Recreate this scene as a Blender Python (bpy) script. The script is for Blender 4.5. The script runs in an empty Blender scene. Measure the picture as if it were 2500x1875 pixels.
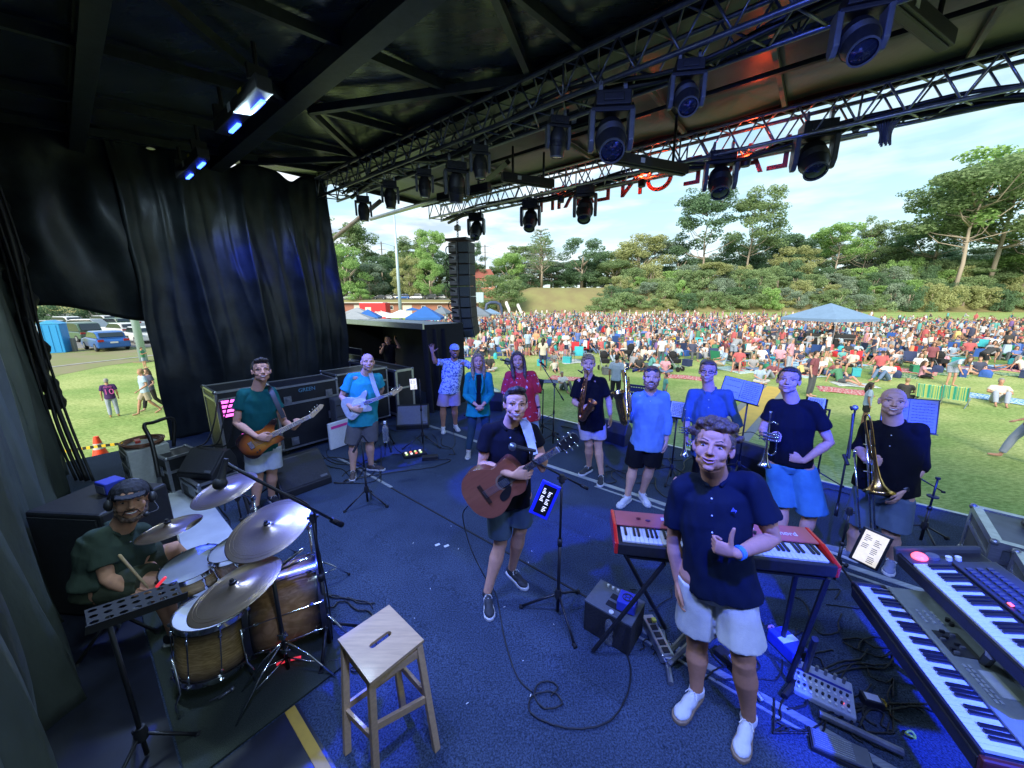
import bpy, bmesh, math, random
import numpy as np
from mathutils import Vector, Matrix, noise
R = math.radians
random.seed(7)
S = bpy.context.scene
C = S.collection
# ------------------------------------------------------------------ camera, world, sun, exposure
F, PIT = 890.0, R(12.8)
CP, SP = math.cos(PIT), math.sin(PIT)
CAM = Vector((0, 0, 2.45))
GZ = -1.25                                   # level of the playing field (stage deck is z = 0)
cam = bpy.data.cameras.new('camera'); camo = bpy.data.objects.new('camera', cam); C.objects.link(camo)
cam.sensor_width = 36; cam.lens = F/2500*36; cam.clip_end = 3000; cam.clip_start = .02
camo.location = CAM; camo.rotation_euler = (R(90)-PIT, 0, 0); S.camera = camo
S.view_settings.view_transform = 'Standard'; S.view_settings.look = 'None'
S.view_settings.gamma = 1; S.view_settings.exposure = 1.6
S.cycles.use_denoising = True; S.cycles.max_bounces = 6; S.cycles.diffuse_bounces = 4
S.cycles.glossy_bounces = 3; S.cycles.transparent_max_bounces = 8; S.cycles.sample_clamp_indirect = 8
S.cycles.caustics_reflective = False; S.cycles.caustics_refractive = False
W = bpy.data.worlds.new('World'); S.world = W; W.use_nodes = True
SUN_EL, SUN_AZ = R(34), R(-155)              # azimuth measured clockwise from +Y
def world():
 nt = W.node_tree; nt.nodes.clear(); N = nt.nodes.new; L = nt.links.new
 out = N('ShaderNodeOutputWorld'); bg = N('ShaderNodeBackground'); bg.inputs[1].default_value = .085
 sky = N('ShaderNodeTexSky'); sky.sky_type = 'NISHITA'; sky.sun_disc = False
 sky.sun_elevation = SUN_EL; sky.sun_rotation = SUN_AZ; sky.air_density = 1.0; sky.dust_density = .6; sky.ozone_density = 1.2
 tc = N('ShaderNodeTexCoord'); mp = N('ShaderNodeMapping'); mp.inputs['Scale'].default_value = (1.6, 1.6, 7)
 L(tc.outputs['Generated'], mp.inputs[0])
 n1 = N('ShaderNodeTexNoise'); n1.inputs['Scale'].default_value = 2.1; n1.inputs['Detail'].default_value = 9; n1.inputs['Roughness'].default_value = .58; n1.inputs['Distortion'].default_value = .35
 L(mp.outputs[0], n1.inputs[0])
 r1 = N('ShaderNodeValToRGB'); r1.color_ramp.elements[0].position = .38; r1.color_ramp.elements[1].position = .58
 L(n1.outputs[0], r1.inputs[0])
 sx = N('ShaderNodeSeparateXYZ'); L(tc.outputs['Generated'], sx.inputs[0])
 mr = N('ShaderNodeMapRange'); mr.inputs[1].default_value = .62; mr.inputs[2].default_value = -.35; mr.inputs[3].default_value = .35; mr.inputs[4].default_value = .95
 L(sx.outputs[0], mr.inputs[0])
 mu = N('ShaderNodeMath'); mu.operation = 'MULTIPLY'; L(r1.outputs[0], mu.inputs[0]); L(mr.outputs[0], mu.inputs[1])
 n2 = N('ShaderNodeTexNoise'); n2.inputs['Scale'].default_value = 5; n2.inputs['Detail'].default_value = 6
 L(mp.outputs[0], n2.inputs[0])
 r2 = N('ShaderNodeValToRGB'); e = r2.color_ramp.elements; e[0].position = .38; e[0].color = (2.6, 3.1, 3.9, 1); e[1].position = .6; e[1].color = (5.2, 5.4, 5.6, 1)
 L(n2.outputs[0], r2.inputs[0])
 tint = N('ShaderNodeMixRGB'); tint.blend_type = 'MULTIPLY'; tint.inputs[0].default_value = 1; tint.inputs[2].default_value = (.92, 1.18, 1.08, 1)
 L(sky.outputs[0], tint.inputs[1])
 gr = N('ShaderNodeValToRGB'); e = gr.color_ramp.elements; e[0].position = 0; e[0].color = (4.3, 4.9, 4.9, 1); e[1].position = .5; e[1].color = (1.0, 2.4, 3.9, 1); x = e.new(.18); x.color = (2.7, 4.1, 4.7, 1)
 L(sx.outputs[2], gr.inputs[0]); bl = N('ShaderNodeMixRGB'); bl.inputs[0].default_value = .8; L(tint.outputs[0], bl.inputs[1]); L(gr.outputs[0], bl.inputs[2])
 mx = N('ShaderNodeMixRGB'); L(mu.outputs[0], mx.inputs[0]); L(bl.outputs[0], mx.inputs[1]); L(r2.outputs[0], mx.inputs[2])
 L(mx.outputs[0], bg.inputs[0]); L(bg.outputs[0], out.inputs[0])
world()
sl = bpy.data.lights.new('sun', 'SUN'); sl.energy = 2.2; sl.angle = R(35); sl.color = (1, .93, .80)
slo = bpy.data.objects.new('sun', sl); C.objects.link(slo)
slo.rotation_euler = (Vector((math.sin(SUN_AZ)*math.cos(SUN_EL), math.cos(SUN_AZ)*math.cos(SUN_EL), math.sin(SUN_EL)))).to_track_quat('Z', 'Y').to_euler()
# ------------------------------------------------------------------ projection helpers and stage frame
def ray(px, py):
 dx, dy = (px-1250)/F, (937.5-py)/F
 return Vector((dx, CP+dy*SP, -SP+dy*CP))
def P(px, py, z=0.0):                        # the point at height z seen at photo pixel px, py
 r = ray(px, py); return CAM+r*((z-CAM.z)/r.z)
def D(px, py, d):                            # the point at forward depth d
 return CAM+ray(px, py)*d
def depth(p): v = Vector(p)-CAM; return v.y*CP-v.z*SP
def proj(p):
 v = Vector(p)-CAM; d = v.y*CP-v.z*SP; u = v.y*SP+v.z*CP
 return 1250+F*v.x/d, 937.5-F*u/d
SA = math.atan2(-.635, .772)                 # stage frame: u along the front edge, v towards the audience
U = Vector((math.cos(SA), math.sin(SA), 0)); V = Vector((-math.sin(SA), math.cos(SA), 0))
SM = Matrix.Rotation(SA, 4, 'Z')
def ST(u, v, z=0.0): return U*u+V*v+Vector((0, 0, z))
def SV(px, py, v):                           # point on the plane v = const
 r = ray(px, py); t = v/r.dot(V); return CAM+r*t - V*0
def SUu(px, py, u):
 r = ray(px, py); t = (u)/r.dot(U); return CAM+r*t
# ------------------------------------------------------------------ materials
MATS = {}
def lin(c):
 if isinstance(c, str):
  c = [int(c[i:i+2], 16)/255 for i in (0, 2, 4)]
  c = [x/12.92 if x <= .04045 else ((x+.055)/1.055)**2.4 for x in c]
 return (c[0], c[1], c[2], 1)
def mat(name, col, rough=.6, metal=0, var=.12, scale=30, bump=0, bscale=None, col2=None, spec=.5, emit=None, es=0, objcol=False, alpha=None, thr=None, stretch=None, sheen=0, trans=0, coat=0):
 if name in MATS: return MATS[name]
 m = bpy.data.materials.new(name); m.use_nodes = True; nt = m.node_tree; N = nt.nodes.new; L = nt.links.new
 b = nt.nodes['Principled BSDF']; b.inputs['Roughness'].default_value = rough; b.inputs['Metallic'].default_value = metal
 b.inputs['Specular IOR Level'].default_value = spec
 if sheen: b.inputs['Sheen Weight'].default_value = sheen
 if trans: b.inputs['Transmission Weight'].default_value = trans
 if coat: b.inputs['Coat Weight'].default_value = coat; b.inputs['Coat Roughness'].default_value = .12
 tc = N('ShaderNodeTexCoord'); mp = N('ShaderNodeMapping'); L(tc.outputs['Object'], mp.inputs[0])
 if stretch: mp.inputs['Scale'].default_value = stretch
 n = N('ShaderNodeTexNoise'); n.inputs['Scale'].default_value = scale; n.inputs['Detail'].default_value = 5; n.inputs['Roughness'].default_value = .6
 L(mp.outputs[0], n.inputs[0])
 c = lin(col); src = None
 if objcol:
  oi = N('ShaderNodeObjectInfo'); src = oi.outputs['Color']
 r = N('ShaderNodeValToRGB'); e = r.color_ramp.elements
 if thr: e[0].position, e[1].position = thr
 else: e[0].position, e[1].position = .3, .7
 L(n.outputs[0], r.inputs[0])
 if src or col2 is None:
  e[0].color = (1-var,)*3+(1,); e[1].color = (1+var,)*3+(1,)
  mx = N('ShaderNodeMixRGB'); mx.blend_type = 'MULTIPLY'; mx.inputs[0].default_value = 1
  if src: L(src, mx.inputs[1])
  else: mx.inputs[1].default_value = c
  L(r.outputs[0], mx.inputs[2]); L(mx.outputs[0], b.inputs['Base Color'])
 else:
  e[0].color = c; e[1].color = lin(col2); L(r.outputs[0], b.inputs['Base Color'])
 if bump:
  n2 = N('ShaderNodeTexNoise'); n2.inputs['Scale'].default_value = bscale or scale*2; n2.inputs['Detail'].default_value = 4; L(mp.outputs[0], n2.inputs[0])
  bp = N('ShaderNodeBump'); bp.inputs['Strength'].default_value = bump; bp.inputs['Distance'].default_value = .02
  L(n2.outputs[0], bp.inputs['Height']); L(bp.outputs[0], b.inputs['Normal'])
 if emit is not None:
  b.inputs['Emission Color'].default_value = lin(emit); b.inputs['Emission Strength'].default_value = es
 MATS[name] = m; return m
BK = mat('black_powdercoat', (.012, .012, .014), .42, var=.3, scale=60)
BKP = mat('black_plastic', (.016, .016, .018), .5, var=.3, scale=40, bump=.1, bscale=300)
BKM = mat('black_matt_cloth', (.010, .010, .012), .85, var=.4, scale=12, bump=.3, bscale=60)
CHR = mat('chrome', (.75, .76, .8), .14, 1, var=.06, scale=8)
ALU = mat('brushed_aluminium', (.5, .51, .54), .36, .9, var=.2, scale=14, bump=.08, stretch=(1, 1, 12))
STEEL = mat('worn_steel', (.30, .31, .33), .42, .8, var=.35, scale=9)
WHP = mat('white_plastic', (.72, .73, .72), .45, var=.06)
RUB = mat('black_rubber', (.01, .01, .01), .8, var=.2)
BRASS = mat('lacquered_brass', (.55, .34, .12), .24, 1, var=.2, scale=25)
SILV = mat('silver_plate', (.7, .7, .72), .16, 1, var=.08, scale=20)
WOODL = mat('pale_birch', (.52, .34, .17), .5, var=.14, scale=7, stretch=(1, 9, 9), bump=.06, coat=.1)
CASEB = mat('flight_case_laminate', (.013, .014, .017), .42, var=.5, scale=5, bump=.15, bscale=130)
CABLE = mat('black_cable', (.012, .012, .013), .5, var=.2)
WHC = mat('white_paper', (.75, .74, .68), .7, var=.05)
# ------------------------------------------------------------------ mesh builder
class MB:
 def __init__(s): s.v = []; s.f = []; s.m = []; s.M = Matrix()
 def add(s, vs, fs, mi=0, M=None):
  T = s.M @ M if M is not None else s.M
  o = len(s.v); s.v += [tuple(T @ Vector(p)) for p in vs]
  s.f += [tuple(i+o for i in f) for f in fs]
  s.m += [mi]*len(fs); return s
 def box(s, c, d, rz=0, mi=0, rot=None):
  x, y, z = d[0]/2, d[1]/2, d[2]/2
  vs = [(a, b, e) for a in (-x, x) for b in (-y, y) for e in (-z, z)]
  M = Matrix.Translation(c) @ (rot.to_4x4() if rot is not None else Matrix.Rotation(rz, 4, 'Z'))
  return s.add(vs, [(0, 1, 3, 2), (4, 6, 7, 5), (0, 4, 5, 1), (2, 3, 7, 6), (0, 2, 6, 4), (1, 5, 7, 3)], mi, M)
 def tube(s, pts, r, seg=8, mi=0, caps=True, flat=None, round_=False):
  pts = [Vector(p) for p in pts]; n = len(pts)
  rs = list(r) if hasattr(r, '__len__') else [r]*n
  if round_:                                            # hemispherical ends
   d0 = (pts[0]-pts[1]).normalized(); d1 = (pts[-1]-pts[-2]).normalized(); q0, q1, r0, r1 = pts[0], pts[-1], rs[0], rs[-1]
   pts = [q0+d0*r0*.92, q0+d0*r0*.6]+pts+[q1+d1*r1*.6, q1+d1*r1*.92]; rs = [r0*.36, r0*.8]+rs+[r1*.8, r1*.36]; n += 4
  t = (pts[1]-pts[0]).normalized(); a = Vector((0, 0, 1)) if abs(t.z) < .9 else Vector((0, 1, 0))
  nrm = (a-t*a.dot(t)).normalized(); vs = []; fs = []
  if flat is not None: fl = Vector(flat)
  for i, p in enumerate(pts):
   if i == 0: t = pts[1]-pts[0]
   elif i == n-1: t = pts[-1]-pts[-2]
   else: t = (pts[i+1]-pts[i]).normalized()+(pts[i]-pts[i-1]).normalized()
   if t.length < 1e-9: t = Vector((0, 0, 1))
   t.normalize(); nrm = nrm-t*nrm.dot(t)
   if nrm.length < 1e-6: nrm = t.orthogonal()
   nrm.normalize(); b = t.cross(nrm)
   for k in range(seg):
    an = 2*math.pi*k/seg; vs.append(p+(nrm*math.cos(an)+b*math.sin(an))*rs[i])
  for i in range(n-1):
   for k in range(seg):
    k2 = (k+1) % seg; fs.append((i*seg+k, i*seg+k2, (i+1)*seg+k2, (i+1)*seg+k))
  if caps: fs.append(tuple(range(seg-1, -1, -1))); fs.append(tuple((n-1)*seg+k for k in range(seg)))
  return s.add(vs, fs, mi)
 def rings(s, rr, seg=16, mi=0):                           # rr: (centre, rx, ry[, tilt matrix])
  vs = []; fs = []; n = len(rr)
  for q in rr:
   c, rx, ry = Vector(q[0]), q[1], q[2]; Tm = q[3] if len(q) > 3 else None
   for k in range(seg):
    an = 2*math.pi*k/seg; o = Vector((rx*math.cos(an), ry*math.sin(an), 0))
    if Tm is not None: o = Tm @ o
    vs.append(c+o)
  for i in range(n-1):
   for k in range(seg):
    k2 = (k+1) % seg; fs.append((i*seg+k, i*seg+k2, (i+1)*seg+k2, (i+1)*seg+k))
  fs.append(tuple(range(seg-1, -1, -1))); fs.append(tuple((n-1)*seg+k for k in range(seg)))
  return s.add(vs, fs, mi)
 def ell(s, c, r, seg=12, mi=0, rot=None):
  r = (r, r, r) if not hasattr(r, '__len__') else r
  vs = [(0, 0, r[2])]; fs = []; nr = max(4, seg//2)
  for i in range(1, nr):
   th = math.pi*i/nr
   for k in range(seg):
    an = 2*math.pi*k/seg; vs.append((r[0]*math.sin(th)*math.cos(an), r[1]*math.sin(th)*math.sin(an), r[2]*math.cos(th)))
  vs.append((0, 0, -r[2])); L_ = len(vs)-1
  for k in range(seg):
   k2 = (k+1) % seg; fs.append((0, 1+k, 1+k2)); fs.append((L_, L_-seg+k2, L_-seg+k))
   for i in range(nr-2):
    a = 1+i*seg; fs.append((a+k, a+seg+k, a+seg+k2, a+k2))
  M = Matrix.Translation(c)
  if rot is not None: M = M @ rot.to_4x4()
  return s.add(vs, fs, mi, M)
 def lathe(s, prof, seg=24, mi=0, M=None):                 # prof: (r, z) list, about local z
  vs = []; fs = []; n = len(prof)
  for (r, z) in prof:
   for k in range(seg):
    an = 2*math.pi*k/seg; vs.append((r*math.cos(an), r*math.sin(an), z))
  for i in range(n-1):
   for k in range(seg):
    k2 = (k+1) % seg; fs.append((i*seg+k, i*seg+k2, (i+1)*seg+k2, (i+1)*seg+k))
  return s.add(vs, fs, mi, M)
 def prism(s, out, th, mi=0, M=None):                      # outline in x,y, extruded -th/2..th/2 in z
  n = len(out); vs = [(x, y, -th/2) for x, y in out]+[(x, y, th/2) for x, y in out]
  fs = [tuple(range(n-1, -1, -1)), tuple(range(n, 2*n))]+[(i, (i+1) % n, n+(i+1) % n, n+i) for i in range(n)]
  return s.add(vs, fs, mi, M)
 def quad(s, a, b, c, d, mi=0): return s.add([a, b, c, d], [(0, 1, 2, 3)], mi)
 def build(s, name, mats, parent=None, smooth=False, bevel=0, weld=False):
  me = bpy.data.meshes.new(name); me.from_pydata(s.v, [], s.f)
  for m in (mats if isinstance(mats, (list, tuple)) else [mats]): me.materials.append(m)
  me.polygons.foreach_set('material_index', s.m)
  if smooth: me.polygons.foreach_set('use_smooth', [True]*len(me.polygons))
  me.update(); o = bpy.data.objects.new(name, me); C.objects.link(o)
  if parent is not None: o.parent = parent
  if smooth == 'auto':
   for p in me.polygons: p.use_smooth = True
   try: me.set_sharp_from_angle(angle=R(35))
   except Exception: pass
  if bevel:
   b = o.modifiers.new('bevel', 'BEVEL'); b.width = bevel; b.segments = 2; b.limit_method = 'ANGLE'
  return o
def tag(o, label=None, cat=None, group=None, kind=None):
 if label: o['label'] = ' '.join(label.split()[:16])
 if cat: o['category'] = cat
 if group: o['group'] = group
 if kind: o['kind'] = kind
 return o
def thing(name, label, cat, loc=(0, 0, 0), rz=0, group=None, M=None):
 o = bpy.data.objects.new(name, None); C.objects.link(o); o.empty_display_size = .1
 if M is not None: o.matrix_world = M
 else: o.location = loc; o.rotation_euler = (0, 0, rz)
 return tag(o, label, cat, group)
def catmull(pts, n=6):
 pts = [Vector(p) for p in pts]
 if len(pts) < 3: return pts
 q = [pts[0]]+pts+[pts[-1]]; out = []
 for i in range(1, len(q)-2):
  for k in range(n):
   t = k/n; a, b, c, d = q[i-1], q[i], q[i+1], q[i+2]
   out.append(.5*((2*b)+(c-a)*t+(2*a-5*b+4*c-d)*t*t+(3*b-a-3*c+d)*t**3))
 return out+[pts[-1]]
def axes(origin, x, y):                                       # matrix from an x axis and an approximate y axis
 x = Vector(x).normalized(); z = x.cross(Vector(y)).normalized(); y = z.cross(x)
 M = Matrix((x, y, z)).transposed().to_4x4(); M.translation = Vector(origin); return M
def text(body, size, M, m, parent, name='lettering', ext=.002, align='CENTER'):
 cu = bpy.data.curves.new(name, 'FONT'); cu.body = body; cu.size = size; cu.extrude = ext; cu.align_x = align; cu.align_y = 'CENTER'
 c_ = bpy.data.objects.new(name, cu); C.objects.link(c_); me = bpy.data.meshes.new_from_object(c_.evaluated_get(bpy.context.evaluated_depsgraph_get())); bpy.data.objects.remove(c_); me.materials.clear(); me.materials.append(m); o = bpy.data.objects.new(name, me); C.objects.link(o)
 if parent is not None: o.parent = parent
 o.matrix_local = M; return o
def bake(o):                                                  # replace modifiers by their result
 dg = bpy.context.evaluated_depsgraph_get(); me = bpy.data.meshes.new_from_object(o.evaluated_get(dg))
 old = o.data; o.modifiers.clear(); o.data = me; bpy.data.meshes.remove(old); me.name = o.name; return o
def organic(mb, name, mats, parent=None, vox=.008, sm=3, disp=0, dscale=8, dst=(1, 1, .35)):
 o = mb.build(name, mats, None)
 r = o.modifiers.new('r', 'REMESH'); r.mode = 'VOXEL'; r.voxel_size = vox; r.use_smooth_shade = True
 if sm: k = o.modifiers.new('s', 'SMOOTH'); k.factor = .5; k.iterations = sm
 bake(o); me = o.data
 if disp:
  n = len(me.vertices); co = np.empty(n*3, 'f'); me.vertices.foreach_get('co', co); co = co.reshape(-1, 3)
  no = np.empty(n*3, 'f'); me.vertices.foreach_get('normal', no); no = no.reshape(-1, 3)
  off = random.uniform(0, 50)
  d = np.array([noise.noise(Vector((c[0]*dscale*dst[0]+off, c[1]*dscale*dst[1], c[2]*dscale*dst[2]))) +.45*noise.noise(Vector((c[0]*dscale*2.3*dst[0]+off, c[1]*dscale*2.3, c[2]*dscale*2.3*dst[2]+c[0]*6))) for c in co])
  co += no*(d*disp)[:, None]; me.vertices.foreach_set('co', co.ravel()); me.update()
 if parent is not None: o.parent = parent
 return o
# ------------------------------------------------------------------ materials of the place
def grass_mat():
 m = bpy.data.materials.new('mown_grass'); m.use_nodes = True; nt = m.node_tree; N = nt.nodes.new; L = nt.links.new; b = nt.nodes['Principled BSDF']
 b.inputs['Roughness'].default_value = .9; b.inputs['Specular IOR Level'].default_value = .1
 tc = N('ShaderNodeTexCoord')
 def noi(s, d=5, sc=(1, 1, 1)):
  mp = N('ShaderNodeMapping'); mp.inputs['Scale'].default_value = sc; mp.inputs['Rotation'].default_value = (0, 0, .5); L(tc.outputs['Object'], mp.inputs[0])
  n = N('ShaderNodeTexNoise'); n.inputs['Scale'].default_value = s; n.inputs['Detail'].default_value = d; L(mp.outputs[0], n.inputs[0]); return n.outputs[0]
 def ramp(src, p0, c0, p1, c1):
  r = N('ShaderNodeValToRGB'); e = r.color_ramp.elements; e[0].position = p0; e[0].color = lin(c0); e[1].position = p1; e[1].color = lin(c1); L(src, r.inputs[0]); return r.outputs[0]
 a = ramp(noi(9, 8, (1, 2.4, 1)), .36, (.20, .275, .088), .64, (.36, .44, .175))
 c = ramp(noi(.25, 6, (1, 2, 1)), .40, (.75, .85, .7), .62, (1.25, 1.12, 1.15)); d = ramp(noi(60, 3), .3, (.72, .72, .72), .7, (1.28, 1.28, 1.2))
 x = N('ShaderNodeMixRGB'); x.blend_type = 'MULTIPLY'; x.inputs[0].default_value = 1; L(a, x.inputs[1]); L(c, x.inputs[2])
 y = N('ShaderNodeMixRGB'); y.blend_type = 'MULTIPLY'; y.inputs[0].default_value = 1; L(x.outputs[0], y.inputs[1]); L(d, y.inputs[2]); L(y.outputs[0], b.inputs['Base Color'])
 bp = N('ShaderNodeBump'); bp.inputs['Strength'].default_value = .5; bp.inputs['Distance'].default_value = .03; L(noi(40, 5), bp.inputs['Height']); L(bp.outputs[0], b.inputs['Normal']); return m
GRASS = grass_mat()
BANK = mat('dry_bank_grass', (.20, .165, .085), .95, col2=(.25, .25, .10), scale=.12, bump=.3, bscale=2, spec=.1)
EARTH = mat('bare_earth', (.28, .21, .15), .95, col2=(.20, .19, .10), scale=.5, bump=.4, bscale=3, spec=.1)
ASPH = mat('car_park_asphalt', (.16, .155, .15), .9, col2=(.23, .22, .21), scale=1.2, bump=.2, spec=.2)
VERGE = mat('worn_verge', (.26, .22, .15), .95, col2=(.20, .24, .09), scale=.6, bump=.3, spec=.1)
def carpet_mat():
 m = bpy.data.materials.new('stage_carpet'); m.use_nodes = True; nt = m.node_tree; N = nt.nodes.new; L = nt.links.new; b = nt.nodes['Principled BSDF']
 b.inputs['Roughness'].default_value = .95; b.inputs['Specular IOR Level'].default_value = .12; pass
 tc = N('ShaderNodeTexCoord')
 def noi(s, d, r=.6):
  n = N('ShaderNodeTexNoise'); n.inputs['Scale'].default_value = s; n.inputs['Detail'].default_value = d; n.inputs['Roughness'].default_value = r; L(tc.outputs['Object'], n.inputs[0]); return n.outputs[0]
 def ramp(src, p0, c0, p1, c1):
  r = N('ShaderNodeValToRGB'); e = r.color_ramp.elements; e[0].position = p0; e[0].color = lin(c0); e[1].position = p1; e[1].color = lin(c1); L(src, r.inputs[0]); return r.outputs[0]
 a = ramp(noi(95, 6, .75), .38, (.011, .018, .030), .66, (.082, .114, .178)); c = ramp(noi(1.3, 5), .35, (.78, .80, .82), .65, (1.18, 1.16, 1.14))
 x = N('ShaderNodeMixRGB'); x.blend_type = 'MULTIPLY'; x.inputs[0].default_value = 1; L(a, x.inputs[1]); L(c, x.inputs[2]); L(x.outputs[0], b.inputs['Base Color'])
 bp = N('ShaderNodeBump'); bp.inputs['Strength'].default_value = .7; bp.inputs['Distance'].default_value = .004; L(noi(150, 4), bp.inputs['Height']); L(bp.outputs[0], b.inputs['Normal']); return m
CARPET = carpet_mat()
def struct(name, mb, m, **k): o = mb.build(name, m, None, **k); o['kind'] = 'structure'; return o
def grid(f, nu, nv):
 vs = [f(i/nu, j/nv) for j in range(nv+1) for i in range(nu+1)]; W_ = nu+1
 return vs, [(j*W_+i, j*W_+i+1, (j+1)*W_+i+1, (j+1)*W_+i) for j in range(nv) for i in range(nu)]
# ------------------------------------------------------------------ ground
mb = MB(); g = 900; n = 40
vs, fs = grid(lambda a, b: (-g+2*g*a, -60+(g+60)*b, GZ), n, n); mb.add(vs, fs); struct('playing_field', mb, GRASS)
def bank_h(x):
 return 7.6 if x > 8 else (2.9 if x < -8 else 2.9+4.7*(x+8)/16)
def bank_y(x): return 128 if x > -8 else (118 if x < -22 else 128-10*(-8-x)/14)
def hill_z(x, y):
 yb = bank_y(x); w = 20 if x > 0 else (7 if x < -14 else 7+13*(x+14)/14); t = max(0, min(1, (y-yb)/w)); t2 = t*t*(3-2*t)
 return GZ+(bank_h(x)-GZ)*t2+max(0, y-yb-w)*.030+.25*noise.noise(Vector((x*.08, y*.08, 0)))*t
def hf(a, b):
 x = -240+620*a; y = bank_y(x)-1.0+(b**2.2)*300; z = hill_z(x, y)
 return (x, y, z if b > 0 else GZ-.3)
mb = MB(); vs, fs = grid(hf, 150, 34); mb.add(vs, fs); o = struct('grassy_bank', mb, BANK, smooth=True)
# bare patches on the bank, car parks, verge and the yellow pavers in the grass
def patch(name, poly, m, z, kind='structure', n=1):
 mb = MB(); mb.add([(x, y, z) for x, y in poly], [tuple(range(len(poly)))]); o = mb.build(name, m); o['kind'] = kind; return o
def PG(px, py, z=GZ): p = P(px, py, z); return (p.x, p.y)
# left side seen through the gap in the curtain
pl = [PG(60, 945), PG(150, 915), PG(260, 893), PG(345, 882), PG(420, 872), PG(900, 835)]; pu = [PG(60, 852), PG(250, 850), PG(420, 846), PG(900, 810)]
patch('verge', pl+pu[::-1], VERGE, GZ+.008)
pk = [PG(60, 852), PG(250, 850), PG(420, 846), PG(900, 810), PG(900, 762), PG(400, 758), PG(60, 758)]
patch('car_park', pk, ASPH, GZ+.016)
mb = MB()
for a, b in (((60, 905), (200, 888)), ((200, 888), (345, 872)), ((345, 872), (420, 862))):
 p, q = P(*a, GZ), P(*b, GZ); d = (q-p); n_ = Vector((-d.y, d.x, 0)).normalized()*.16; mb.quad(p-n_+Vector((0, 0, .028)), q-n_+Vector((0, 0, .028)), q+n_+Vector((0, 0, .028)), p+n_+Vector((0, 0, .028)))
struct('drain_strip', mb, mat('drain_concrete', (.33, .33, .31), .9, var=.3, scale=3))
cp = [( -150, 124), (-12, 124), (-12, 150), (-150, 150)]
mb = MB(); vs, fs = grid(lambda a, b: (-170+158*a, 126.5+9*b, hill_z(-170+158*a, 126.5+9*b)+.05), 40, 6); mb.add(vs, fs); struct('upper_car_park_road', mb, ASPH, smooth=True)
ppw = [PG(1790, 1030), PG(1845, 1030), PG(1905, 955), PG(1885, 940)]
mb = MB(); p0, p1 = P(1820, 1020, GZ), P(1893, 945, GZ); d = p1-p0; nn = Vector((-d.y, d.x, 0)).normalized(); p0 = p0-d*.6; up = Vector((0, 0, .012))
mb.quad(p0-nn*.30+up, p1-nn*.30+up, p1+nn*.30+up, p0+nn*.30+up); struct('cable_ramp_path', mb, mat('yellow_ramp', (.62, .42, .06), .6, col2=(.48, .33, .06), scale=3))
up2 = Vector((0, 0, .006)); mb = MB(); mb.quad(p0-nn*.52+up2, p1-nn*.52+up2, p1+nn*.52+up2, p0+nn*.52+up2); struct('cable_ramp_edge_path', mb, mat('grey_ramp', (.20, .21, .22), .7))
# ------------------------------------------------------------------ stage deck
mb = MB(); UL, UR, VB, VF = -8.75, 7.0, -1.2, 6.30
def deck(a, b):
 u = UL+(UR-UL)*a; v = VB+(VF-VB)*b; z = 0
 for vc, am, w in ((.95, .012, .04), (1.35, .016, .045), (1.75, .010, .04), (3.1, .014, .05), (3.55, .010, .04), (5.15, .008, .04)):
  vv = v-vc-.03*math.sin(u*1.3+vc*5); z += am*math.exp(-(vv/w)**2)*(.6+.4*math.sin(u*.8+vc))
 p = ST(u, v, z); return tuple(p)
vs, fs = grid(deck, 30, 420); mb.add(vs, fs); struct('stage_floor', mb, CARPET, smooth=True)
mb = MB(); mb.M = SM; mb.box(((UL+UR)/2, (VB+VF)/2, -.07), (UR-UL-.004, VF-VB, .10)); mb.box(((UL+UR)/2, VF-.05, -.7), (UR-UL-.02, .04, 1.1)); struct('stage_deck_slab', mb, BKP)
mb = MB(); mb.M = SM; mb.box(((UL+UR)/2, VF+.025, -.035), (UR-UL, .05, .10)); struct('stage_edge_trim', mb, ALU)
STRIP = mat('silver_floor_strip', (.33, .36, .38), .5, .4, var=.35, scale=6, stretch=(1, 9, 1))
for v_, u0, u1, w in ((4.33, -6.4, 6.5, .07), (4.20, -2.0, 6.5, .03), (2.43, -5.6, -4.1, .04), (2.41, -.7, 6.5, .05), (2.33, -.7, 6.5, .02)):
 mb = MB(); mb.M = SM; mb.box(((u0+u1)/2, v_, .004), (u1-u0, w, .006)); struct('floor_joint_strip', mb, STRIP)
mb = MB(); mb.M = SM; mb.box((-2.4, 2.42, .004), (3.4, .018, .005)); struct('floor_seam_strip', mb, RUB)
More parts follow.
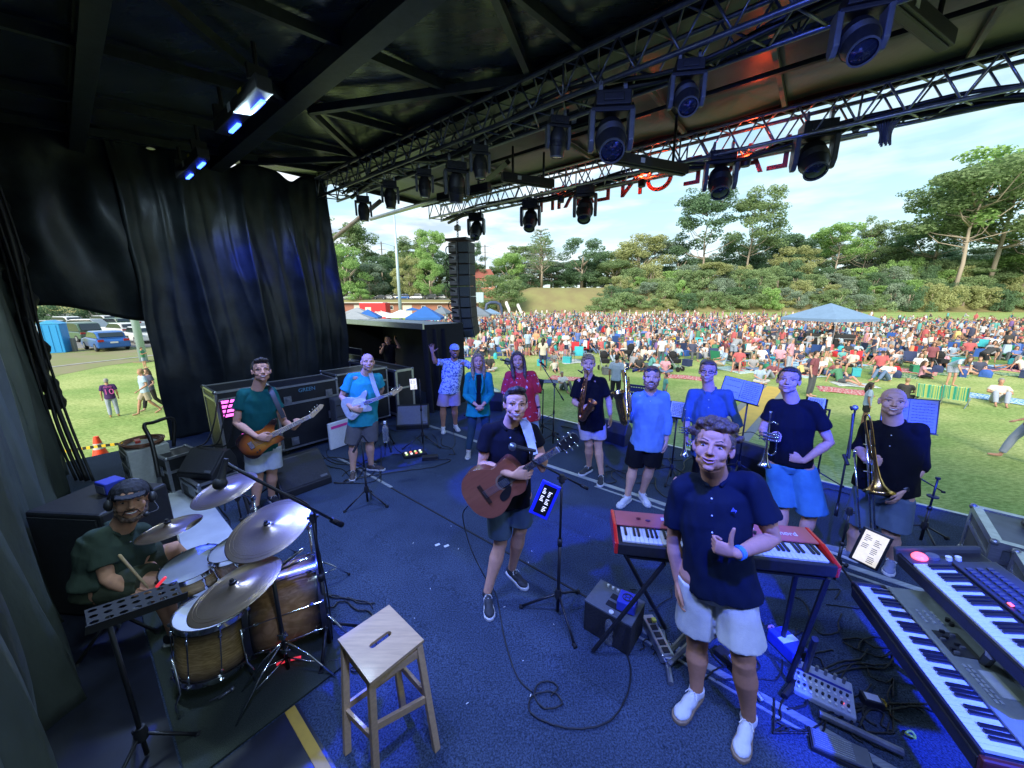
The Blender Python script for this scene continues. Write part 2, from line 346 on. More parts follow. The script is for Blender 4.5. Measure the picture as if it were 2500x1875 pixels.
# ------------------------------------------------------------------ curtains
TARP = mat('black_tarpaulin', (.020, .025, .026), .42, var=.5, scale=3, bump=.22, bscale=9, spec=.4)
TARPG = mat('grey_green_backdrop', (.055, .066, .056), .42, var=.5, scale=2.2, bump=.4, bscale=18, stretch=(1, 1, .3))
def curtain(name, label, f, nu, nv, m, cat='curtain'):
 vs, fs = grid(f, nu, nv); mb = MB(); mb.add(vs, fs); o = mb.build(name, m, smooth=True); s_ = o.modifiers.new('thick', 'SOLIDIFY'); s_.thickness = .006; return tag(o, label, cat)
def pl_(u, v, z, t=0): return tuple(ST(u, v, z))
def side(a, b):                                # main pleated side curtain, v .87..4.25
 z = 5.02*(1-b)-.02; v0 = .86+.01*math.sin(z*5); v1 = 4.22+.08*math.sin(z*1.1); v = v0+(v1-v0)*a
 top = b; k = .035+.20*(math.sin(math.pi*min(1, b*1.1))**.8)
 fan = abs(math.sin((a*3.9+.03*math.sin(b*3+a*9)+.14*noise.noise(Vector((a*4, b*1.5, 2))))*math.pi)); fold = ((1-fan)**1.5)*k*.8+.12*k*(1-abs(math.sin((a*11.3+.5*math.sin(b*2.2+a*5)+.6*noise.noise(Vector((a*6, b*2, 5))))*math.pi)))**2+.06*noise.noise(Vector((a*5, z*.6, 3)))+.022*noise.noise(Vector((a*22, z*2.2, 7)))
 sag = -.16*(math.sin(math.pi*((a*3.2) % 1))**8)*(1-b)**6
 return pl_(-8.62+fold*1.1-.1, v, z+sag)
curtain('side_curtain', 'black pleated tarpaulin curtain hanging between the gap and the open field', side, 170, 60, TARP)
def flap(a, b):
 z = 4.9-2.58*b+.10*math.sin(a*5)*(b**3)-.10*a*b; u = -8.66+.09*noise.noise(Vector((a*4, z*1.2, 1)))+.12*abs(math.sin(a*5+z))**2*.6
 return pl_(u, -.55+1.52*a, z)
curtain('curtain_flap', 'black tarpaulin flap hanging over the gap to the car park', flap, 40, 40, TARP)
def backd(a, b):
 z = 4.9*(1-b)-.02; u = -8.45+9.9*a**.8; fo = .10*math.sin(u*5.2+.8*math.sin(z*.9))+.045*math.sin(u*13+z)+.05*math.sin(u*31+1.7*math.sin(z*1.1))+.02*math.sin(u*70+2*math.sin(z*.9))+.06*noise.noise(Vector((u*1.4, z*.7, 5)))
 return pl_(u, -.47-.05*a+fo*(.5+.5*b), z)
curtain('back_curtain', 'grey green billowing backdrop cloth along the rear of the stage', backd, 420, 40, TARPG)
mb = MB(); mb.M = SM
# vertical strap bundles at the corner of the gap
for k in range(4):
 o = MB(); a = -.36+.05*k; pts = catmull([ST(-8.2+.05*k, a-.05, 4.6), ST(-8.1+.09*math.sin(k), a+.02, 3.2), ST(-8.15, a+.05*math.sin(k*2), 2.0), ST(-7.9+.1*math.sin(k), a+.02, .9), ST(-7.6+.07*k, a+.1, .03)], 6)
 o.tube(pts, .016+.006*(k % 3), 6); tag(o.build('hanging_cable', CABLE, smooth=True), 'black cable hanging in the dark bundle beside the gap in the curtain', 'cable', 'cables in the bundle beside the gap')
mb = MB()
for k in range(26):
 z = 4.3-k*.13; r_ = .09+.05*abs(math.sin(k*1.7)); mb.ell(ST(-8.28+.06*math.sin(k*2.1), -.30+.04*math.cos(k*1.3), z), (r_, r_*.8, .13), 8)
organic(mb, 'gathered_cloth', [BKM], None, .03, 2, .03, 5); tag(bpy.data.objects['gathered_cloth'], 'black cloth gathered and tied at the left corner of the gap', 'curtain')
# ------------------------------------------------------------------ roof
ROOF = mat('roof_panel_black', (.045, .055, .050), .24, var=.5, scale=2.2, bump=.55, bscale=3.2, stretch=(.6, 1.5, 1), spec=.6)
ROOFF = mat('roof_panel_grey', (.055, .062, .066), .34, var=.35, scale=2.0, bump=.4, bscale=3.5, stretch=(1, .5, 1))
def rz_(v): return 5.16 if v >= 4.1 else 5.16-(4.1-v)*.10
mb = MB(); mb.M = SM
def roofg(v0, v1, sag): return lambda a, b: (-8.9+15.9*a, v0+(v1-v0)*b, rz_(v0+(v1-v0)*b)+sag*noise.noise(Vector((a*14, b*3, v0)))-.02)
vs, fs = grid(roofg(-1.3, 4.1, .03), 60, 30); mb.add(vs, fs); struct('roof_rear_panel', mb, ROOF, smooth=True)
mb = MB(); mb.M = SM; vs, fs = grid(roofg(4.1, 6.95, .05), 60, 14); mb.add(vs, fs); struct('roof_front_panel', mb, ROOFF, smooth=True)
mb = MB(); mb.M = SM; mb.box((-.95, 2.9, 5.35), (16.2, 8.4, .06)); mb.box((-.95, 7.0, 5.2), (16.2, .06, .34)); mb.box((-8.95, 2.9, 5.2), (.06, 8.4, .30)); struct('roof_outer_shell', mb, BKM)
mb = MB(); mb.M = SM; mb.box((-.9, -1.6, 2.1), (17, .04, 6.6)); mb.box((7.3, 1.2, 2.1), (.04, 5.6, 6.6)); struct('rear_wall', mb, BKM)
BEAM = mat('beam_black_paint', (.028, .033, .032), .4, var=.4, scale=9, bump=.05, spec=.5)
def beam(p, q, w, h, lab, name='roof_beam', m=None, grp=None):
 m_ = MB(); d = Vector(q)-Vector(p); M = axes((Vector(p)+Vector(q))/2, d, Vector((0, 0, 1)).cross(d)); m_.M = M
 m_.box((0, 0, 0), (d.length, w, h));
 if w > .08: m_.box((0, 0, -h/2-.004), (d.length, w*1.25, .010)); m_.box((0, 0, h/2-.006), (d.length, w*1.25, .010))
 return tag(m_.build(name, m or BEAM), lab, 'beam', grp)
beam(ST(-8.8, 2.22, 4.84), ST(7, 2.22, 4.84), .16, .20, 'thick black lengthwise roof beam nearest the rear curtain')
beam(ST(-8.8, 4.12, 5.03), ST(7, 4.12, 5.03), .14, .18, 'thick black lengthwise roof beam above the rear lighting truss')
beam(ST(-8.8, .55, 4.66), ST(7, .55, 4.66), .12, .16, 'dark lengthwise roof beam above the cymbals')
for i, u in enumerate((-8.1, -6.9, -5.45, -3.9, -2.3, -.6, 1.2, 3.0)):
 beam(ST(u, -1.2, rz_(-1.2)-.09), ST(u, 4.05, rz_(4.05)-.09), .055, .10, 'dark cross rib under the black rear roof panels', 'roof_rib', grp='ribs under the rear roof')
for i, u in enumerate((-7.2, -5.6, -3.7, -2.05, -.75, .9, 2.6)):
 beam(ST(u, 4.2, 5.08), ST(u, 6.9, 5.08), .05, .06, 'thin pale cross rib under the grey front roof panels', 'roof_rib', mat('rib_grey', (.16, .16, .14), .5), 'ribs under the front roof')
for (a, b, lab) in (((-5.45, 2.5), (-3.0, 4.0), 'diagonal roof brace over the bass player'), ((-3.0, 4.0), (-2.3, 2.5), 'diagonal roof brace leaning to the middle beam'), ((-8.3, 2.5), (-6.9, 4.0), 'diagonal roof brace by the side curtain'), ((-6.9, 4.0), (-5.45, 2.5), 'second diagonal roof brace from the side curtain'), ((-2.3, 2.5), (-.6, 4.0), 'diagonal roof brace above the singer'), ((-3.9, .6), (-5.45, 2.3), 'diagonal roof brace above the drummer')):
 beam(ST(*a, rz_(a[1])-.14), ST(*b, rz_(b[1])-.14), .07, .09, lab, 'roof_brace')
beam(ST(-8.3, 5.6, 4.97), ST(7, 5.6, 4.97), .05, .05, 'thin pipe running lengthwise between the two lighting trusses', 'rigging_pipe')
beam(ST(-8.3, 4.75, 4.86), ST(7, 4.75, 4.86), .05, .05, 'thin pipe running lengthwise in front of the rear lighting truss', 'rigging_pipe')
# diagonal leg brace by the curtain
m_ = MB(); m_.tube([SV(812, 585, 5.0), SV(880, 530, 5.3), SV(930, 490, 5.6)], .055, 8); tag(m_.build('roof_leg_brace', mat('rusty_steel', (.18, .10, .07), .6, .3, col2=(.30, .30, .30), scale=4), smooth=True), 'rusty diagonal pipe brace at the edge of the side curtain', 'brace')
m_ = MB(); m_.tube([SV(905, 535, 5.9), SV(1180, 455, 5.9)], .05, 8); tag(m_.build('side_roof_rail', ALU, smooth=True), 'grey rail from the curtain edge towards the front truss', 'rail')
m_ = MB(); m_.tube([SV(1140, 490, 6.1), SV(1165, 460, 5.9), SV(1240, 395, 5.3)], .055, 4); tag(m_.build('rigging_beam', BEAM), 'dark square arm ending at the left end of the front truss', 'beam')
# ------------------------------------------------------------------ trusses
def truss(u0, u1, v, zb, zt, w, lab, m, seg=.40, r=.025):
 t = thing('lighting_truss', lab, 'truss', ST(0, 0, 0), SA, 'box trusses over the stage')
 for vv, z in ((v-w/2, zb), (v+w/2, zb), (v-w/2, zt), (v+w/2, zt)):
  m_ = MB(); m_.tube([(u0, vv, z), (u1, vv, z)], r, 10); m_.build('main_chord', m, t, smooth=True)
 n = int((u1-u0)/seg); m_ = MB(); m2 = MB(); m3 = MB()
 for i in range(n):
  a, b = u0+i*seg, u0+(i+.5)*seg; c = a+seg
  for vv, q in ((v-w/2, m_), (v+w/2, m3)): q.tube([(a, vv, zb), (b, vv, zt)], r*.48, 6); q.tube([(b, vv, zt), (c, vv, zb)], r*.48, 6)
  for z in (zb, zt): m2.tube([(a, v-w/2, z), (b, v+w/2, z)], r*.45, 6); m2.tube([(b, v+w/2, z), (c, v-w/2, z)], r*.45, 6)
  if i % 5 == 0: m2.tube([(a, v-w/2, zb), (a, v-w/2, zt)], r*.5, 6); m2.tube([(a, v+w/2, zb), (a, v+w/2, zt)], r*.5, 6)
 m_.build('lattice_bracing', m, t, smooth=True); m3.build('lattice_bracing', m, t, smooth=True); m2.build('cross_bracing', m, t, smooth=True)
 return t
TRM = mat('truss_aluminium', (.42, .43, .46), .35, .85, var=.25, scale=20)
TRD = mat('truss_dark_aluminium', (.16, .17, .20), .4, .8, var=.25, scale=20)
truss(-7.95, 6.8, 6.55, 4.50, 4.86, .38, 'silver front box truss along the open edge of the roof', TRM)
truss(-8.45, 6.8, 4.05, 4.58, 4.93, .42, 'dark rear box truss across the middle of the roof', TRD)
for v, n0, lab in ((6.50, 10, 'cable loom lying along the front truss'), (3.95, 12, 'cable loom lying along the rear truss')):
 for k in range(3):
  m_ = MB(); pts = catmull([ST(-7.6+i*1.05, v+.07*k+.05*math.sin(i*2+k), (4.53 if v > 5 else 4.62)+.05*math.sin(i*1.7+k*2)+(.03 if i % 3 else -.09)) for i in range(13)], 5)
  m_.tube(pts, .022+.008*k, 6); tag(m_.build('cable_loom', CABLE, smooth=True), 'black '+lab, 'cable', lab.replace('cable loom', 'looms'))
# ------------------------------------------------------------------ people
SKIN = {k: mat('skin_'+k, c, .72, var=.07, scale=40, spec=.18, bump=.05, bscale=200) for k, c in dict(fair=(.60, .31, .19), tan=(.46, .22, .12), pale=(.64, .36, .24), brown=(.24, .12, .07)).items()}
EYEW = mat('eye_white', (.42, .39, .37), .3, var=.02); EYED = mat('eye_iris', (.03, .02, .015), .45)
LIP = mat('lips', (.36, .15, .12), .55); TEETH = mat('teeth', (.75, .72, .66), .35, var=.03)
def hairm(n, c, c2): return mat('hair_'+n, c, .5, col2=c2, scale=90, stretch=(1, 1, .25), bump=.5, bscale=160)
HAIR = dict(dark=hairm('dark', (.012, .009, .007), (.05, .035, .025)), brown=hairm('brown', (.045, .025, .014), (.12, .07, .04)), blond=hairm('blond', (.16, .10, .045), (.42, .28, .13)), auburn=hairm('auburn', (.10, .035, .015), (.22, .09, .04)), grey=hairm('grey', (.25, .25, .25), (.5, .5, .48)))
def cloth(n, c, **k): return mat('cloth_'+n, c, .85, var=k.pop('var', .10), scale=k.pop('scale', 14), bump=k.pop('bump', .25), bscale=k.pop('bscale', 260), spec=.12, **k)
def ik(a, b, l1, l2, hint):
 a, b = Vector(a), Vector(b); d = b-a; L = min(d.length, (l1+l2)*.999); L = max(L, abs(l1-l2)+.01); u = d.normalized()
 x = (l1*l1-l2*l2+L*L)/(2*L); h = math.sqrt(max(l1*l1-x*x, 0)); hv = Vector(hint); hv = (hv-u*hv.dot(u))
 if hv.length < 1e-4: hv = u.orthogonal()
 return a+u*x+hv.normalized()*h
def lerp(a, b, t): return Vector(a)*(1-t)+Vector(b)*t
def hand(mb, w, d, n, s=1, pose='relax', thumb=1, mi=0, r=1.0):
 """palm and five fingers: w wrist, d pointing to the fingers, n the way the palm faces, thumb = +1/-1 side"""
 w, d, n = Vector(w), Vector(d).normalized(), Vector(n); n = (n-d*n.dot(d)).normalized(); sd = d.cross(n)*thumb
 mb.rings([(w+d*(-.01*s), .021*s, .017*s, axes((0, 0, 0), sd, n).to_3x3()), (w+d*.03*s, .034*s, .017*s, axes((0, 0, 0), sd, n).to_3x3()), (w+d*.065*s, .040*s, .016*s, axes((0, 0, 0), sd, n).to_3x3()), (w+d*.092*s, .038*s, .013*s, axes((0, 0, 0), sd, n).to_3x3())], 12, mi)
 curl = dict(relax=(14, 22, 18), fist=(78, 92, 55), open=(2, 4, 4), grip=(52, 60, 35), thumbup=(66, 96, 70), splay=(0, 6, 5), rest=(20, 30, 20))[pose]
 for i, (ln, rr) in enumerate(((.92, .0088), (1.0, .0092), (.93, .0088), (.74, .0078))):
  off = (1.5-i)*.0195*s; base = w+d*.088*s+sd*off; cur = base; sp = (1.5-i)*(.16 if pose == 'splay' else .05); dirv = (d+sd*sp).normalized(); a = 0; pts = [base-d*.02*s, base]
  for k, l in enumerate((.040, .026, .021)):
   a += R(curl[k]*(1+.12*(i-1.5)*(-1 if pose == 'relax' else .3))); v = dirv*math.cos(a)+n*math.sin(a); cur = cur+v*l*ln*s; pts.append(cur)
  mb.tube(pts, [rr*s*r, rr*s*r, rr*s*.95*r, rr*s*.88*r, rr*s*.76*r], 8, mi, round_=True)
 tb = w+d*.028*s+sd*.026*s
 if pose == 'thumbup': tv = [sd*.9+d*.15, sd, sd-d*.1]
 elif pose in ('fist', 'grip'): tv = [d*.7+sd*.6+n*.4, d*.5+n*.8-sd*.1, d*.1+n*.8-sd*.6]
 elif pose == 'splay': tv = [sd+d*.5, sd+d*.6, sd+d*.7]
 else: tv = [sd*.6+d*.8+n*.25, d+sd*.25+n*.3, d+n*.3]
 pts = [tb-sd*.01*s, tb]; cur = tb
 for v, l in zip(tv, (.038, .032, .026)): cur = cur+v.normalized()*l*s; pts.append(cur)
 mb.tube(pts, [.013*s, .0125*s, .0115*s, .0105*s, .0085*s], 8, mi, round_=True)
def head_mb(mb, H, s, mi=0, jaw=1.0, lod=0, ears=True):
 def q(x, y, z): return H @ Vector((x*s, y*s, z*s))
 r3 = H.to_3x3()
 def E(c, r, rot=None): mb.ell(q(*c), [a*s for a in r], 18 if lod == 0 else 10, mi, rot=(r3 if rot is None else r3 @ rot))
 E((0, .014, .036), (.076, .094, .090)); E((0, -.018, -.022), (.064, .073, .088)); E((0, -.03, -.068), (.050*jaw, .055, .045))
 E((0, -.068, -.098), (.024*jaw, .022, .018))
 if lod:
  if lod == 1: E((0, -.098, -.012), (.012, .02, .022))
  return
 E((-.040*jaw, -.016, -.066), (.022, .044, .028)); E((.040*jaw, -.016, -.066), (.022, .044, .028)); E((0, -.058, -.068), (.040, .034, .036))
 for a in (-1, 1):
  E((a*.035, -.059, -.026), (.030, .024, .032))
  if ears:
   E((a*.079, .014, -.002), (.009, .019, .032), Matrix.Rotation(R(a*18), 3, 'Z')); E((a*.076, .008, -.022), (.008, .011, .014))
  mb.tube([q(a*.052, -.069, .024), q(a*.034, -.084, .031), q(a*.012, -.086, .025)], [.010*s, .0115*s, .010*s], 8, mi, round_=True)
  E((a*.013, -.100, -.030), (.0085, .010, .008))
 E((0, -.066, .055), (.048, .026, .030))
 mb.tube([q(0, -.082, .022), q(0, -.098, -.004), q(0, -.113, -.026)], [.009*s, .010*s, .0125*s], 10, mi, round_=True)
 E((0, -.076, -.056), (.036, .020, .024)); E((0, -.078, -.078), (.020, .014, .012))
def face_parts(H, s, parent, smile=.6, beard=None, glasses=None, browm='brown', teeth=True):
 def q(x, y, z): return H @ Vector((x*s, y*s, z*s))
 for a in (-1, 1):
  mb = MB(); mb.ell(q(a*.033, -.0735, .006), (.0108*s, .0090*s, .0052*s if smile < .9 else .0040*s), 10, 0, rot=H.to_3x3())
  mb.ell(q(a*.033, -.0812, .006), (.0056*s, .0034*s, .0046*s), 8, 1, rot=H.to_3x3()); mb.build('eye', [EYEW, EYED], parent, smooth=True)
  mb = MB(); mb.tube([q(a*.053, -.0745, .0295), q(a*.036, -.0915, .0385), q(a*.015, -.0955, .0315)], [.0014*s, .0030*s, .0022*s], 6, round_=True); mb.build('eyebrow', HAIR[browm], parent, smooth=True)
  mb = MB(); mb.tube([q(a*.047, -.0765, .0145), q(a*.033, -.0885, .0165), q(a*.019, -.0835, .0125)], [.0007*s]*3, 6); mb.build('eyelid', HAIR['brown'], parent, smooth=True)
 w = .030+.008*smile; up = .010*smile
 mb = MB(); mb.tube([q(-w, -.086, -.056+up), q(-w*.55, -.0985, -.057+up*.2), q(0, -.1035, -.0575), q(w*.55, -.0985, -.057+up*.2), q(w, -.086, -.056+up)], [.0012*s, .0028*s, .0031*s, .0028*s, .0012*s], 8)
 mb.tube([q(-w*.85, -.087, -.060+up*.8), q(-w*.5, -.096, -.069), q(0, -.099, -.073-.004*smile), q(w*.5, -.096, -.069), q(w*.85, -.087, -.060+up*.8)], [.0012*s, .0036*s, .0042*s, .0036*s, .0012*s], 8)
 mb.build('mouth', LIP, parent, smooth=True)
 if teeth:
  mb = MB(); mb.tube([q(-w*.8, -.089, -.057+up*.75), q(-w*.45, -.0975, -.0615), q(0, -.1015, -.0645), q(w*.45, -.0975, -.0615), q(w*.8, -.089, -.057+up*.75)], [.0018*s, .0038*s, .0046*s, .0038*s, .0018*s], 8); mb.build('teeth', TEETH, parent, smooth=True)
 if beard:
  mb = MB(); mb.tube([q(-.072, -.004, -.02), q(-.064, -.028, -.070), q(-.034, -.066, -.106), q(0, -.080, -.117), q(.034, -.066, -.106), q(.064, -.028, -.070), q(.072, -.004, -.02)], [.006*s, .013*s, .018*s, .019*s, .018*s, .013*s, .006*s], 10, round_=True)
  mb.tube([q(-.036, -.084, -.068), q(-.024, -.095, -.047), q(0, -.105, -.043), q(.024, -.095, -.047), q(.036, -.084, -.068)], [.005*s, .006*s, .006*s, .006*s, .005*s], 8, round_=True)
  organic(mb, 'beard', [HAIR[beard]], parent, .0035, 1, .004, 60, (1, 1, 1))
 if glasses:
  zz, yy = (0.004, -.094) if glasses == 'eyes' else (.085, -.083)
  mb = MB()
  for a in (-1, 1):
   c = [q(a*(.034+.022*math.cos(t)), yy+.006*abs(math.cos(t)), zz+.016*math.sin(t)) for t in [2*math.pi*k/14 for k in range(15)]]
   mb.tube(c, .0028*s, 6); mb.tube([q(a*.056, yy+.004, zz), q(a*.08, 0, zz)], .0022*s, 6)
   if glasses != 'eyes': mb.add(c[:14], [tuple(range(14))], 1)
  mb.tube([q(-.012, yy, zz+.004), q(.012, yy, zz+.004)], .002*s, 6); mb.build('glasses' if glasses == 'eyes' else 'sunglasses', [BK, BKP], parent, smooth=True)
def hair_part(H, s, parent, style, col, lod=0):
 def q(x, y, z): return H @ Vector((x*s, y*s, z*s))
 r3 = H.to_3x3(); mb = MB(); m = HAIR[col] if isinstance(col, str) else col
 E = lambda c, r: mb.ell(q(*c), [a*s for a in r], 18 if not lod else 10, 0, rot=r3)
 if style in ('short', 'curly', 'fringe', 'bun', 'long', 'quiff'):
  E((0, .030, .058), (.082, .088, .082)); E((0, .055, .005), (.076, .062, .075))
  E((0, -.030, .098), (.060, .045, .030))
  for a in (-1, 1): E((a*.068, .018, .035), (.017, .040, .048))
 if style == 'curly':
  for k in range(58):
   a = random.uniform(0, 2*math.pi); e = random.uniform(.15, 1.45); x, y, z = math.cos(a)*math.cos(e), math.sin(a)*math.cos(e), math.sin(e)
   if y < -.35 and z < .50: continue
   E((x*.096, .008+y*.106, .050+z*.094), (.024, .024, .022))
 if style == 'quiff': mb.tube([q(-.05, -.06, .112), q(0, -.078, .128), q(.05, -.06, .116)], [.018*s, .026*s, .018*s], 10, round_=True)
 if style == 'fringe': mb.tube([q(-.058, -.066, .066), q(-.01, -.088, .088), q(.05, -.072, .078)], [.014*s, .018*s, .015*s], 10, round_=True)
 if style == 'bun': E((0, .125, .05), (.035, .035, .035))
 if style == 'thin':
  for a in (-1, 1): E((a*.064, .04, .03), (.018, .052, .042))
  E((0, .075, .0), (.066, .045, .06)); E((0, .03, .085), (.070, .075, .045))
 if style == 'long':
  for a in (-1, 1):
   mb.tube([q(a*.030, -.055, .108), q(a*.075, -.020, .06), q(a*.088, .005, -.03), q(a*.088, .0, -.13), q(a*.080, -.025, -.24), q(a*.078, -.03, -.30)], [.020*s, .026*s, .028*s, .030*s, .026*s, .012*s], 10, round_=True)
  mb.tube([q(0, .08, .05), q(0, .10, -.06), q(0, .10, -.2), q(0, .10, -.28)], [.05*s, .07*s, .075*s, .05*s], 12, round_=True)
 if style in ('cap', 'bucket', 'straw', 'santa'):
  E((0, .012, .058), (.087, .104, .084))
  if style == 'cap': mb.prism([(x*s, y*s) for x, y in ((-.066, -.06), (.066, -.06), (.064, -.12), (.035, -.155), (0, -.165), (-.035, -.155), (-.064, -.12))], .012*s, 0, H @ Matrix.Translation((0, 0, .062*s)) @ Matrix.Rotation(R(8), 4, 'X'))
  elif style == 'santa': mb.tube([q(0, .02, .10), q(.02, .04, .18), q(.09, .05, .20)], [.07*s, .045*s, .02*s], 10, round_=True)
  else: mb.lathe([(.07*s, .0), (.15*s if style == 'bucket' else .2*s, -.012*s), (.15*s if style == 'bucket' else .2*s, -.02*s), (.07*s, -.02*s)], 18, 0, H @ Matrix.Translation((0, .01*s, .055*s)))
 if not mb.v: return None
 if lod: return organic(mb, 'cap' if style == 'cap' else 'hair', [m], parent, .018 if lod == 1 else .03, 1)
 o = organic(mb, 'cap' if style == 'cap' else 'hair', [m], parent, .0045, 2, .010 if style == 'curly' else .004, 34 if style == 'curly' else 50, (1, 1, .5 if style != 'curly' else 1))
 if style == 'cap': return o
 me = o.data; bm = bmesh.new(); bm.from_mesh(me); Hi = H.inverted(); kill = []        # hairline
 for f in bm.faces:
  c = Hi @ f.calc_center_median()/s; c = c
  x, y, z = c.x, c.y, c.z
  hl = .060 if style in ('fringe', 'curly') else .070
  if style in ('long',):
   if y < -.055 and abs(x) < .045 and z < .085: kill.append(f)
  elif style == 'thin':
   if y < -.02 and z < .085: kill.append(f)
  elif (y < -.045 and z < hl) or (y < .012 and abs(x) > .05 and z < .012) or (z < -.07): kill.append(f)
 bmesh.ops.delete(bm, geom=kill, context='FACES'); bm.to_mesh(me); bm.free(); return o
DEF = dict(pel=(0, 0, .96), shA=(-.18, 0, 1.455), shB=(.18, 0, 1.455), elA=(-.24, .03, 1.17), elB=(.24, .03, 1.17), wrA=(-.245, -.04, .92), wrB=(.245, -.04, .92),
  hpA=(-.095, 0, .93), hpB=(.095, 0, .93), knA=(-.11, -.015, .50), knB=(.11, -.015, .50), anA=(-.12, .02, .085), anB=(.12, .02, .085), toA=(-.15, -.17, .03), toB=(.15, -.17, .03))
def skeleton(j, s):
 k = {a: Vector(b)*s for a, b in DEF.items()}
 for a, b in j.items():
  if a in k: k[a] = Vector(b)
 sh = (k['shA']+k['shB'])/2; up = (sh-k['pel']).normalized()
 if 'hpA' not in j: k['hpA'] = k['pel']+Vector((-.095, 0, -.03))*s
 if 'hpB' not in j: k['hpB'] = k['pel']+Vector((.095, 0, -.03))*s
 k['neck'] = sh+up*.045*s+Vector((0, .015, 0))*s; k['chest'] = lerp(k['pel'], sh, .68)+Vector((0, .0, 0)); k['waist'] = lerp(k['pel'], sh, .32)
 if 'head' in j: k['head'] = Vector(j['head'])
 else: k['head'] = k['neck']+up*.165*s+Vector((0, -.02, 0))*s
 k['up'] = up; return k
def spine_T(k, t):
 x = (k['shB']-k['shA']).normalized() if t > .5 else ((k['hpB']-k['hpA']).normalized()+(k['shB']-k['shA']).normalized()).normalized()
 return axes((0, 0, 0), x, k['up'].cross(x)).to_3x3()
def body_mb(k, s, b=1.0, H=None, lod=0, hands=('relax', 'relax'), hd=None, legs=True, jaw=1.0, feet=True, armb=1.0):
 mb = MB(); sg = 22 if lod == 0 else 8; T = spine_T(k, 1)
 mb.rings([(k['pel']-k['up']*.06*s, .13*s*b, .095*s*b, T), (k['pel']+k['up']*.02*s, .145*s*b, .10*s*b, T), (k['waist'], .125*s*b, .085*s*b, T), (k['chest'], .145*s*b, .098*s*b, T), (lerp(k['chest'], k['neck'], .6), .13*s*b, .08*s*b, T), (k['neck']-k['up']*.01*s, .06*s, .055*s, T)], 14)
 nb = H @ Vector((0, .022*s, -.07*s))
 mb.tube([k['neck']-k['up']*.03*s, lerp(k['neck'], nb, .5), nb], [.066*s*(b*.5+.5), .060*s*(b*.5+.5), .058*s*(b*.4+.6)], sg)
 head_mb(mb, H, s, 0, jaw, lod)
 for X, th in (('A', 1), ('B', -1)):
  sh, el, wr = k['sh'+X], k['el'+X], k['wr'+X]; a = armb*s
  mb.tube([lerp(k['neck'], sh, .3)-k['up']*.02*s, sh], [.05*s, .054*a], sg)
  mb.tube([sh, lerp(sh, el, .35), lerp(sh, el, .8), el, lerp(el, wr, .28), lerp(el, wr, .7), wr], [.055*a, .051*a, .041*a, .038*a, .042*a, .031*a, .0245*s], sg, round_=True)
  d = (wr-el).normalized(); n = Vector((1 if X == 'A' else -1, .2, 0))
  if hd and hd.get(X):
   d2, n2 = hd[X]; d = Vector(d2); n = Vector(n2)
  if lod == 0: hand(mb, wr, d, n, s*1.0, hands[0 if X == 'A' else 1], th, 0)
  else: mb.ell(wr+d.normalized()*.07*s, (.035*s, .03*s, .075*s), 8, 0, rot=axes((0, 0, 0), d, (0, .3, 1)).to_3x3() @ Matrix.Rotation(R(90), 3, 'Y'))
  if legs:
   hp, kn, an = k['hp'+X], k['kn'+X], k['an'+X]; g = s*(b*.6+.4)
   mb.tube([hp, lerp(hp, kn, .4), lerp(hp, kn, .85), kn, lerp(kn, an, .12), lerp(kn, an, .32), lerp(kn, an, .7), an], [.088*g, .078*g, .058*g, .056*g, .052*g, .059*g, .040*g, .034*g], sg, round_=True)
   cf = lerp(kn, an, .32)+Vector((0, .016*s, 0))
   if lod == 0: mb.ell(cf, (.045*g, .05*g, .10*g), 12)
   if feet:
    to = k['to'+X]; mb.tube([an-Vector((0, 0, .03*s)), lerp(an, to, .5)-Vector((0, 0, .02*s)), to], [.034*s, .034*s, .028*s], 8, round_=True)
 return mb
def top_mb(k, s, b=1.0, hem=-.10, sleeve=.5, loose=1.0, hemw=1.0, collar=False, lod=0, drop=None, armb=1.0):
 mb = MB(); T = spine_T(k, 1); T0 = spine_T(k, 0); u = k['up']; sg = 20 if lod == 0 else 8; B = b*loose*s
 hz = k['pel']+u*hem*s
 if drop: hz = hz+Vector(drop)
 bel = .012*s*max(0, b-1)*8
 mb.rings([(hz, .168*B*hemw, .118*B*hemw, T0), (lerp(hz, k['waist'], .5)-T @ Vector((0, bel, 0)), .160*B*(.5+.5*hemw), .114*B, T0), (k['waist']-T @ Vector((0, bel, 0)), .152*B, .108*B*(1+.3*max(0, b-1)), T), (k['chest'], .166*B, .116*B, T), (lerp(k['chest'], k['neck'], .55), .158*B, .10*B, T), (lerp(k['chest'], k['neck'], .82), .115*s*b, .078*s*b, T), (k['neck']+u*.006*s, .068*s, .062*s, T)], 28 if lod == 0 else 12)
 for X in 'AB':
  sh, el, wr = k['sh'+X], k['el'+X], k['wr'+X]; a = armb*s*(.5+.5*loose)
  mb.tube([k['neck']-u*.03*s, lerp(k['neck'], sh, .55)-u*.005*s, sh], [.055*s, .056*s, .059*a], sg)
  if sleeve > 0:
   t = min(sleeve, 1); pts = [sh, lerp(sh, el, t*.5), lerp(sh, el, t)]; rr = [.064*a, .061*a*loose, .060*a*loose*(1.10 if sleeve < 1 else .95)]
   if sleeve > 1: t2 = sleeve-1; pts += [lerp(el, wr, t2*.5), lerp(el, wr, t2)]; rr = [.063*a, .058*a, .052*a, .049*a, .044*a]
   mb.tube(pts, rr, sg)
   mb.ell(sh, .062*a, sg)
 return mb
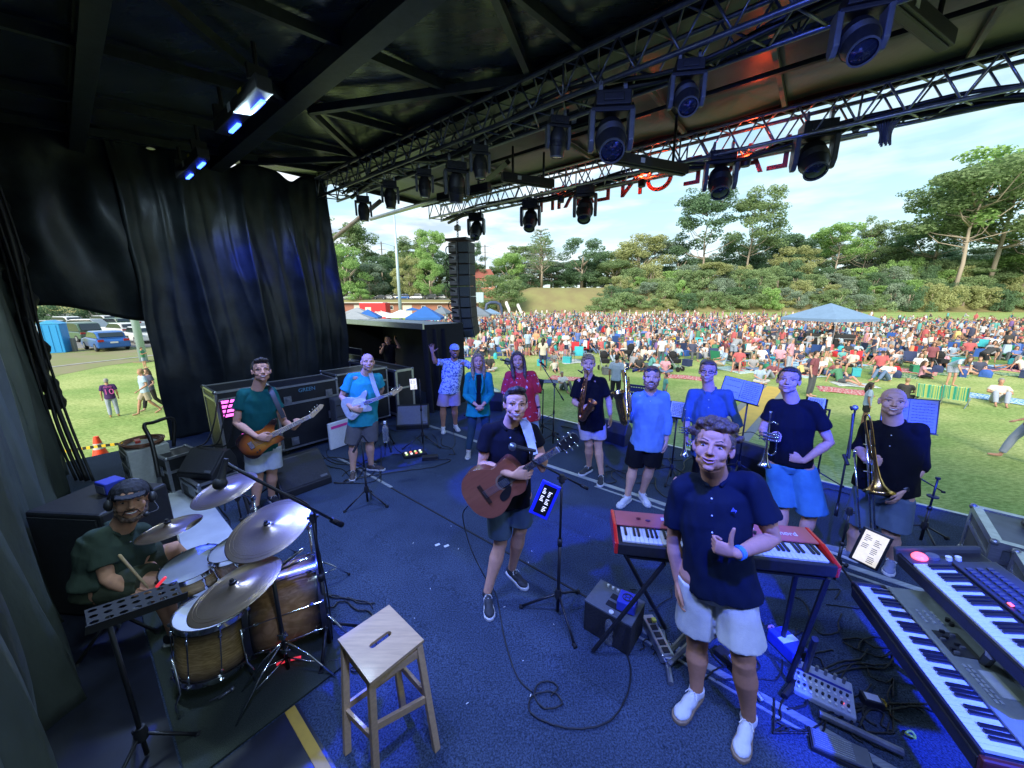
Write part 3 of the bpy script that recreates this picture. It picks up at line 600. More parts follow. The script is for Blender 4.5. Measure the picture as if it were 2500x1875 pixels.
def shorts_mb(k, s, b=1.0, ln=.8, loose=1.0, flare=1.1, lod=0, waist=.08):
 mb = MB(); T = spine_T(k, 0); u = k['up']; B = s*b
 mb.rings([(k['pel']-u*.12*s, .10*B, .09*B, T), (k['pel']-u*.06*s, .160*B, .115*B, T), (k['pel']+u*.0*s, .150*B, .106*B, T), (k['pel']+u*waist*s*.5, .130*B, .095*B, T)], 18 if lod == 0 else 12)
 for X in 'AB':
  hp, kn, an = k['hp'+X], k['kn'+X], k['an'+X]; g = s*(b*.6+.4)*loose
  pts = [lerp(hp, kn, .06), lerp(hp, kn, min(ln, 1)*.5), lerp(hp, kn, min(ln, 1))]; rr = [.086*g, .093*g, .086*g*flare]
  if ln > 1: rr = [.088*g, .084*g, .068*g]; pts += [lerp(kn, an, (ln-1)*.5), lerp(kn, an, (ln-1))]; rr += [.062*g*flare, .050*g*flare]
  mb.tube(pts, rr, 22 if lod == 0 else 8)
 return mb
def shoe(k, X, s, parent, m, sole, lod=0):
 an, to = k['an'+X], k['to'+X]; d = Vector((to.x-an.x, to.y-an.y, 0)); d = d.normalized() if d.length > .01 else Vector((0, -1, 0))
 z0 = min(an.z-.085*s, to.z-.03*s); sd = Vector((-d.y, d.x, 0)); base = Vector((an.x, an.y, z0)); M = axes(base, d, sd)
 mb = MB(); mb.M = M                                     # local x = toe, z = up
 mb.rings([((-.055*s, 0, .012), .001, .001)], 3) if False else None
 out = [(-.075, .0), (-.065, .028), (-.02, .036), (.06, .038), (.13, .048), (.175, .044), (.205, .024), (.212, 0), (.205, -.024), (.175, -.044), (.13, -.046), (.06, -.036), (-.02, -.034), (-.065, -.026)]
 so = MB(); so.M = M; so.prism([(x*s, y*s) for x, y in out], .026*s, 0, Matrix.Translation((0, 0, .0145*s)))
 mb.ell((.0, 0, .055*s), (.062*s, .036*s, .045*s), 12); mb.ell((-.035*s, 0, .06*s), (.034*s, .032*s, .04*s), 12); mb.ell((.07*s, 0, .045*s), (.08*s, .038*s, .036*s), 12); mb.ell((.14*s, 0, .034*s), (.064*s, .044*s, .026*s), 12)
 mb.tube([(-.005*s, 0, .06*s), (-.008*s, 0, .098*s)], [.044*s, .042*s], 12)
 o = organic(mb, 'shoe', [m], parent, .007 if not lod else .015, 2);
 if lod: so.build('sole', sole, o)
 else:
  so.build('sole', sole, o, bevel=.006*s)
  lc = MB(); lc.M = M
  for i in range(4):
   x = .035+i*.022; z = .088-i*.010; lc.tube([(x*s, -.022*s, (z-.008)*s), (x*s, 0, z*s), (x*s, .022*s, (z-.008)*s)], .0028*s, 6)
  for a in (-1, 1): lc.tube([(.03*s, 0, .092*s), (.045*s, a*.022*s, .10*s), (.06*s, a*.034*s, .078*s)], .0024*s, 6)
  lc.build('laces', WHC, o)
 return o
def to_local(root, rz):
 Mi = (Matrix.Translation(root) @ Matrix.Rotation(rz, 4, 'Z')).inverted(); tw = Vector((math.sin(rz), -math.cos(rz), 0))
 def L(px, py, dy=0.0):
  r = ray(px, py); o = root+tw*dy; t = (o-CAM).dot(tw)/r.dot(tw); return Mi @ (CAM+r*t)
 def G(px, py, z): return Mi @ P(px, py, z+root.z)
 return L, G
def hero(label, root, j, s=1.0, b=1.0, skin='fair', hair=('short', 'brown'), head=(0, 0, 0), smile=.7, beard=None, glasses=None, brow='brown', top=None, bottom=None, shoes=None, hands=('relax', 'relax'), hd=None, turn=0, vox=.0058, jaw=1.0, armb=1.0, teeth=True, z=0, rootpt=None, feet=None, group=None, capm=None):
 rp = Vector(rootpt) if rootpt is not None else P(root[0], root[1], z)
 dr = (CAM-rp); rz = math.atan2(dr.x, -dr.y)+R(turn)
 L, G = to_local(rp, rz); jj = {}
 for a, v in j.items():
  if isinstance(v, Vector): jj[a] = v
  elif a[:2] in ('an', 'to'): jj[a] = G(v[0], v[1], v[2])
  else: jj[a] = L(*v)
 k = skeleton(jj, s)
 for q_ in ('shA', 'shB', 'neck'): k[q_] = k[q_]+Vector((0, 0, .018*s))
 t = thing('person', label, 'person', rp, rz, group)
 H = Matrix.Translation(k['head']) @ Matrix.Rotation(R(head[0]), 4, 'Z') @ Matrix.Rotation(R(head[1]), 4, 'X') @ Matrix.Rotation(R(head[2]), 4, 'Y') @ Matrix.Diagonal((1.07, 1.03, .98, 1))
 organic(body_mb(k, s, b, H, 0, hands, hd, True, jaw, False if shoes else True, armb), 'body', [SKIN[skin]], t, vox, 2)
 face_parts(H, s, t, smile, beard, glasses, brow, teeth)
 if hair: hair_part(H, s, t, hair[0], hair[1] if not capm or hair[0] != 'cap' else capm)
 if top:
  kw = dict(top); m = kw.pop('m'); cl = kw.pop('collar', 0); nm = kw.pop('name', 'shirt')
  sh = organic(top_mb(k, s, b, armb=armb, **kw), nm, [m], t, .009, 2, .014, 10, (1, 1, .45))
  T = spine_T(k, 1)
  if cl:
   cm = MB(); n0 = k['neck']+k['up']*.012*s
   for a in (-1, 1):
    pts = [n0+T @ Vector((0, .066*s, .018*s)), n0+T @ Vector((a*.062*s, .03*s, .012*s)), n0+T @ Vector((a*.066*s, -.022*s, -.004*s)), n0+T @ Vector((a*.032*s, -.080*s, -.030*s))]
    cm.tube(pts, [.012*s, .016*s, .019*s, .010*s], 8, round_=True)
   cm.build('collar', m, sh, smooth=True)
   if cl > 1:
    bm_ = MB()
    for i in range(cl):
     c = lerp(k['neck'], k['pel'], .12+i*.8/max(cl, 5)); bm_.ell(c-T @ Vector((0, .121*s*b, 0)), (.005, .003, .005), 8)
    bm_.build('button', WHP, sh)
  else:
   cm = MB(); n0 = k['neck']+k['up']*.004*s
   cm.tube([n0+T @ Vector((.070*s*math.cos(a), .066*s*math.sin(a)-.004*s, -.012*s*(1-math.sin(a)))) for a in [2*math.pi*i/16 for i in range(17)]], .0055*s, 6); cm.build('neckband', m, sh, smooth=True)
 if bottom:
  kw = dict(bottom); m = kw.pop('m'); nm = kw.pop('name', 'shorts'); organic(shorts_mb(k, s, b, **kw), nm, [m], t, .009, 2, .011, 8, (1, 1, .4))
 if shoes:
  for X in 'AB': shoe(k, X, s, t, shoes[0], shoes[1])
 t['L'] = 0; del t['L']
 return t, k, L, H
# ------------------------------------------------------------------ stage lighting
LBLUE = mat('blue_led', (.05, .05, .6), .3, emit=(.02, .06, 1), es=6); LENS = mat('dark_lens', (.01, .012, .03), .06, spec=.9, coat=.8, var=.1)
FIXG = mat('fixture_grey_shell', (.10, .105, .11), .4, var=.2, scale=20, spec=.5); LRED = mat('red_led', (.6, .02, .01), .4, emit=(1, .06, .02), es=6)
STK = mat('white_sticker', (.6, .6, .58), .6); YEL = mat('yellow_sticker', (.6, .45, .02), .6)
def moving_head(u, v, ztop, sc, pan, tilt, lab, shell=BKP):
 t = thing('moving_head_light', lab, 'stage light', ST(u, v, ztop), SA+R(pan), 'moving head lights on the trusses'); s = sc
 for a in (-1, 1):
  m = MB(); m.box((a*.12*s, 0, .05*s), (.035*s, .06*s, .16*s)); m.tube([(a*.12*s, -.04*s, .10*s), (a*.12*s, 0, .15*s), (a*.12*s, .04*s, .10*s)], .012*s, 6); m.build('clamp', ALU, t)
 m = MB(); m.box((0, 0, -.05*s), (.34*s, .24*s, .13*s)); m.box((0, -.125*s, -.05*s), (.20*s, .02*s, .07*s)); m.build('base', shell, t, bevel=.02*s)
 for a in (-1, 1):
  m = MB(); m.M = Matrix.Translation((a*.195*s, 0, -.30*s)) @ Matrix.Rotation(R(90), 4, 'Y')
  m.prism([(.20*s, -.03*s), (.20*s, .03*s), (.12*s, .085*s), (-.16*s, .085*s), (-.19*s, .05*s), (-.19*s, -.05*s), (-.16*s, -.085*s), (.12*s, -.085*s)], .055*s); m.build('yoke_arm', FIXG, t, bevel=.012*s)
 m = MB(); m.box((0, 0, -.135*s), (.43*s, .17*s, .05*s)); m.build('yoke', shell, t, bevel=.012*s)
 M = Matrix.Translation((0, 0, -.36*s)) @ Matrix.Rotation(R(tilt), 4, 'X')
 m = MB(); m.M = M; m.lathe([(0, -.20*s), (.09*s, -.20*s), (.135*s, -.13*s), (.15*s, -.02*s), (.148*s, .10*s), (.125*s, .19*s), (.115*s, .24*s), (.10*s, .24*s)], 20)
 for k in range(5): m.lathe([(.150*s, (.0+.022*k)*s), (.157*s, (.006+.022*k)*s), (.150*s, (.012+.022*k)*s)], 20)
 hd_ = m.build('lamp_head', shell, t, smooth='auto')
 m = MB(); m.M = M; m.lathe([(.118*s, .235*s), (.124*s, .262*s), (.108*s, .262*s)], 20); m.build('lens_ring', FIXG, hd_, smooth='auto')
 m = MB(); m.M = M; m.lathe([(.108*s, .245*s), (.07*s, .258*s), (0, .263*s)], 20); m.build('lens', LENS, hd_, smooth=True)
 return t
def at_v(px, py, v): r = ray(px, py); q = CAM+r*(v/r.dot(V)); return q.dot(U), q.z
for px, py, v, sc, pan, tilt, lab in (
 (1163, 560, 6.5, .92, 28, 145, 'small moving head light lowest at the left end of the front truss'), (1295, 535, 6.5, .95, 26, 146, 'moving head light beside the letter H of the sign'),
 (1428, 510, 6.5, .98, 24, 146, 'moving head light hanging over the letters R and E'), (1757, 440, 6.5, 1.0, 22, 146, 'moving head light on the front truss right of the letter O'),
 (1985, 385, 6.5, 1.05, 20, 142, 'large pale edged moving head light nearest the right end of the sign')):
 u, z = at_v(px, py, v); moving_head(u, v, z+.36*sc, sc, pan, tilt, lab)
for px, py, sc, pan, tilt, lab in (
 (1490, 335, 1.0, 34, 138, 'largest moving head light, round dark lens facing the camera, lit blue on its lower left'), (1675, 235, .68, 30, 140, 'moving head light on the rear truss between the two largest ones'),
 (2095, 95, .72, 20, 140, 'big moving head light at the top right of the photo'), (1362, 345, .62, 50, 190, 'moving head light half hidden left of the largest one'),
 (1115, 455, .8, 58, 200, 'moving head light with bright blue reflections on its shell'), (1172, 405, .62, 52, 180, 'small moving head light just right of the blue glinting one'),
 (1037, 455, .62, 55, 180, 'small moving head light left of the blue glinting one'), (953, 482, .66, 60, 185, 'small moving head light with pointed head above the lamp post'), (888, 515, .66, 60, 185, 'small moving head light nearest the side curtain')):
 u, z = at_v(px, py, 3.9); moving_head(u, 3.9, z+.36*sc, sc, pan, tilt, lab)
u, z = at_v(2165, 315, 6.5); t = thing('cable_bunch', 'bunch of tied cables hanging under the front truss at the right', 'cable', ST(u, 6.5, z), SA)
m = MB();
for k in range(9): m.tube(catmull([(-.12+.03*k, 0, .12), (-.05+.012*k, .03*math.sin(k), -.02), (-.04+.012*k, 0, -.14-.02*(k % 3))], 4), .012, 6)
m.build('wires', FIXG, t, smooth=True)
BE = .9; WASH = .054; WCOL = (.60, .84, 1)
def batten(c, L_, lab, light=True, en=60, aim=(0, 1, -.95), wash=1, cone=98, beams=()):
 t = thing('led_batten', lab, 'stage light', c, SA, 'blue LED battens under the rear roof')
 m = MB(); m.box((0, 0, .05), (L_, .13, .12)); m.box((0, .07, .12), (L_*.9, .02, .05)); m.build('housing', BKP, t, bevel=.01)
 for a in (-.4, .4): m = MB(); m.box((a*L_, 0, .16), (.05, .16, .12)); m.tube([(a*L_, 0, .2), (a*L_, 0, .4)], .02, 6); m.build('bracket', BK, t)
 for a in (-.26, .26): m = MB(); m.box((a*L_, .035, -.016), (L_*.22, .035, .02)); m.build('lit_strip', LBLUE, t)
 m = MB(); m.box((-.1, -.067, .07), (.09, .004, .07), 0, 0); m.build('sticker', STK, t)
 m = MB(); m.box((.25, -.067, .10), (.10, .004, .03), 0, 0); m.build('tape', YEL, t)
 if light:
  l = bpy.data.lights.new('added_wash_light', 'AREA'); l.shape = 'RECTANGLE'; l.size = L_*.96; l.size_y = .12; l.energy = en*WASH*wash; l.color = WCOL; l.spread = R(150)  # neutral fill lamp added to brighten the stage beyond the blue strips
  lo = bpy.data.objects.new('added_wash_light', l); C.objects.link(lo); lo.parent = t; lo.location = (0, .0, -.035); lo.rotation_euler = Vector((aim[0], aim[1]*.8, aim[2])).to_track_quat('-Z', 'Y').to_euler()
  l = bpy.data.lights.new('blue_batten_light', 'SPOT'); l.energy = en; l.color = (0, .045, 1); l.spot_size = R(cone); l.spot_blend = .6; l.shadow_soft_size = .09
  l.energy = en*.5
  for tu, tv, tz, cn, *mu in beams:
   l2 = bpy.data.lights.new('blue_beam_light', 'SPOT'); l2.energy = en*1.7*(mu[0] if mu else 1); l2.color = (0, .03, 1); l2.spot_size = R(cn); l2.spot_blend = .35; l2.shadow_soft_size = .05; lb = bpy.data.objects.new('blue_beam_light', l2); C.objects.link(lb); lb.parent = t; lb.location = (0, .12, -.06)
   dv = Matrix.Rotation(-SA, 3, 'Z') @ (ST(tu, tv, tz)-Vector(c)); lb.rotation_euler = dv.to_track_quat('-Z', 'Y').to_euler()
  lo = bpy.data.objects.new('blue_batten_light', l); C.objects.link(lo); lo.parent = t; lo.location = (0, .12, -.06)
  d = Vector(aim); lo.rotation_euler = d.to_track_quat('-Z', 'Y').to_euler()
batten(ST(-4.65, 1.46, 4.24), 1.35, 'black LED batten with two blue lit strips and a white sticker, nearer one', en=300*BE, aim=(.9, -.7, -1.5), wash=1.9, beams=((-4.87, 2.44, 1.3, 15), (-5.0, 4.3, 1.2, 15), (-2.55, .75, .95, 13, 1.6), (-3.12, .33, .7, 9, 2), (-3.0, 3.4, 0, 18)))
batten(ST(-7.0, 1.5, 4.24), 1.35, 'black LED batten with two blue lit strips, farther one near the curtain flap', en=120*BE, aim=(-.5, .5, -1), wash=.8, beams=((-8.5, 2.3, 3.3, 17, .5), (-8.5, 3.4, 3.2, 12, .6)))
for u, e_, am, bm_ in ((-2.3, 330, (-.25, .8, -1), ((-1.85, 2.05, 1.5, 14), (-4.0, 4.0, 1.2, 15), (-3.2, 4.3, 1.3, 13))), (.1, 330, (0, 1, -.95), ((-1.44, 4.2, 1.3, 14), (.0, 4.25, .9, 15), (-2.1, 4.45, 1.2, 12), (-.2, 2.15, 1.3, 15))), (2.3, 420, (-.1, .75, -1), ((.85, 2.25, .8, 19, 2.6), (-.7, 4.9, 1.4, 18, 3), (1.1, 5.1, 1.35, 16, 3)))):
 batten(ST(u, .35, 4.15), 1.35, 'added LED batten with blue strips, unseen above the camera, lighting the stage', en=e_*BE, aim=am, wash=1.1, beams=bm_, cone=128 if u == .1 else 98)  # extra battens, unseen overhead, added to light the stage
for px, py, v, L_, rz, lab in ((1440, 290, 4.9, 1.1, 4, 'dark batten with a white label left of the largest moving head light'), (1130, 470, 4.9, 1.2, 5, 'dark batten in front of the blue glinting moving head light'), (1590, 400, 5.6, 1.3, 62, 'dark batten pointing from the pipe to the front truss'), (2240, 40, 4.9, 1.3, 66, 'dark batten with a pale tape end at the top right'), (1290, 440, 5.6, 1.0, 64, 'dark batten with a small red glint pointing at the front truss')):
 u, z = at_v(px, py, v); t = thing('led_batten', lab, 'stage light', ST(u, v, z), SA+R(rz), 'unlit battens between the trusses')
 m = MB(); m.box((0, 0, 0), (L_, .12, .13)); m.box((0, 0, -.075), (L_*.96, .07, .02)); m.build('housing', BKP, t, bevel=.01)
 m = MB(); m.box((-.2, -.062, 0), (.07, .004, .06)); m.build('sticker', STK, t)
 m = MB(); m.tube([(-L_*.3, 0, .05), (-L_*.3, 0, 5.0-z)], .02, 6); m.tube([(L_*.3, 0, .05), (L_*.3, 0, 5.0-z)], .02, 6); m.build('bracket', BK, t)
# red uplights on the front truss
for i, (u, e) in enumerate(((-4.2, 14), (-2.6, 22), (-1.1, 22))):
 t = thing('red_uplight', ('small red lamp on the front truss near the letter E', 'small red lamp on the front truss near the letter O', 'small red lamp on the front truss near the letter A')[i], 'stage light', ST(u, 6.62, 4.36), SA, 'red lamps on the front truss')
 m = MB(); m.lathe([(0, -.02), (.06, -.02), (.07, .08), (.05, .10)], 14); m.build('housing', BKP, t, smooth='auto'); m = MB(); m.lathe([(.05, .085), (0, .09)], 14); m.build('lit_lens', LRED, t)
 l = bpy.data.lights.new('red_light', 'POINT'); l.energy = e*.22; l.color = (1, .08, .02); l.shadow_soft_size = .05
 lo = bpy.data.objects.new('red_light', l); C.objects.link(lo); lo.parent = t; lo.location = (0, 0, .13); lo.rotation_euler = Vector((.1, -.75, .45)).to_track_quat('-Z', 'Y').to_euler()
# sign seen from behind
SIGN = mat('sign_letter_board', (.55, .10, .10), .55, var=.2, scale=6)
u_h, _ = at_v(1325, 520, 6.9); u_p, _ = at_v(2070, 320, 6.9); sg = 'PLACE ON EARTH'
t = thing('letter_sign', 'dark red letters PLACE ON EARTH seen from behind along the front truss', 'sign', ST(0, 6.9, 0), SA)
_, zs = at_v(1645, 430, 6.9)
xs = [(1345, 'H'), (1378, 'T'), (1412, 'R'), (1448, 'A'), (1500, 'E'), (1572, 'N'), (1645, 'O'), (1735, 'E'), (1808, 'C'), (1878, 'A'), (1960, 'L'), (2042, 'P')]
for px, ch in xs:
 u, z = at_v(px, 0, 6.9);
 o = text(ch, .60, Matrix.Translation((u, 0, zs)) @ Matrix.Rotation(R(180), 4, 'Z') @ Matrix.Rotation(R(90), 4, 'X'), SIGN, t, 'letter', .02);
m = MB(); m.box(((u_h+u_p)/2, -.04, 4.50), (u_p-u_h+.4, .03, .03)); m.box(((u_h+u_p)/2, -.04, 4.62), (u_p-u_h+.4, .03, .03)); m.build('mounting_rail', ALU, t)
# ------------------------------------------------------------------ line array
u0, z0 = at_v(1118, 590, 6.7); t = thing('line_array', 'column of nine black loudspeaker cabinets hanging from the left end of the front truss', 'loudspeaker', ST(u0, 6.7, z0), SA+R(14))
GRB = mat('cabinet_back_grey', (.30, .27, .26), .6, var=.2, scale=12); GRL = mat('grille_slate', (.10, .12, .135), .5, var=.3, scale=60, bump=.5, bscale=300)
ang = 0; pos = Vector((0, 0, 0)); Hc = .272
for i in range(9):
 ang = [0, 0, 0, 1, 2, 4, 7, 12, 19][i]; Rm = Matrix.Rotation(R(ang), 4, 'X'); M = Matrix.Translation(pos) @ Rm
 m = MB(); m.M = M; m.prism([(-.30, 0), (-.28, .36), (.28, .36), (.30, 0), (.03, -.06), (-.26, -.05)], Hc-.02, 0, Matrix.Translation((0, 0, -Hc/2)))
 cb = m.build('cabinet', BKP, t, bevel=.01)
 m = MB(); m.M = M; m.box((-.14, -.062, -Hc/2), (.22, .02, Hc*.72)); m.build('back_plate', GRB, cb)
 m = MB(); m.M = M; m.prism([(.05, -.062), (.29, -.008), (.29, -.02), (.06, -.085)], Hc*.86, 0, Matrix.Translation((0, 0, -Hc/2))); m.build('horn_panel', GRL, cb)
 m = MB(); m.M = M; m.box((-.08, -.08, -Hc*.45), (.11, .03, .07)); m.build('amplifier_plate', ALU, cb)
 m = MB(); m.M = M; m.tube(catmull([(-.07, -.09, -Hc*.5), (-.24, -.14, -Hc*.45), (-.30, -.11, -Hc*.9), (-.20, -.11, -Hc*1.3), (-.07, -.10, -Hc*1.45)], 5), .013, 6); m.build('link_cable', CABLE, cb, smooth=True)
 m = MB(); m.M = M; m.tube([(.02, -.10, .0), (.02, -.10, -Hc)], .014, 6); m.tube([(.30, .02, .0), (.30, .02, -Hc)], .012, 6); m.build('rigging_bar', FIXG, cb)
 pos = pos+(Rm.to_3x3() @ Vector((0, 0, -Hc)))
m = MB(); m.box((0, .1, .05), (.62, .45, .06)); m.build('bumper_frame', BK, t)
m = MB()
for k in range(10):
 z = .10+k*.055; m.tube([(.02*math.cos(a)*(1 if k % 2 else .3)+.0, .02*math.cos(a)*(.3 if k % 2 else 1), z+.04*math.sin(a)) for a in [2*math.pi*i/10 for i in range(11)]], .008, 6)
m.build('chain', STEEL, t, smooth=True); m = MB(); m.box((0, 0, .32), (.14, .12, .12)); m.lathe([(.05, .26), (.07, .30), (.07, .36), (.04, .40)], 12); m.build('chain_hoist', mat('hoist_grey', (.32, .30, .28), .5), t, bevel=.02)
# ------------------------------------------------------------------ booth beside the stage
t = thing('mixing_booth', 'black square booth with a pale roof edge beside the stage', 'booth', ST(-8.25, 4.9, -.25), SA)
BLK = mat('booth_black_fabric', (.008, .008, .010), .9, var=.4)
m = MB(); m.box((0, 1.15, 1.1), (3.5, .04, 2.2)); m.box((-1.73, .57, 1.1), (.04, 1.15, 2.2)); m.box((1.73, .57, 1.1), (.05, 1.12, 2.2)); m.build('wall', BLK, t)
m = MB(); m.box((0, .575, 2.17), (3.5, 1.15, .05)); m.build('roof', mat('booth_roof', (.55, .57, .58), .6, var=.15, scale=3), t)
m = MB(); m.box((0, -.02, 2.17), (3.56, .05, .13)); m.build('roof_edge_beam', ALU, t, bevel=.006)
mb = MB(); vs, fs = grid(lambda a, b: (1.70+.12*math.sin(a*14)+.12*b, -.02+.55*a, 2.1-2.05*b), 24, 10); mb.add(vs, fs); mb.build('side_curtain', BKM, t, smooth=True)
m = MB(); m.box((0, .575, .0), (3.5, 1.15, .04)); m.build('floor', BLK, t)
m = MB(); m.box((0, .575, -.5), (3.5, 1.15, .9)); m.build('platform', BKP, t)
t = thing('mixing_console', 'black mixing console at the front of the booth, its back lettered ALLEN & HEATH', 'mixing console', ST(-8.6, 4.62, .98), SA)
m = MB(); m.M = Matrix.Rotation(R(90), 4, 'Z') @ Matrix.Rotation(R(90), 4, 'X'); m.prism([(-.28, -.08), (.30, -.08), (.30, .04), (-.22, .20), (-.28, .20)], 1.15); m.build('console_body', BKP, t, bevel=.012)
m = MB(); m.box((0, -.30, .30), (1.0, .05, .16)); m.build('meter_bridge', BK, t, bevel=.01)
text('ALLEN & HEATH', .085, Matrix.Translation((0, -.287, .06)) @ Matrix.Rotation(R(90), 4, 'X'), WHC, t)
# ------------------------------------------------------------------ flight cases
def case(lab, c, rz, w, d, h, front='y', latches=((-.33, .30), (.33, .30)), castors=True, lid=.3, txt=None, laminate=CASEB, cat='flight case', group='flight cases around the stage', label_plate=None, z0=0, ev=.03):
 t = thing('flight_case', lab, cat, c, rz, group); b = .09 if castors else 0
 m = MB(); m.box((0, 0, b+h/2), (w-.02, d-.02, h-.02)); m.build('panel', laminate, t)
 e = ev
 for nm, els in (('edge_extrusion', [((0, sy*(d/2-e/2), b+(h-e/2 if sz else e/2)), (w, e, e)) for sy in (-1, 1) for sz in (0, 1)]+[((sx*(w/2-e/2), 0, b+(h-e/2 if sz else e/2)), (e, d-2*e-.002, e-.002)) for sx in (-1, 1) for sz in (0, 1)]+[((sx*(w/2-e/2-.001), sy*(d/2-e/2-.001), b+h/2), (e, e, h-2*e-.002)) for sx in (-1, 1) for sy in (-1, 1)]), ('lid_seam', [((0, sy*(d/2-.004), b+h*(1-lid)), (w-2*e, .012, .035)) for sy in (-1, 1)]+[((sx*(w/2-.004), 0, b+h*(1-lid)), (.012, d-2*e, .035)) for sx in (-1, 1)])):
  m = MB()
  for q in els: m.box(*q)
  m.build(nm, ALU, t)
 for sx in (-1, 1):
  for sy in (-1, 1):
   for zz in (b+h-.014, b+.014): m = MB(); m.ell((sx*(w/2-.014), sy*(d/2-.014), zz), .030, 8); m.build('corner_ball', STEEL, t, smooth=True)
   if castors: m = MB(); m.M = Matrix.Translation((sx*(w/2-.09), sy*(d/2-.09), .045)) @ Matrix.Rotation(R(90), 4, 'X'); m.lathe([(0, -.018), (.045, -.018), (.045, .018), (0, .018)], 14); m.build('castor', RUB, t)
 ln = {'y': (Vector((1, 0, 0)), Vector((0, -1, 0)), w, d), 'x': (Vector((0, 1, 0)), Vector((1, 0, 0)), d, w), '-x': (Vector((0, 1, 0)), Vector((-1, 0, 0)), d, w)}[front]
 ax, no, W_, Dp = ln
 for fx, fz in latches:
  p = ax*fx*W_+no*(Dp/2+.004)+Vector((0, 0, b+h*(1-lid) if fz == 'lid' else b+h*fz)); M = axes(p, ax, (0, 0, 1)); m = MB(); m.M = M
  m.box((0, 0, 0), (.11, .13, .014)); m.box((0, 0, .008), (.05, .08, .012)); m.tube([(-.03, .02, .016), (.03, .02, .016)], .006, 6); m.build('latch', STEEL, t, bevel=.004)
 if txt:
  p = ax*(-.02)+no*(Dp/2+.002)+Vector((0, 0, b+h*txt[2])); nn = no; M = axes(p, ax if (ax.cross(Vector((0, 0, 1)))).dot(no) > 0 else -ax, (0, 0, 1)); text(txt[0], txt[1], M, mat('stencil_blue', (.12, .3, .42), .7), t)
 return t
case('tall black flight case stencilled GREEN behind the bass player', ST(-6.62, 2.38, 0), SA, .62, .98, 1.05, 'x', ((-.33, .78), (.33, .78), (-.3, .12), (.3, .12), (.34, .42)), True, .28, ('GREEN', .085, .90))
case('tall black flight case between the GREEN case and the older guitarist', ST(-6.95, 3.52, 0), SA, .62, 1.06, 1.05, 'x', ((-.30, .82), (.30, .82), (0, .5)), True, .25)
case('flight case with white edges behind the older guitarist under the console', ST(-7.45, 4.36, 0), SA, 1.9, .45, .98, 'y', ((-.2, .75), (.25, .75), (.36, .45), (.0, .45)), True, .4, ev=.05)
t = thing('road_case_lid', 'grey stack of trunk drawers standing beside the older guitarist', 'flight case', ST(-6.18, 2.98, 0), SA)
m = MB(); m.box((0, 0, .42), (.22, .62, .84)); m.build('shell', mat('slate_laminate', (.06, .065, .07), .6, var=.2), t, bevel=.03)
for i in range(4): m = MB(); m.box((.113, 0, .12+i*.2), (.01, .58, .012)); m.build('seam', RUB, t)
t = thing('white_case', 'white box with a pink tape strip leaning beside the GREEN case', 'box', ST(-6.02, 2.70, 0), SA+R(8)); m = MB(); m.box((0, 0, .24), (.05, .44, .46)); m.build('shell', WHP, t, bevel=.012)
m = MB(); m.box((.027, -.03, .39), (.004, .30, .045)); m.build('tape', mat('pink_tape', (.75, .05, .30), .5), t)
t = case('open rack case with glowing pink amplifier displays behind the bass player', ST(-6.15, 1.38, 0), SA, .62, .62, 1.22, 'x', (), True, .1)
for i in range(4):
 m = MB(); m.box((.316, -.18, 1.16-.062*i), (.006, .14, .036)); m.build('display', mat('pink_display', (.4, .02, .3), .4, emit=(.95, .12, .75), es=1.1), t)
 m = MB(); m.box((.312, .02, 1.16-.062*i), (.01, .50, .054)); m.build('amplifier_unit', BK, t)
m = MB(); m.box((.317, .16, 1.235), (.006, .07, .012)); m.build('indicator', mat('amber_light', (.6, .3, .05), .4, emit=(1, .55, .1), es=3), t)
for k in range(5):
 m = MB(); a = random.random(); m.tube(catmull([ST(-5.8, 1.1+.12*k, 1.25-.05*k), ST(-5.72, 1.0+.1*k, .95), ST(-5.78, .9+.1*k, .7-.05*k), ST(-6.1, .8+.05*k, .55), ST(-6.3, .75, .3)], 6), .009, 6); tag(m.build('patch_cable', CABLE, smooth=True), 'black patch cable drooping from the open rack case', 'cable', 'patch cables of the rack')
case('small black flight case standing near the gap left of the wedge', P(448, 1186), SA+R(12), .36, .36, .50, 'y', ((0, .6),), False, .4)
c_ = case('low black flight case with a paper label carrying the wedge', P(520, 1205), SA+R(8), .60, .44, .30, 'y', (), False, .3)
m = MB(); m.box((.08, -.223, .17), (.2, .004, .14)); m.build('paper_label', mat('grey_paper', (.3, .33, .34), .7), c_)
t = thing('equipment_crate', 'pale grey drawer crate on the trolley by the gap', 'crate', P(375, 1188), SA+R(5)); GR = mat('crate_grey', (.42, .43, .43), .55, var=.1)
m = MB(); m.box((0, 0, .31), (.46, .40, .62)); m.build('shell', GR, t, bevel=.012)
for i in range(3): m = MB(); m.box((.0, -.203, .13+i*.18), (.40, .012, .15)); dr = m.build('drawer', mat('crate_drawer', (.34, .36, .37), .5), t, bevel=.006); m = MB(); m.box((0, -.212, .13+i*.18), (.12, .008, .05)); m.build('handle', BK, dr)
t = thing('coiled_cable', 'brown cable coil with a red tag lying on the pale drawer crate', 'cable', P(375, 1188)+Vector((0, 0, .625)), SA)
m = MB()
for k in range(6): m.tube([((.2+.01*k)*math.cos(a)*(1+.05*math.sin(a*3+k)), (.16+.01*k)*math.sin(a), .012+.014*(k % 3)+.006*math.sin(a*2+k)) for a in [2*math.pi*i/26 for i in range(27)]], .009, 6)
m.build('coil', mat('brown_cable', (.20, .085, .05), .55), t, smooth=True); m = MB(); m.box((.05, -.05, .06), (.12, .05, .03)); m.build('red_tag', mat('red_tag', (.6, .04, .03), .5), t)
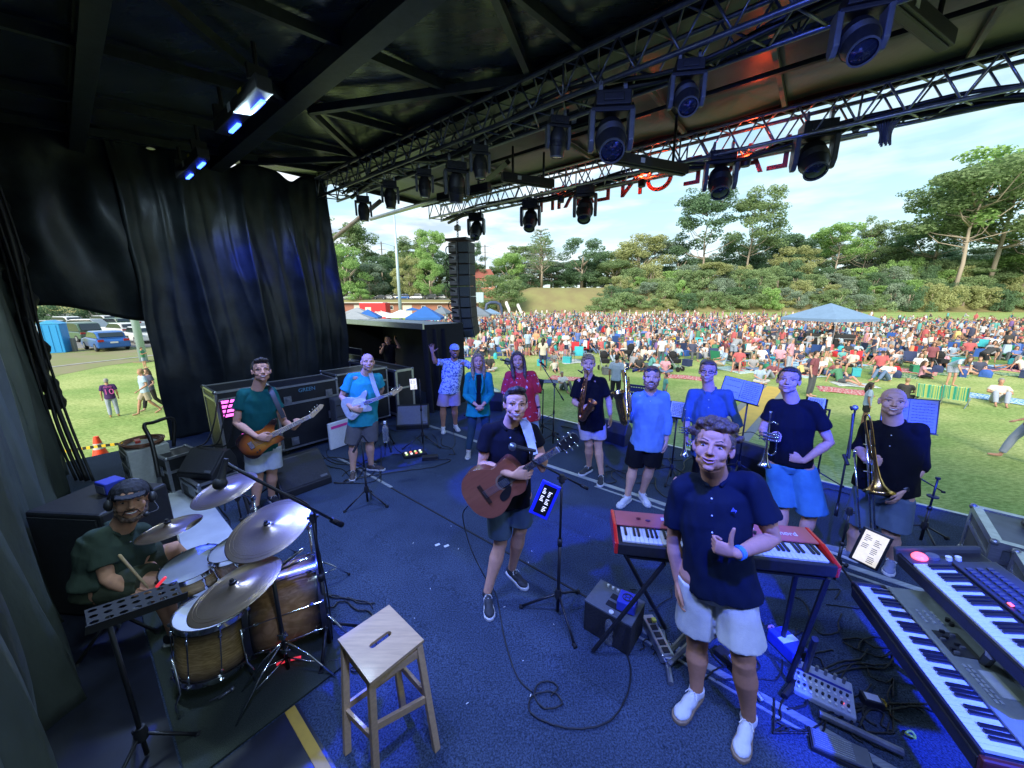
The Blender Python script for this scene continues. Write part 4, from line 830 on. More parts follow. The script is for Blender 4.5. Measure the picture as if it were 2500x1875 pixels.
t = thing('trolley_rail', 'black bent pipe hand rail of the trolley by the gap', 'trolley', (0, 0, 0)); m = MB(); m.tube(catmull([D(388, 1165, 4.55), D(370, 1080, 4.6), D(352, 1040, 4.65), D(372, 1032, 4.75), D(422, 1023, 4.95), D(424, 1090, 4.95)], 5), .022, 8); m.build('rail', BK, t, smooth=True)
for c, rz, lab in ((ST(1.95, 4.82, 0), -3, 'worn silver flight case with the cable coil on it at the right edge'), (ST(2.0, 4.02, 0), -3, 'worn silver flight case nearer the keyboards at the right edge')):
 t = case(lab, c, SA+R(rz), 1.15, .74, .47, 'y', ((-.3, .7), (.1, .7)), True, .35, laminate=mat('case_grey_laminate', (.10, .11, .115), .5, var=.4, scale=4), ev=.06)
 for x in (-.22, .22): m = MB(); m.box((x, -.05, .562), (.20, .16, .006)); dd = m.build('recess_dish', ALU, t); m = MB(); m.box((x, -.05, .567), (.14, .10, .004)); m.build('dish_hole', BKM, dd)
 m = MB(); m.box((.02, .22, .5625), (.42, .17, .004)); m.build('paper_label', mat('grey_paper', (.3, .33, .34), .7), t)
t = thing('coiled_cable', 'thick black cable coil with a red connector on the silver flight case', 'cable', ST(1.93, 4.92, .565), SA)
m = MB()
for k in range(16): m.tube([((.24+.012*(k % 6))*math.cos(a)*(1+.05*math.sin(a*3+k)), (.20+.012*(k % 6))*math.sin(a)*(1+.05*math.cos(a*2+k)), .012+.014*(k//4)+.008*math.sin(a*2+k)) for a in [2*math.pi*i/30 for i in range(31)]], .0085, 6)
m.build('coil', CABLE, t, smooth=True); m = MB(); m.tube([(.05, -.05, .07), (.12, -.12, .08)], .022, 8); m.build('red_connector', mat('red_tag', (.6, .04, .03), .5), t)
# ------------------------------------------------------------------ wedges and amps
GRI = mat('speaker_grille', (.020, .021, .024), .6, var=.3, scale=40, bump=.5, bscale=400)
def wedge(lab, c, rz, w=.6, h=.36, d=.5, gr=None):
 t = thing('wedge_monitor', lab, 'loudspeaker', c, rz, 'wedge monitors on the stage')
 m = MB(); m.M = Matrix.Rotation(R(90), 4, 'Z') @ Matrix.Rotation(R(90), 4, 'X'); m.prism([(-d*.5, .0), (d*.5, .0), (d*.5, h*.55), (d*.32, h), (d*.12, h), (-d*.5, h*.22)], w); m.build('cabinet', BKP, t, bevel=.012)
 a = Vector((0, -d*.5, h*.22)); b = Vector((0, d*.12, h)); mid = (a+b)/2; n = Vector((0, -(b-a).z, (b-a).y)).normalized(); M = axes(mid+n*.006, (1, 0, 0), (b-a))
 m = MB(); m.M = M; m.box((0, 0, 0), (w*.92, (b-a).length*.92, .012)); m.build('grille', gr or GRI, t, bevel=.004)
 m = MB(); m.M = M; m.box((w*.36, -(b-a).length*.38, .008), (.09, .03, .004)); m.build('badge', FIXG, t); return t
def face(p, extra=0): d_ = (CAM-Vector(p)); return math.atan2(d_.x, -d_.y)+R(extra)
p = P(735, 1185, 0); wedge('black wedge monitor on the carpet in front of the GREEN case', p, face(p, 18), .62, .42, .5)
p = P(1010, 1040, 0); wedge('wedge monitor with a bright blue lit grille behind the tablet stand', p, face(p, -6), .62, .42, .42, gr=mat('pale_grille', (.16, .17, .2), .55, var=.1, bump=.3, bscale=300))
p = P(1508, 1075, 0); wedge('wedge monitor between the two saxophone players', p, face(p, 150), .5, .38, .42)
p = P(1832, 1140, 0); wedge('wedge monitor beside the trumpet player with hand on hip', p, face(p, 160), .55, .40, .42)
p = P(1215, 998, 0); wedge('small round shouldered wedge behind the woman in the teal blazer', p, face(p, 160), .36, .42, .36)
wedge('small wedge monitor lying on the low flight case', P(520, 1205)+Vector((0, 0, .30)), SA+R(30), .52, .30, .36)
t = thing('drum_monitor', 'tall black drum monitor cabinet behind the drummer', 'loudspeaker', ST(-4.25, -.05, 0), SA+R(35)); m = MB(); m.box((0, 0, .46), (.62, .5, .92)); m.build('cabinet', BKP, t, bevel=.02); m = MB(); m.box((0, -.255, .46), (.56, .012, .84)); m.build('grille', GRI, t)
t = thing('di_box', 'small blue metal box on top of the drum monitor', 'box', ST(-4.28, .02, .925), SA+R(20)); m = MB(); m.box((0, 0, .05), (.15, .13, .10)); m.build('case_body', mat('blue_box', (.03, .05, .40), .4), t, bevel=.008); m = MB(); m.box((0, -.067, .045), (.12, .004, .06)); m.build('socket_plate', STEEL, t)
p = P(1478, 1540, 0); t = thing('acoustic_amp', 'small grey topped acoustic amplifier on the carpet with a blue box on it', 'amplifier', (.77, 2.30, 0), SA)
m = MB(); m.box((0, 0, .125), (.36, .27, .25)); m.build('cabinet', BKM, t, bevel=.01); m = MB(); m.box((0, 0, .257), (.362, .272, .016)); m.build('top_panel', mat('amp_top', (.10, .11, .12), .5), t, bevel=.004)
m = MB(); m.box((.02, .03, .267), (.12, .05, .006)); m.box((.02, -.05, .267), (.12, .05, .006)); m.build('vent_slot', BKM, t)
for i in range(6): m = MB(); m.tube([(-.1+.04*i, .10, .265), (-.1+.04*i, .10, .282)], .010, 8); m.build('knob', WHP, t)
t = thing('preamp_box', 'blue square preamp box with a round emblem on the acoustic amplifier', 'box', (.84, 2.235, .268), SA+R(10)); m = MB(); m.box((0, 0, .045), (.13, .13, .08)); m.build('case_body', mat('blue_box', (.03, .05, .40), .4), t, bevel=.01)
m = MB(); m.tube([(.035*math.cos(a), .035*math.sin(a), .087) for a in [2*math.pi*i/20 for i in range(21)]], .003, 6); m.tube([(.018*math.cos(a), .014+.014*math.sin(a), .087) for a in [2*math.pi*i/14 for i in range(15)]], .0025, 6); m.tube([(.018*math.cos(a), -.014+.014*math.sin(a), .087) for a in [2*math.pi*i/14 for i in range(15)]], .0025, 6); m.build('emblem', BK, t)
BOT = mat('clear_plastic', (.75, .8, .85), .08, trans=.85, var=.02);
def bottle(lab, c, s=1):
 t = thing('water_bottle', lab, 'bottle', c, 0); m = MB(); m.lathe([(0, 0), (.032*s, 0), (.034*s, .01), (.034*s, .06*s), (.031*s, .08*s), (.034*s, .10*s), (.034*s, .15*s), (.028*s, .175*s), (.013*s, .20*s), (.013*s, .215*s)], 18); m.build('bottle_body', BOT, t, smooth=True)
 m = MB(); m.lathe([(0, .236*s), (.015*s, .236*s), (.015*s, .212*s)], 14); m.build('cap', WHP, t, smooth='auto')
bottle('clear water bottle in front of the acoustic amplifier', P(1487, 1568), 1.15)
bottle('clear water bottle on the small tripod stand behind the older guitarist', P(943, 1078, .62), 1.2)
# ------------------------------------------------------------------ stands
def zat(b, py):
 q = (937.5-py)/F; Y = b.y-CAM.y; return CAM.z+Y*(q*CP-SP)/(CP+q*SP)
def tripod(t, hub, reach=.30, a0=20, r=.010, zh=.16, n=3, m=BK):
 for i in range(n):
  a = R(a0+i*360/n); e = Vector((math.cos(a)*reach, math.sin(a)*reach, .014)); mm = MB(); mm.tube([(0, 0, zh), e], r, 8); lg = mm.build('leg', m, t, smooth=True)
  f = MB(); f.tube([e*.93+Vector((0, 0, .0)), e*1.04], r*1.7, 8); f.build('rubber_foot', RUB, lg, smooth=True)
 mm = MB(); mm.lathe([(0, zh-.04), (.026, zh-.04), (.030, zh), (.022, zh+.04), (0, zh+.04)], 14); mm.build('hub', BKP, t, smooth='auto')
def mic(t, tip, body, nm='microphone', grc=None, r=.025):
 tip, body = Vector(tip), Vector(body); d = (tip-body).normalized(); M = axes(body, d, d.orthogonal()); m = MB(); m.M = M @ Matrix.Rotation(R(90), 4, 'Y'); L_ = (tip-body).length
 m.lathe([(0, 0), (.011, 0), (.0125, .02), (.018, L_-.055), (.022, L_-.045)], 14); o = m.build(nm, BKP, t, smooth='auto')
 m = MB(); m.ell(tip-d*.024, (r, r, r), 14); m.lathe([(.024, 0), (.027, .004), (.024, .008)], 14, 0, axes(tip-d*.03, d, d.orthogonal()) @ Matrix.Rotation(R(90), 4, 'Y')); m.build('grille_ball', grc or STEEL, o, smooth=True)
def stand(label, base, top_py, boom=None, mc=None, a0=20, reach=.33, name='microphone_stand', zh=.20, r=.0105, cat='microphone stand', grp='microphone stands', z=0):
 """base: floor pixel; boom: ((px,py,dy),(px,py,dy)) head end, tail end; mc: microphone tip pixel"""
 b = P(base[0], base[1], z); rz = face(b); t = thing(name, label, cat, b, rz, grp); L, G = to_local(b, rz); h = zat(b, top_py)-z
 tripod(t, b, reach, a0, r*.9, zh); m = MB(); m.tube([(0, 0, .03), (0, 0, h*.55)], r*1.25, 10); m.tube([(0, 0, h*.5), (0, 0, h)], r*.9, 10); m.build('pole', BK, t, smooth=True)
 m = MB(); m.tube([(0, 0, h*.53), (0, 0, h*.58)], r*1.8, 10); m.build('clutch', BKP, t, smooth=True)
 if boom:
  p, q = L(*boom[0]), L(*boom[1]); m = MB(); m.tube([p, q], r*.75, 8); m.tube([q, lerp(q, p, .12)], r*1.3, 8); m.build('boom_arm', BK, t, smooth=True)
  m = MB(); m.lathe([(.0, h-.03), (.022, h-.03), (.024, h), (.018, h+.03), (0, h+.03)], 12); m.tube([(-.035, 0, h), (.035, 0, h)], .011, 8); m.build('boom_joint', BKP, t, smooth='auto')
  if mc: mic(t, L(*mc[0]), L(*mc[1])) if isinstance(mc[0], tuple) else mic(t, L(*mc), p)
 return t, L, h, b, rz
GRB_ = mat('mic_grille_blue_steel', (.22, .25, .32), .35, .8)
# singer stand
t, L, h, b, rz = stand('straight stand with boom, microphone and blue cased tablet in front of the singer', (1361, 1500), 1168, ((1296, 1122, .10), (1434, 1193, -.14)), None, 176, .30)
mic(t, L(1243, 1089, .16), L(1308, 1101, .12), 'microphone', GRB_, .029); m = MB(); m.tube([L(1296, 1122, .10), L(1298, 1104, .13)], .012, 8); m.build('mic_clip', BKP, t)
TABL = mat('tablet_frame', (.012, .012, .014), .4)
def tablet(lab, tl, tr, bl, screen, frame, dy, L, b, rz, ink, w=.03, es=0, lines=12, th=.014):
 A, B_, Cc = L(*tl, dy), L(*tr, dy-.03 if False else dy), L(*bl, dy+.06); t = thing('tablet', lab, 'tablet', b, rz); x = B_-A; y = Cc-A; M = axes((A+x*.5+y*.5), x, -y); W_, H_ = x.length, y.length
 m = MB(); m.M = M; m.box((0, 0, 0), (W_, H_, th)); m.build('tablet_case', frame, t, bevel=.006); m = MB(); m.M = M; m.box((0, 0, th/2+.001), (W_-w, H_-w, .003)); sc_ = m.build('screen', screen, t)
 rnd = random.Random(len(lab)); m = MB(); m.M = M
 for col in (0, 1):
  for i in range(lines):
   if (i % 5) == 4 or (col == 0 and i > lines*.55): continue
   l_ = (W_-w)*rnd.uniform(.14, .30); x0 = -(W_-w)*.40+col*(W_-w)*.44; m.box((x0+l_/2, (H_-w)*(.36-i*.78/lines-col*.06), th/2+.0035), (l_, .0045, .001))
 m.build('lines_of_text', ink, sc_); return t
SCRB = mat('screen_black', (.01, .01, .012), .15); INKW = mat('screen_white_text', (.8, .8, .8), .5, emit=(.9, .9, 1), es=.4); SCRW = mat('screen_cream', (.75, .66, .45), .3, emit=(1, .86, .58), es=.22); INKD = mat('ink', (.08, .07, .06), .6)
tablet('tablet in a bright blue case with white text on black, clamped below the singer microphone', (1326, 1170), (1371, 1190), (1290, 1250), SCRB, mat('blue_tablet_case', (.02, .03, .75), .4), .12, L, b, rz, INKW, .045, lines=15)
# vocal stands at the front
stand('microphone stand beside the person in the red shirt', (1350, 1086), 939, ((1322, 890, .04), (1376, 977, -.1)), ((1316, 880, .05), (1334, 898, .03)), 190, .30)
stand('microphone stand between the woman in teal and the person in red', (1243, 1040), 930, ((1232, 882, .04), (1262, 925, 0)), ((1221, 877, .04), (1246, 884, .03)), 100, .28)
stand('microphone stand leaning across behind the man in the white cap', (1165, 1015), 905, ((1122, 872, .0), (1165, 905, -.0)), None, 60, .28)
# bass vocal stand
t, L, h, b, rz = stand('boom microphone stand in front of the bass player', (681, 1210), 1128, ((604, 1040, .25), (684, 1132, .0)), None, 30, .26)
mic(t, L(606, 1030, .25), L(602, 1100, .24), 'microphone'); m = MB(); m.tube([L(602, 1100, .24), L(600, 1125, .22)], .03, 10); m.build('mic_clip', BKP, t, smooth=True)
# short black stand in front of the older guitarist, with clip
t, L, h, b, rz = stand('bare black tripod stand with a tilted clip in front of the older guitarist', (898, 1230), 1075, None, None, 200, .28)
m = MB(); m.tube([L(884, 1062, .05), L(862, 1105, .10)], .016, 6); m.tube([L(884, 1062, .05), L(898, 1080, 0)], .008, 6); m.build('clip', BK, t)
t, L, h, b, rz = stand('tripod stand holding a tablet beside the older guitarist', (1033, 1086), 926, None, None, 200, .36, 'tablet_stand', cat='stand', grp='tablet stands')
tablet('cream screened tablet on the tripod stand beside the older guitarist', (1006, 926), (1025, 924), (993, 952), SCRW, TABL, .06, L, b, rz, INKD, .02, lines=8)
# small tripod for the water bottle
t, L, h, b, rz = stand('small pale tripod with a water bottle on it behind the older guitarist', (942, 1095), 1035, None, None, 50, .22, 'small_tripod', cat='stand', grp='small tripods', zh=.4)
m = MB(); m.lathe([(0, h), (.06, h), (.06, h+.01), (0, h+.01)], 14); m.build('plate', BKP, t)
# drum overhead boom
t, L, h, b, rz = stand('tall boom stand reaching over the cymbals with a hanging microphone', (806, 1575), 1262, ((549, 1130, .35), (836, 1282, -.05)), None, 10, .22, r=.012)
m = MB(); m.tube([L(836, 1282, -.05), L(808, 1268, -.04)], .020, 8); m.build('counterweight', BKP, t, smooth=True); mic(t, L(534, 1192, .38), L(552, 1120, .36), 'microphone', BKP, .032)
m = MB(); m.tube(catmull([L(560, 1135, .33), L(650, 1185, .20), L(760, 1240, .05), L(775, 1330, 0), L(800, 1450, 0), L(812, 1560, .02)], 6), .005, 6); m.build('cable', CABLE, t, smooth=True)
t, L, h, b, rz = stand('short stand with a drooping black microphone behind the big ride cymbal', (600, 1330), 1215, ((592, 1200, .1), (610, 1230, 0)), ((612, 1262, .12), (592, 1200, .1)), 10, .16)
# right: tall double pole with mic for the trombone and lower stand
t, L, h, b, rz = stand('tall black boom stand with a small microphone between trumpet and trombone', (2035, 1420), 1248, ((2088, 1000, -.30), (2040, 1260, .02)), ((2096, 994, -.3), (2083, 996, -.3)), 80, .34)
m = MB(); m.tube([L(2060, 1110, -.16), L(2070, 1135, -.1)], .014, 8); m.tube([L(2083, 1010, -.28), L(2072, 1120, -.12)], .010, 8); m.build('clutch', BKP, t)
t, L, h, b, rz = stand('straight stand with a round disc and no microphone right of the trombone player', (2246, 1324), 1170, None, None, 60, .34); z1 = zat(b, 1212)
m = MB(); m.lathe([(0, z1-.008), (.045, z1-.006), (.045, z1+.006), (0, z1+.014)], 16); m.build('disc', BKP, t, smooth='auto'); m = MB(); m.tube([(0, 0, h-.0), (0, 0, h+.02)], .02, 10); m.build('cap', BKP, t)
# music stands
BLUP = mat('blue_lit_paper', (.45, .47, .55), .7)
def mstand(lab, base, corners, dy=0, m=BK, pages=True, holes=False, a0=20, reach=.3, pole_top=None, tilt=.08):
 b = P(*base); rz = face(b); L, G = to_local(b, rz); t = thing('music_stand', lab, 'music stand', b, rz, 'music stands'); tl, tr, bl = corners
 A, B_, Cc = L(*tl, dy-tilt), L(*tr, dy-tilt), L(*bl, dy+tilt); x, y = B_-A, Cc-A; M = axes(A+x*.5+y*.5, x, -y); W_, H_ = x.length, y.length
 q = A+x*.5+y*.75; tripod(t, b, reach, a0, .009, .18); mm = MB(); mm.tube([(0, 0, .03), (q.x*.0, 0, q.z)], .011, 8); mm.tube([(0, 0, q.z-.01), q], .012, 8); mm.build('pole', m, t, smooth=True)
 if holes: m = RUB
 mm = MB(); mm.M = M
 if holes:
  rows, cols = holes; cw, ch = W_/cols, H_/rows; rr = min(cw, ch)*.30
  for i in range(cols):
   for j in range(rows):
    cx, cy = -W_/2+cw*(i+.5), -H_/2+ch*(j+.5); N_ = 12; vs = [];
    for k in range(N_):
     a = 2*math.pi*k/N_+math.pi/4; vs.append((cx+rr*1.25*math.cos(a), cy+rr*.8*math.sin(a), 0))
    for k in range(N_):
     a = 2*math.pi*k/N_+math.pi/4; c_, s_ = math.cos(a), math.sin(a); f = 1/max(abs(c_), abs(s_)); vs.append((cx+cw/2*c_*f, cy+ch/2*s_*f, 0))
    mm.add(vs, [(k, (k+1) % N_, N_+(k+1) % N_, N_+k) for k in range(N_)])
  o = mm.build('desk', m, t); sd = o.modifiers.new('s', 'SOLIDIFY'); sd.thickness = .002
 else: mm.box((0, 0, 0), (W_, H_, .003)); mm.build('desk', m, t)
 mm = MB(); mm.M = M; mm.box((0, -H_/2, .02), (W_*1.06, .006, .045)); mm.build('ledge', m, t)
 if pages:
  for sx in ((-1, 1) if pages == 2 else (0,)):
   pw = W_*(.47 if pages == 2 else .8); mm = MB(); mm.M = M; mm.box((sx*pw*.51, .004, .006), (pw, H_*.92, .003)); pg = mm.build('music_sheet', BLUP if pages == 2 else WHC, t); mm = MB(); mm.M = M
   for i in range(9):
    yy = H_*(.36-.085*i)
    if sx < 0 and pages == 2 and i % 3: continue
    mm.box((sx*pw*.51, yy, .0085), (pw*.82, .004, .001))
    for kk in range(6): mm.box((sx*pw*.51+pw*(-.36+.13*kk+.02*math.sin(i*5+kk)), yy+.006*math.sin(kk*3+i), .009), (.010, .007, .001))
   mm.build('notation', INKD, pg)
 return t
mstand('open music stand with two blue lit pages between the trumpet players', (1799, 1160), ((1772, 917), (1868, 940), (1752, 966)), 0, pages=2)
mstand('music stand with blue lit sheet partly behind the trumpet player with hand on hip', (1990, 1180), ((1968, 968), (2022, 975), (1962, 1000)), 0, pages=1)
mstand('wide music stand with blue lit pages behind the trombone player', (2225, 1190), ((2160, 968), (2302, 978), (2140, 1045)), 0, pages=2)
mstand('black music stand with white sheet behind the tall saxophone and the trumpet with glasses', (1637, 1168), ((1636, 978), (1678, 984), (1630, 1018)), 0, pages=1)
mstand('perforated music stand half hidden behind the large saxophone', (1570, 1120), ((1534, 937), (1576, 942), (1530, 962)), 0, pages=False, holes=(2, 7))
mstand('plain dark music stand behind the person in the red shirt', (1324, 1062), ((1318, 925), (1332, 928), (1304, 957)), 0, pages=False, a0=10)
# drummer's perforated stand in the foreground
t = mstand('perforated black music desk in the dark foreground in front of the drummer', (362, 1850), ((199, 1493), (427, 1420), (222, 1545)), .1, pages=False, holes=(4, 7), a0=95, reach=.22)
PINK = mat('pink_added_glow', (.8, .04, .08), .5, emit=(1, .05, .08), es=.25)  # emission added to brighten tape and pen, neither is a lamp
m = MB(); q = D(383, 1432, 1.55); m.tube([q, q+Vector((.045, .0, .045))], .006, 6); tag(m.build('red_pen', PINK, smooth=True), 'red pen clipped on the perforated music desk', 'pen')
m = MB(); m.ell((0, 0, 0), (.05, .03, .022), 12); o = organic(m, 'crumpled_tissue', [mat('tissue', (.5, .6, .75), .8)], None, .006, 0, .02, 40); o.location = P(160, 1690, .04); tag(o, 'crumpled pale tissue on the dark floor at the lower left', 'tissue')
# ------------------------------------------------------------------ drum kit floor
RUG = mat('drum_rug', (.035, .045, .032), .95, col2=(.06, .07, .055), scale=120, bump=.4, spec=.1)
mb = MB(); mb.M = SM; mb.box((-3.13, .455, .011), (1.92, .91, .012)); tag(mb.build('drum_rug', RUG), 'dark olive rug under the drum kit', 'rug')
mb = MB(); mb.M = SM; mb.box((-3.1, -.62, .010), (6.4, 1.22, .010)); mb.box((.9, .24, .010), (6.1, .56, .010)); struct('bare_deck_floor', mb, mat('dark_deck', (.010, .012, .022), .45, var=.5, scale=4, bump=.1))
mb = MB(); mb.M = SM; mb.box((.5, .475, .018), (5.3, .055, .006)); tag(mb.build('yellow_tape', mat('yellow_floor_tape', (.55, .34, .03), .6, col2=(.42, .26, .03), scale=9)), 'yellow warning tape strip along the edge of the dark deck by the stool', 'tape')
WB = mat('white_deck_board', (.55, .57, .57), .45, var=.15, scale=3)
mb = MB(); mb.M = SM; mb.box((-5.15, .42, .018), (2.0, .72, .024)); o = mb.build('white_board', WB); tag(o, 'white board lying on the deck behind the cymbals under the cables', 'board')
m = MB(); m.M = SM; m.box((-3.95, .62, .033), (.10, .22, .004)); tag(m.build('tape_marker', YEL), 'short yellow tape strip on the edge of the white board', 'tape')
# ------------------------------------------------------------------ drums
SHELL = bpy.data.materials.new('sunburst_maple'); SHELL.use_nodes = True
def burst(m, c_in, c_out, axis_w, horiz=False):
 nt = m.node_tree; N = nt.nodes.new; L_ = nt.links.new; b = nt.nodes['Principled BSDF']; b.inputs['Roughness'].default_value = .22; b.inputs['Coat Weight'].default_value = .5
 tc = N('ShaderNodeTexCoord'); sx = N('ShaderNodeSeparateXYZ'); L_(tc.outputs['Generated'], sx.inputs[0])
 a = N('ShaderNodeMath'); a.operation = 'SUBTRACT'; a.inputs[1].default_value = .5; L_(sx.outputs[2], a.inputs[0]); ab = N('ShaderNodeMath'); ab.operation = 'ABSOLUTE'; L_(a.outputs[0], ab.inputs[0])
 r = N('ShaderNodeValToRGB'); e = r.color_ramp.elements; e[0].position = .20; e[0].color = (0, 0, 0, 1); e[1].position = .46; e[1].color = (1, 1, 1, 1); L_(ab.outputs[0], r.inputs[0])
 w = N('ShaderNodeTexNoise'); w.inputs['Scale'].default_value = 5; w.inputs['Detail'].default_value = 8; w.inputs['Distortion'].default_value = 1.4; mp = N('ShaderNodeMapping'); mp.inputs['Scale'].default_value = axis_w; L_(tc.outputs['Generated'], mp.inputs[0]); L_(mp.outputs[0], w.inputs[0])
 r2 = N('ShaderNodeValToRGB'); e = r2.color_ramp.elements; e[0].position = .4; e[0].color = lin((c_in[0]*.62, c_in[1]*.58, c_in[2]*.5)); e[1].position = .62; e[1].color = lin(c_in); L_(w.outputs[0], r2.inputs[0])
 mx = N('ShaderNodeMixRGB'); L_(r.outputs[0], mx.inputs[0]); L_(r2.outputs[0], mx.inputs[1]); mx.inputs[2].default_value = lin(c_out); L_(mx.outputs[0], b.inputs['Base Color'])
burst(SHELL, (.62, .40, .17), (.012, .010, .012), (1, 1, 5))
SHELLK = bpy.data.materials.new('sunburst_maple_dark'); SHELLK.use_nodes = True; burst(SHELLK, (.50, .26, .11), (.012, .010, .012), (4, 1, 1))
HEADW = mat('drum_head_white', (.62, .62, .60), .45, var=.08, scale=5); HEADB = mat('drum_head_pale', (.45, .47, .52), .4, var=.15, scale=4);
def drum(label, name, M, r, h, shell, head, lugs=8, group='drums of the kit', hoop=CHR):
 t = thing(name, label, 'drum', M=M, group=group); m = MB(); m.lathe([(r*.985, .018), (r*.985, h-.018)], 48); m.build('shell', shell, t, smooth=True)
 m = MB(); m.lathe([(r*.99, h), (r*.97, h+.002), (r*.5, h-.001), (0, h-.002)], 48); m.build('drum_head', head, t, smooth=True); m = MB(); m.lathe([(r*.99, 0), (0, .0)], 48); m.build('drum_head', head, t, smooth=True)
 for z in (0, h-.024): m = MB(); m.lathe([(r*1.0, z-.003), (r*1.035, z-.003), (r*1.04, z+.012), (r*1.035, z+.030), (r*1.0, z+.030), (r*1.0, z-.003)], 48); m.build('hoop', hoop, t, smooth='auto')
 for i in range(lugs):
  a = 2*math.pi*(i+.5)/lugs; x, y = math.cos(a)*r*1.03, math.sin(a)*r*1.03; m = MB(); m.tube([(x, y, .01), (x, y, h-.01)], .0035, 6)
  for z in (.09*h+.03, h*.91-.03): m.ell((x, y, z), (.011, .011, .020), 8)
  m.box((x*1.01, y*1.01, h-.004), (.02, .02, .014)); m.box((x*1.01, y*1.01, .006), (.02, .02, .014)); m.build('lug', CHR, t, smooth='auto')
 return t
kc = P(700, 1468, .30); kd = (V*.93+U*.36).normalized(); Mk = axes(kc-kd*.22, kd, (0, 0, 1)) @ Matrix.Rotation(R(90), 4, 'Y')
kt = drum('big maple bass drum lying on its side with black hoops', 'bass_drum', Mk, .275, .46, SHELLK, BKM, 8, hoop=mat('black_wood_hoop', (.03, .03, .05), .3, coat=.3))
for s_ in (-1, 1):
 m = MB(); Mi = Mk.inverted(); p0 = Mk @ Vector((0, 0, .36)); p0 = p0+U*s_*.25; p1 = Vector((p0.x, p0.y, .02))+U*s_*.12+V*.14; m.tube([Mi @ p0, Mi @ p1], .009, 8); m.build('spur', CHR, kt, smooth=True)
drum('maple floor tom with white head in the foreground of the kit', 'floor_tom', axes(P(505, 1498, .50)-Vector((0, 0, .36)), (1, -.4, 0), (.4, 1, .0)) @ Matrix.Rotation(R(-7), 4, 'X'), .205, .37, SHELL, HEADW)
for i, (px, py) in enumerate(((458, 1600), (600, 1560), (520, 1470))):
 q = P(px, py, .35); m = MB(); d_ = Vector((q.x, q.y, 0))-Vector((P(505, 1498, .5).x, P(505, 1498, .5).y, 0)); d_.normalize(); c_ = P(505, 1498, .5); c_ = Vector((c_.x, c_.y, 0))+d_*.235; m.tube([c_+Vector((0, 0, .42)), c_+Vector((0, 0, .16)), c_+d_*.035+Vector((0, 0, .12)), c_+d_*.035+Vector((0, 0, .02))], .007, 8); o = m.build('floor_tom_leg', CHR, smooth=True); o.parent = bpy.data.objects['floor_tom']; o.matrix_parent_inverse = bpy.data.objects['floor_tom'].matrix_world.inverted() if False else (axes(P(505, 1498, .50)-Vector((0, 0, .36)), (1, -.4, 0), (.4, 1, .0)) @ Matrix.Rotation(R(-7), 4, 'X')).inverted()
drum('snare drum with a bright blue lit head in front of the drummer', 'snare_drum', axes(P(474, 1372, .66)-Vector((0, 0, .15)), (1, -.2, .0), (.2, 1, .1)), .178, .15, SHELL, HEADB)
drum('black rimmed rack tom behind the snare under the ride cymbal', 'rack_tom', axes(P(590, 1330, .74)-Vector((0, 0, .18)), (1, -.5, .12), (.5, 1, .2)), .155, .19, SHELLK, HEADW, 6)
CYM = mat('cymbal_bronze', (.34, .26, .16), .32, .8, col2=(.24, .18, .12), scale=3, bump=.06, bscale=90, stretch=(1, 1, 1))
def cymbal(label, c, edgeA, edgeB, zc, r, group='cymbals of the kit', tilt=None, base=None, writing=None):
 C0 = P(*c, zc); n_ = Vector(tilt).normalized(); M = axes(C0, n_.orthogonal(), n_.cross(n_.orthogonal())); t = thing('cymbal', label, 'cymbal', M=M, group=group)
 pr_ = [(0, .022), (r*.06, .021), (r*.13, .012), (r*.17, .0), (r*.6, -.010), (r*.98, -.022), (r, -.024), (r*.98, -.025), (r*.6, -.013), (r*.16, -.004), (0, .016)]
 m = MB(); m.lathe(pr_, 64); d_ = m.build('bronze_disc', CYM, t, smooth=True)
 m = MB()
 for k in range(9): rr = r*(.24+.08*k); m.lathe([(rr, -.0035-.017*(rr/r)**1.2), (rr+.0012, -.0026-.017*(rr/r)**1.2), (rr+.0024, -.0035-.017*(rr/r)**1.2)], 64)
 m.build('lathe_grooves', mat('cymbal_groove', (.30, .22, .11), .35, .9), d_)
 m = MB(); m.lathe([(0, .05), (.009, .05), (.012, .035), (.020, .032), (.020, .022), (0, .022)], 12); m.build('wing_nut', BK, t, smooth='auto')
 if base is not None:
  b = Vector(base); st = thing('cymbal_stand', 'chrome stand under the '+label, 'cymbal stand', b, 0, 'cymbal stands of the kit'); top = C0-n_*.02-b; m = MB(); mid = Vector((0, 0, top.z*.62)); m.tube([(0, 0, .05), mid], .011, 8); m.tube([mid, top], .008, 8); m.build('pole', CHR, st, smooth=True)
  m = MB(); m.box(mid, (.03, .03, .05)); m.tube([mid-Vector((.03, 0, 0)), mid+Vector((.03, 0, 0))], .006, 6); m.build('tilter', CHR, st, bevel=.004)
  for i in range(3):
   a = R(30+i*120); m = MB(); e = Vector((math.cos(a)*.26, math.sin(a)*.26, .012));
   m.tube([(0, 0, .27), lerp((0, 0, .27), e, .5)+Vector((0, 0, .02)), e], .006, 6); m.tube([(0, 0, .10), lerp((0, 0, .27), e, .62)], .005, 6); lg = m.build('leg', CHR, st, smooth=True); m = MB(); m.ell(e, (.014, .014, .012), 8); m.build('rubber_foot', RUB, lg, smooth=True)
 return t
def fl(px, py): return P(px, py, 0)
toc = lambda c, z: (CAM-P(*c, z)).normalized()
cymbal('large ride cymbal tilted to the camera, bright blue on its right half', (655, 1284), 0, 0, .97, .262, tilt=(-.10, -.30, 1), base=P(690, 1500)+Vector((.12, .30, 0)))
cymbal('thin gold cymbal over the floor tom in the foreground', (574, 1430), 0, 0, .84, .24, tilt=(-.26, -.10, 1), base=P(757, 1612)-Vector((.25, -.16, 0)))
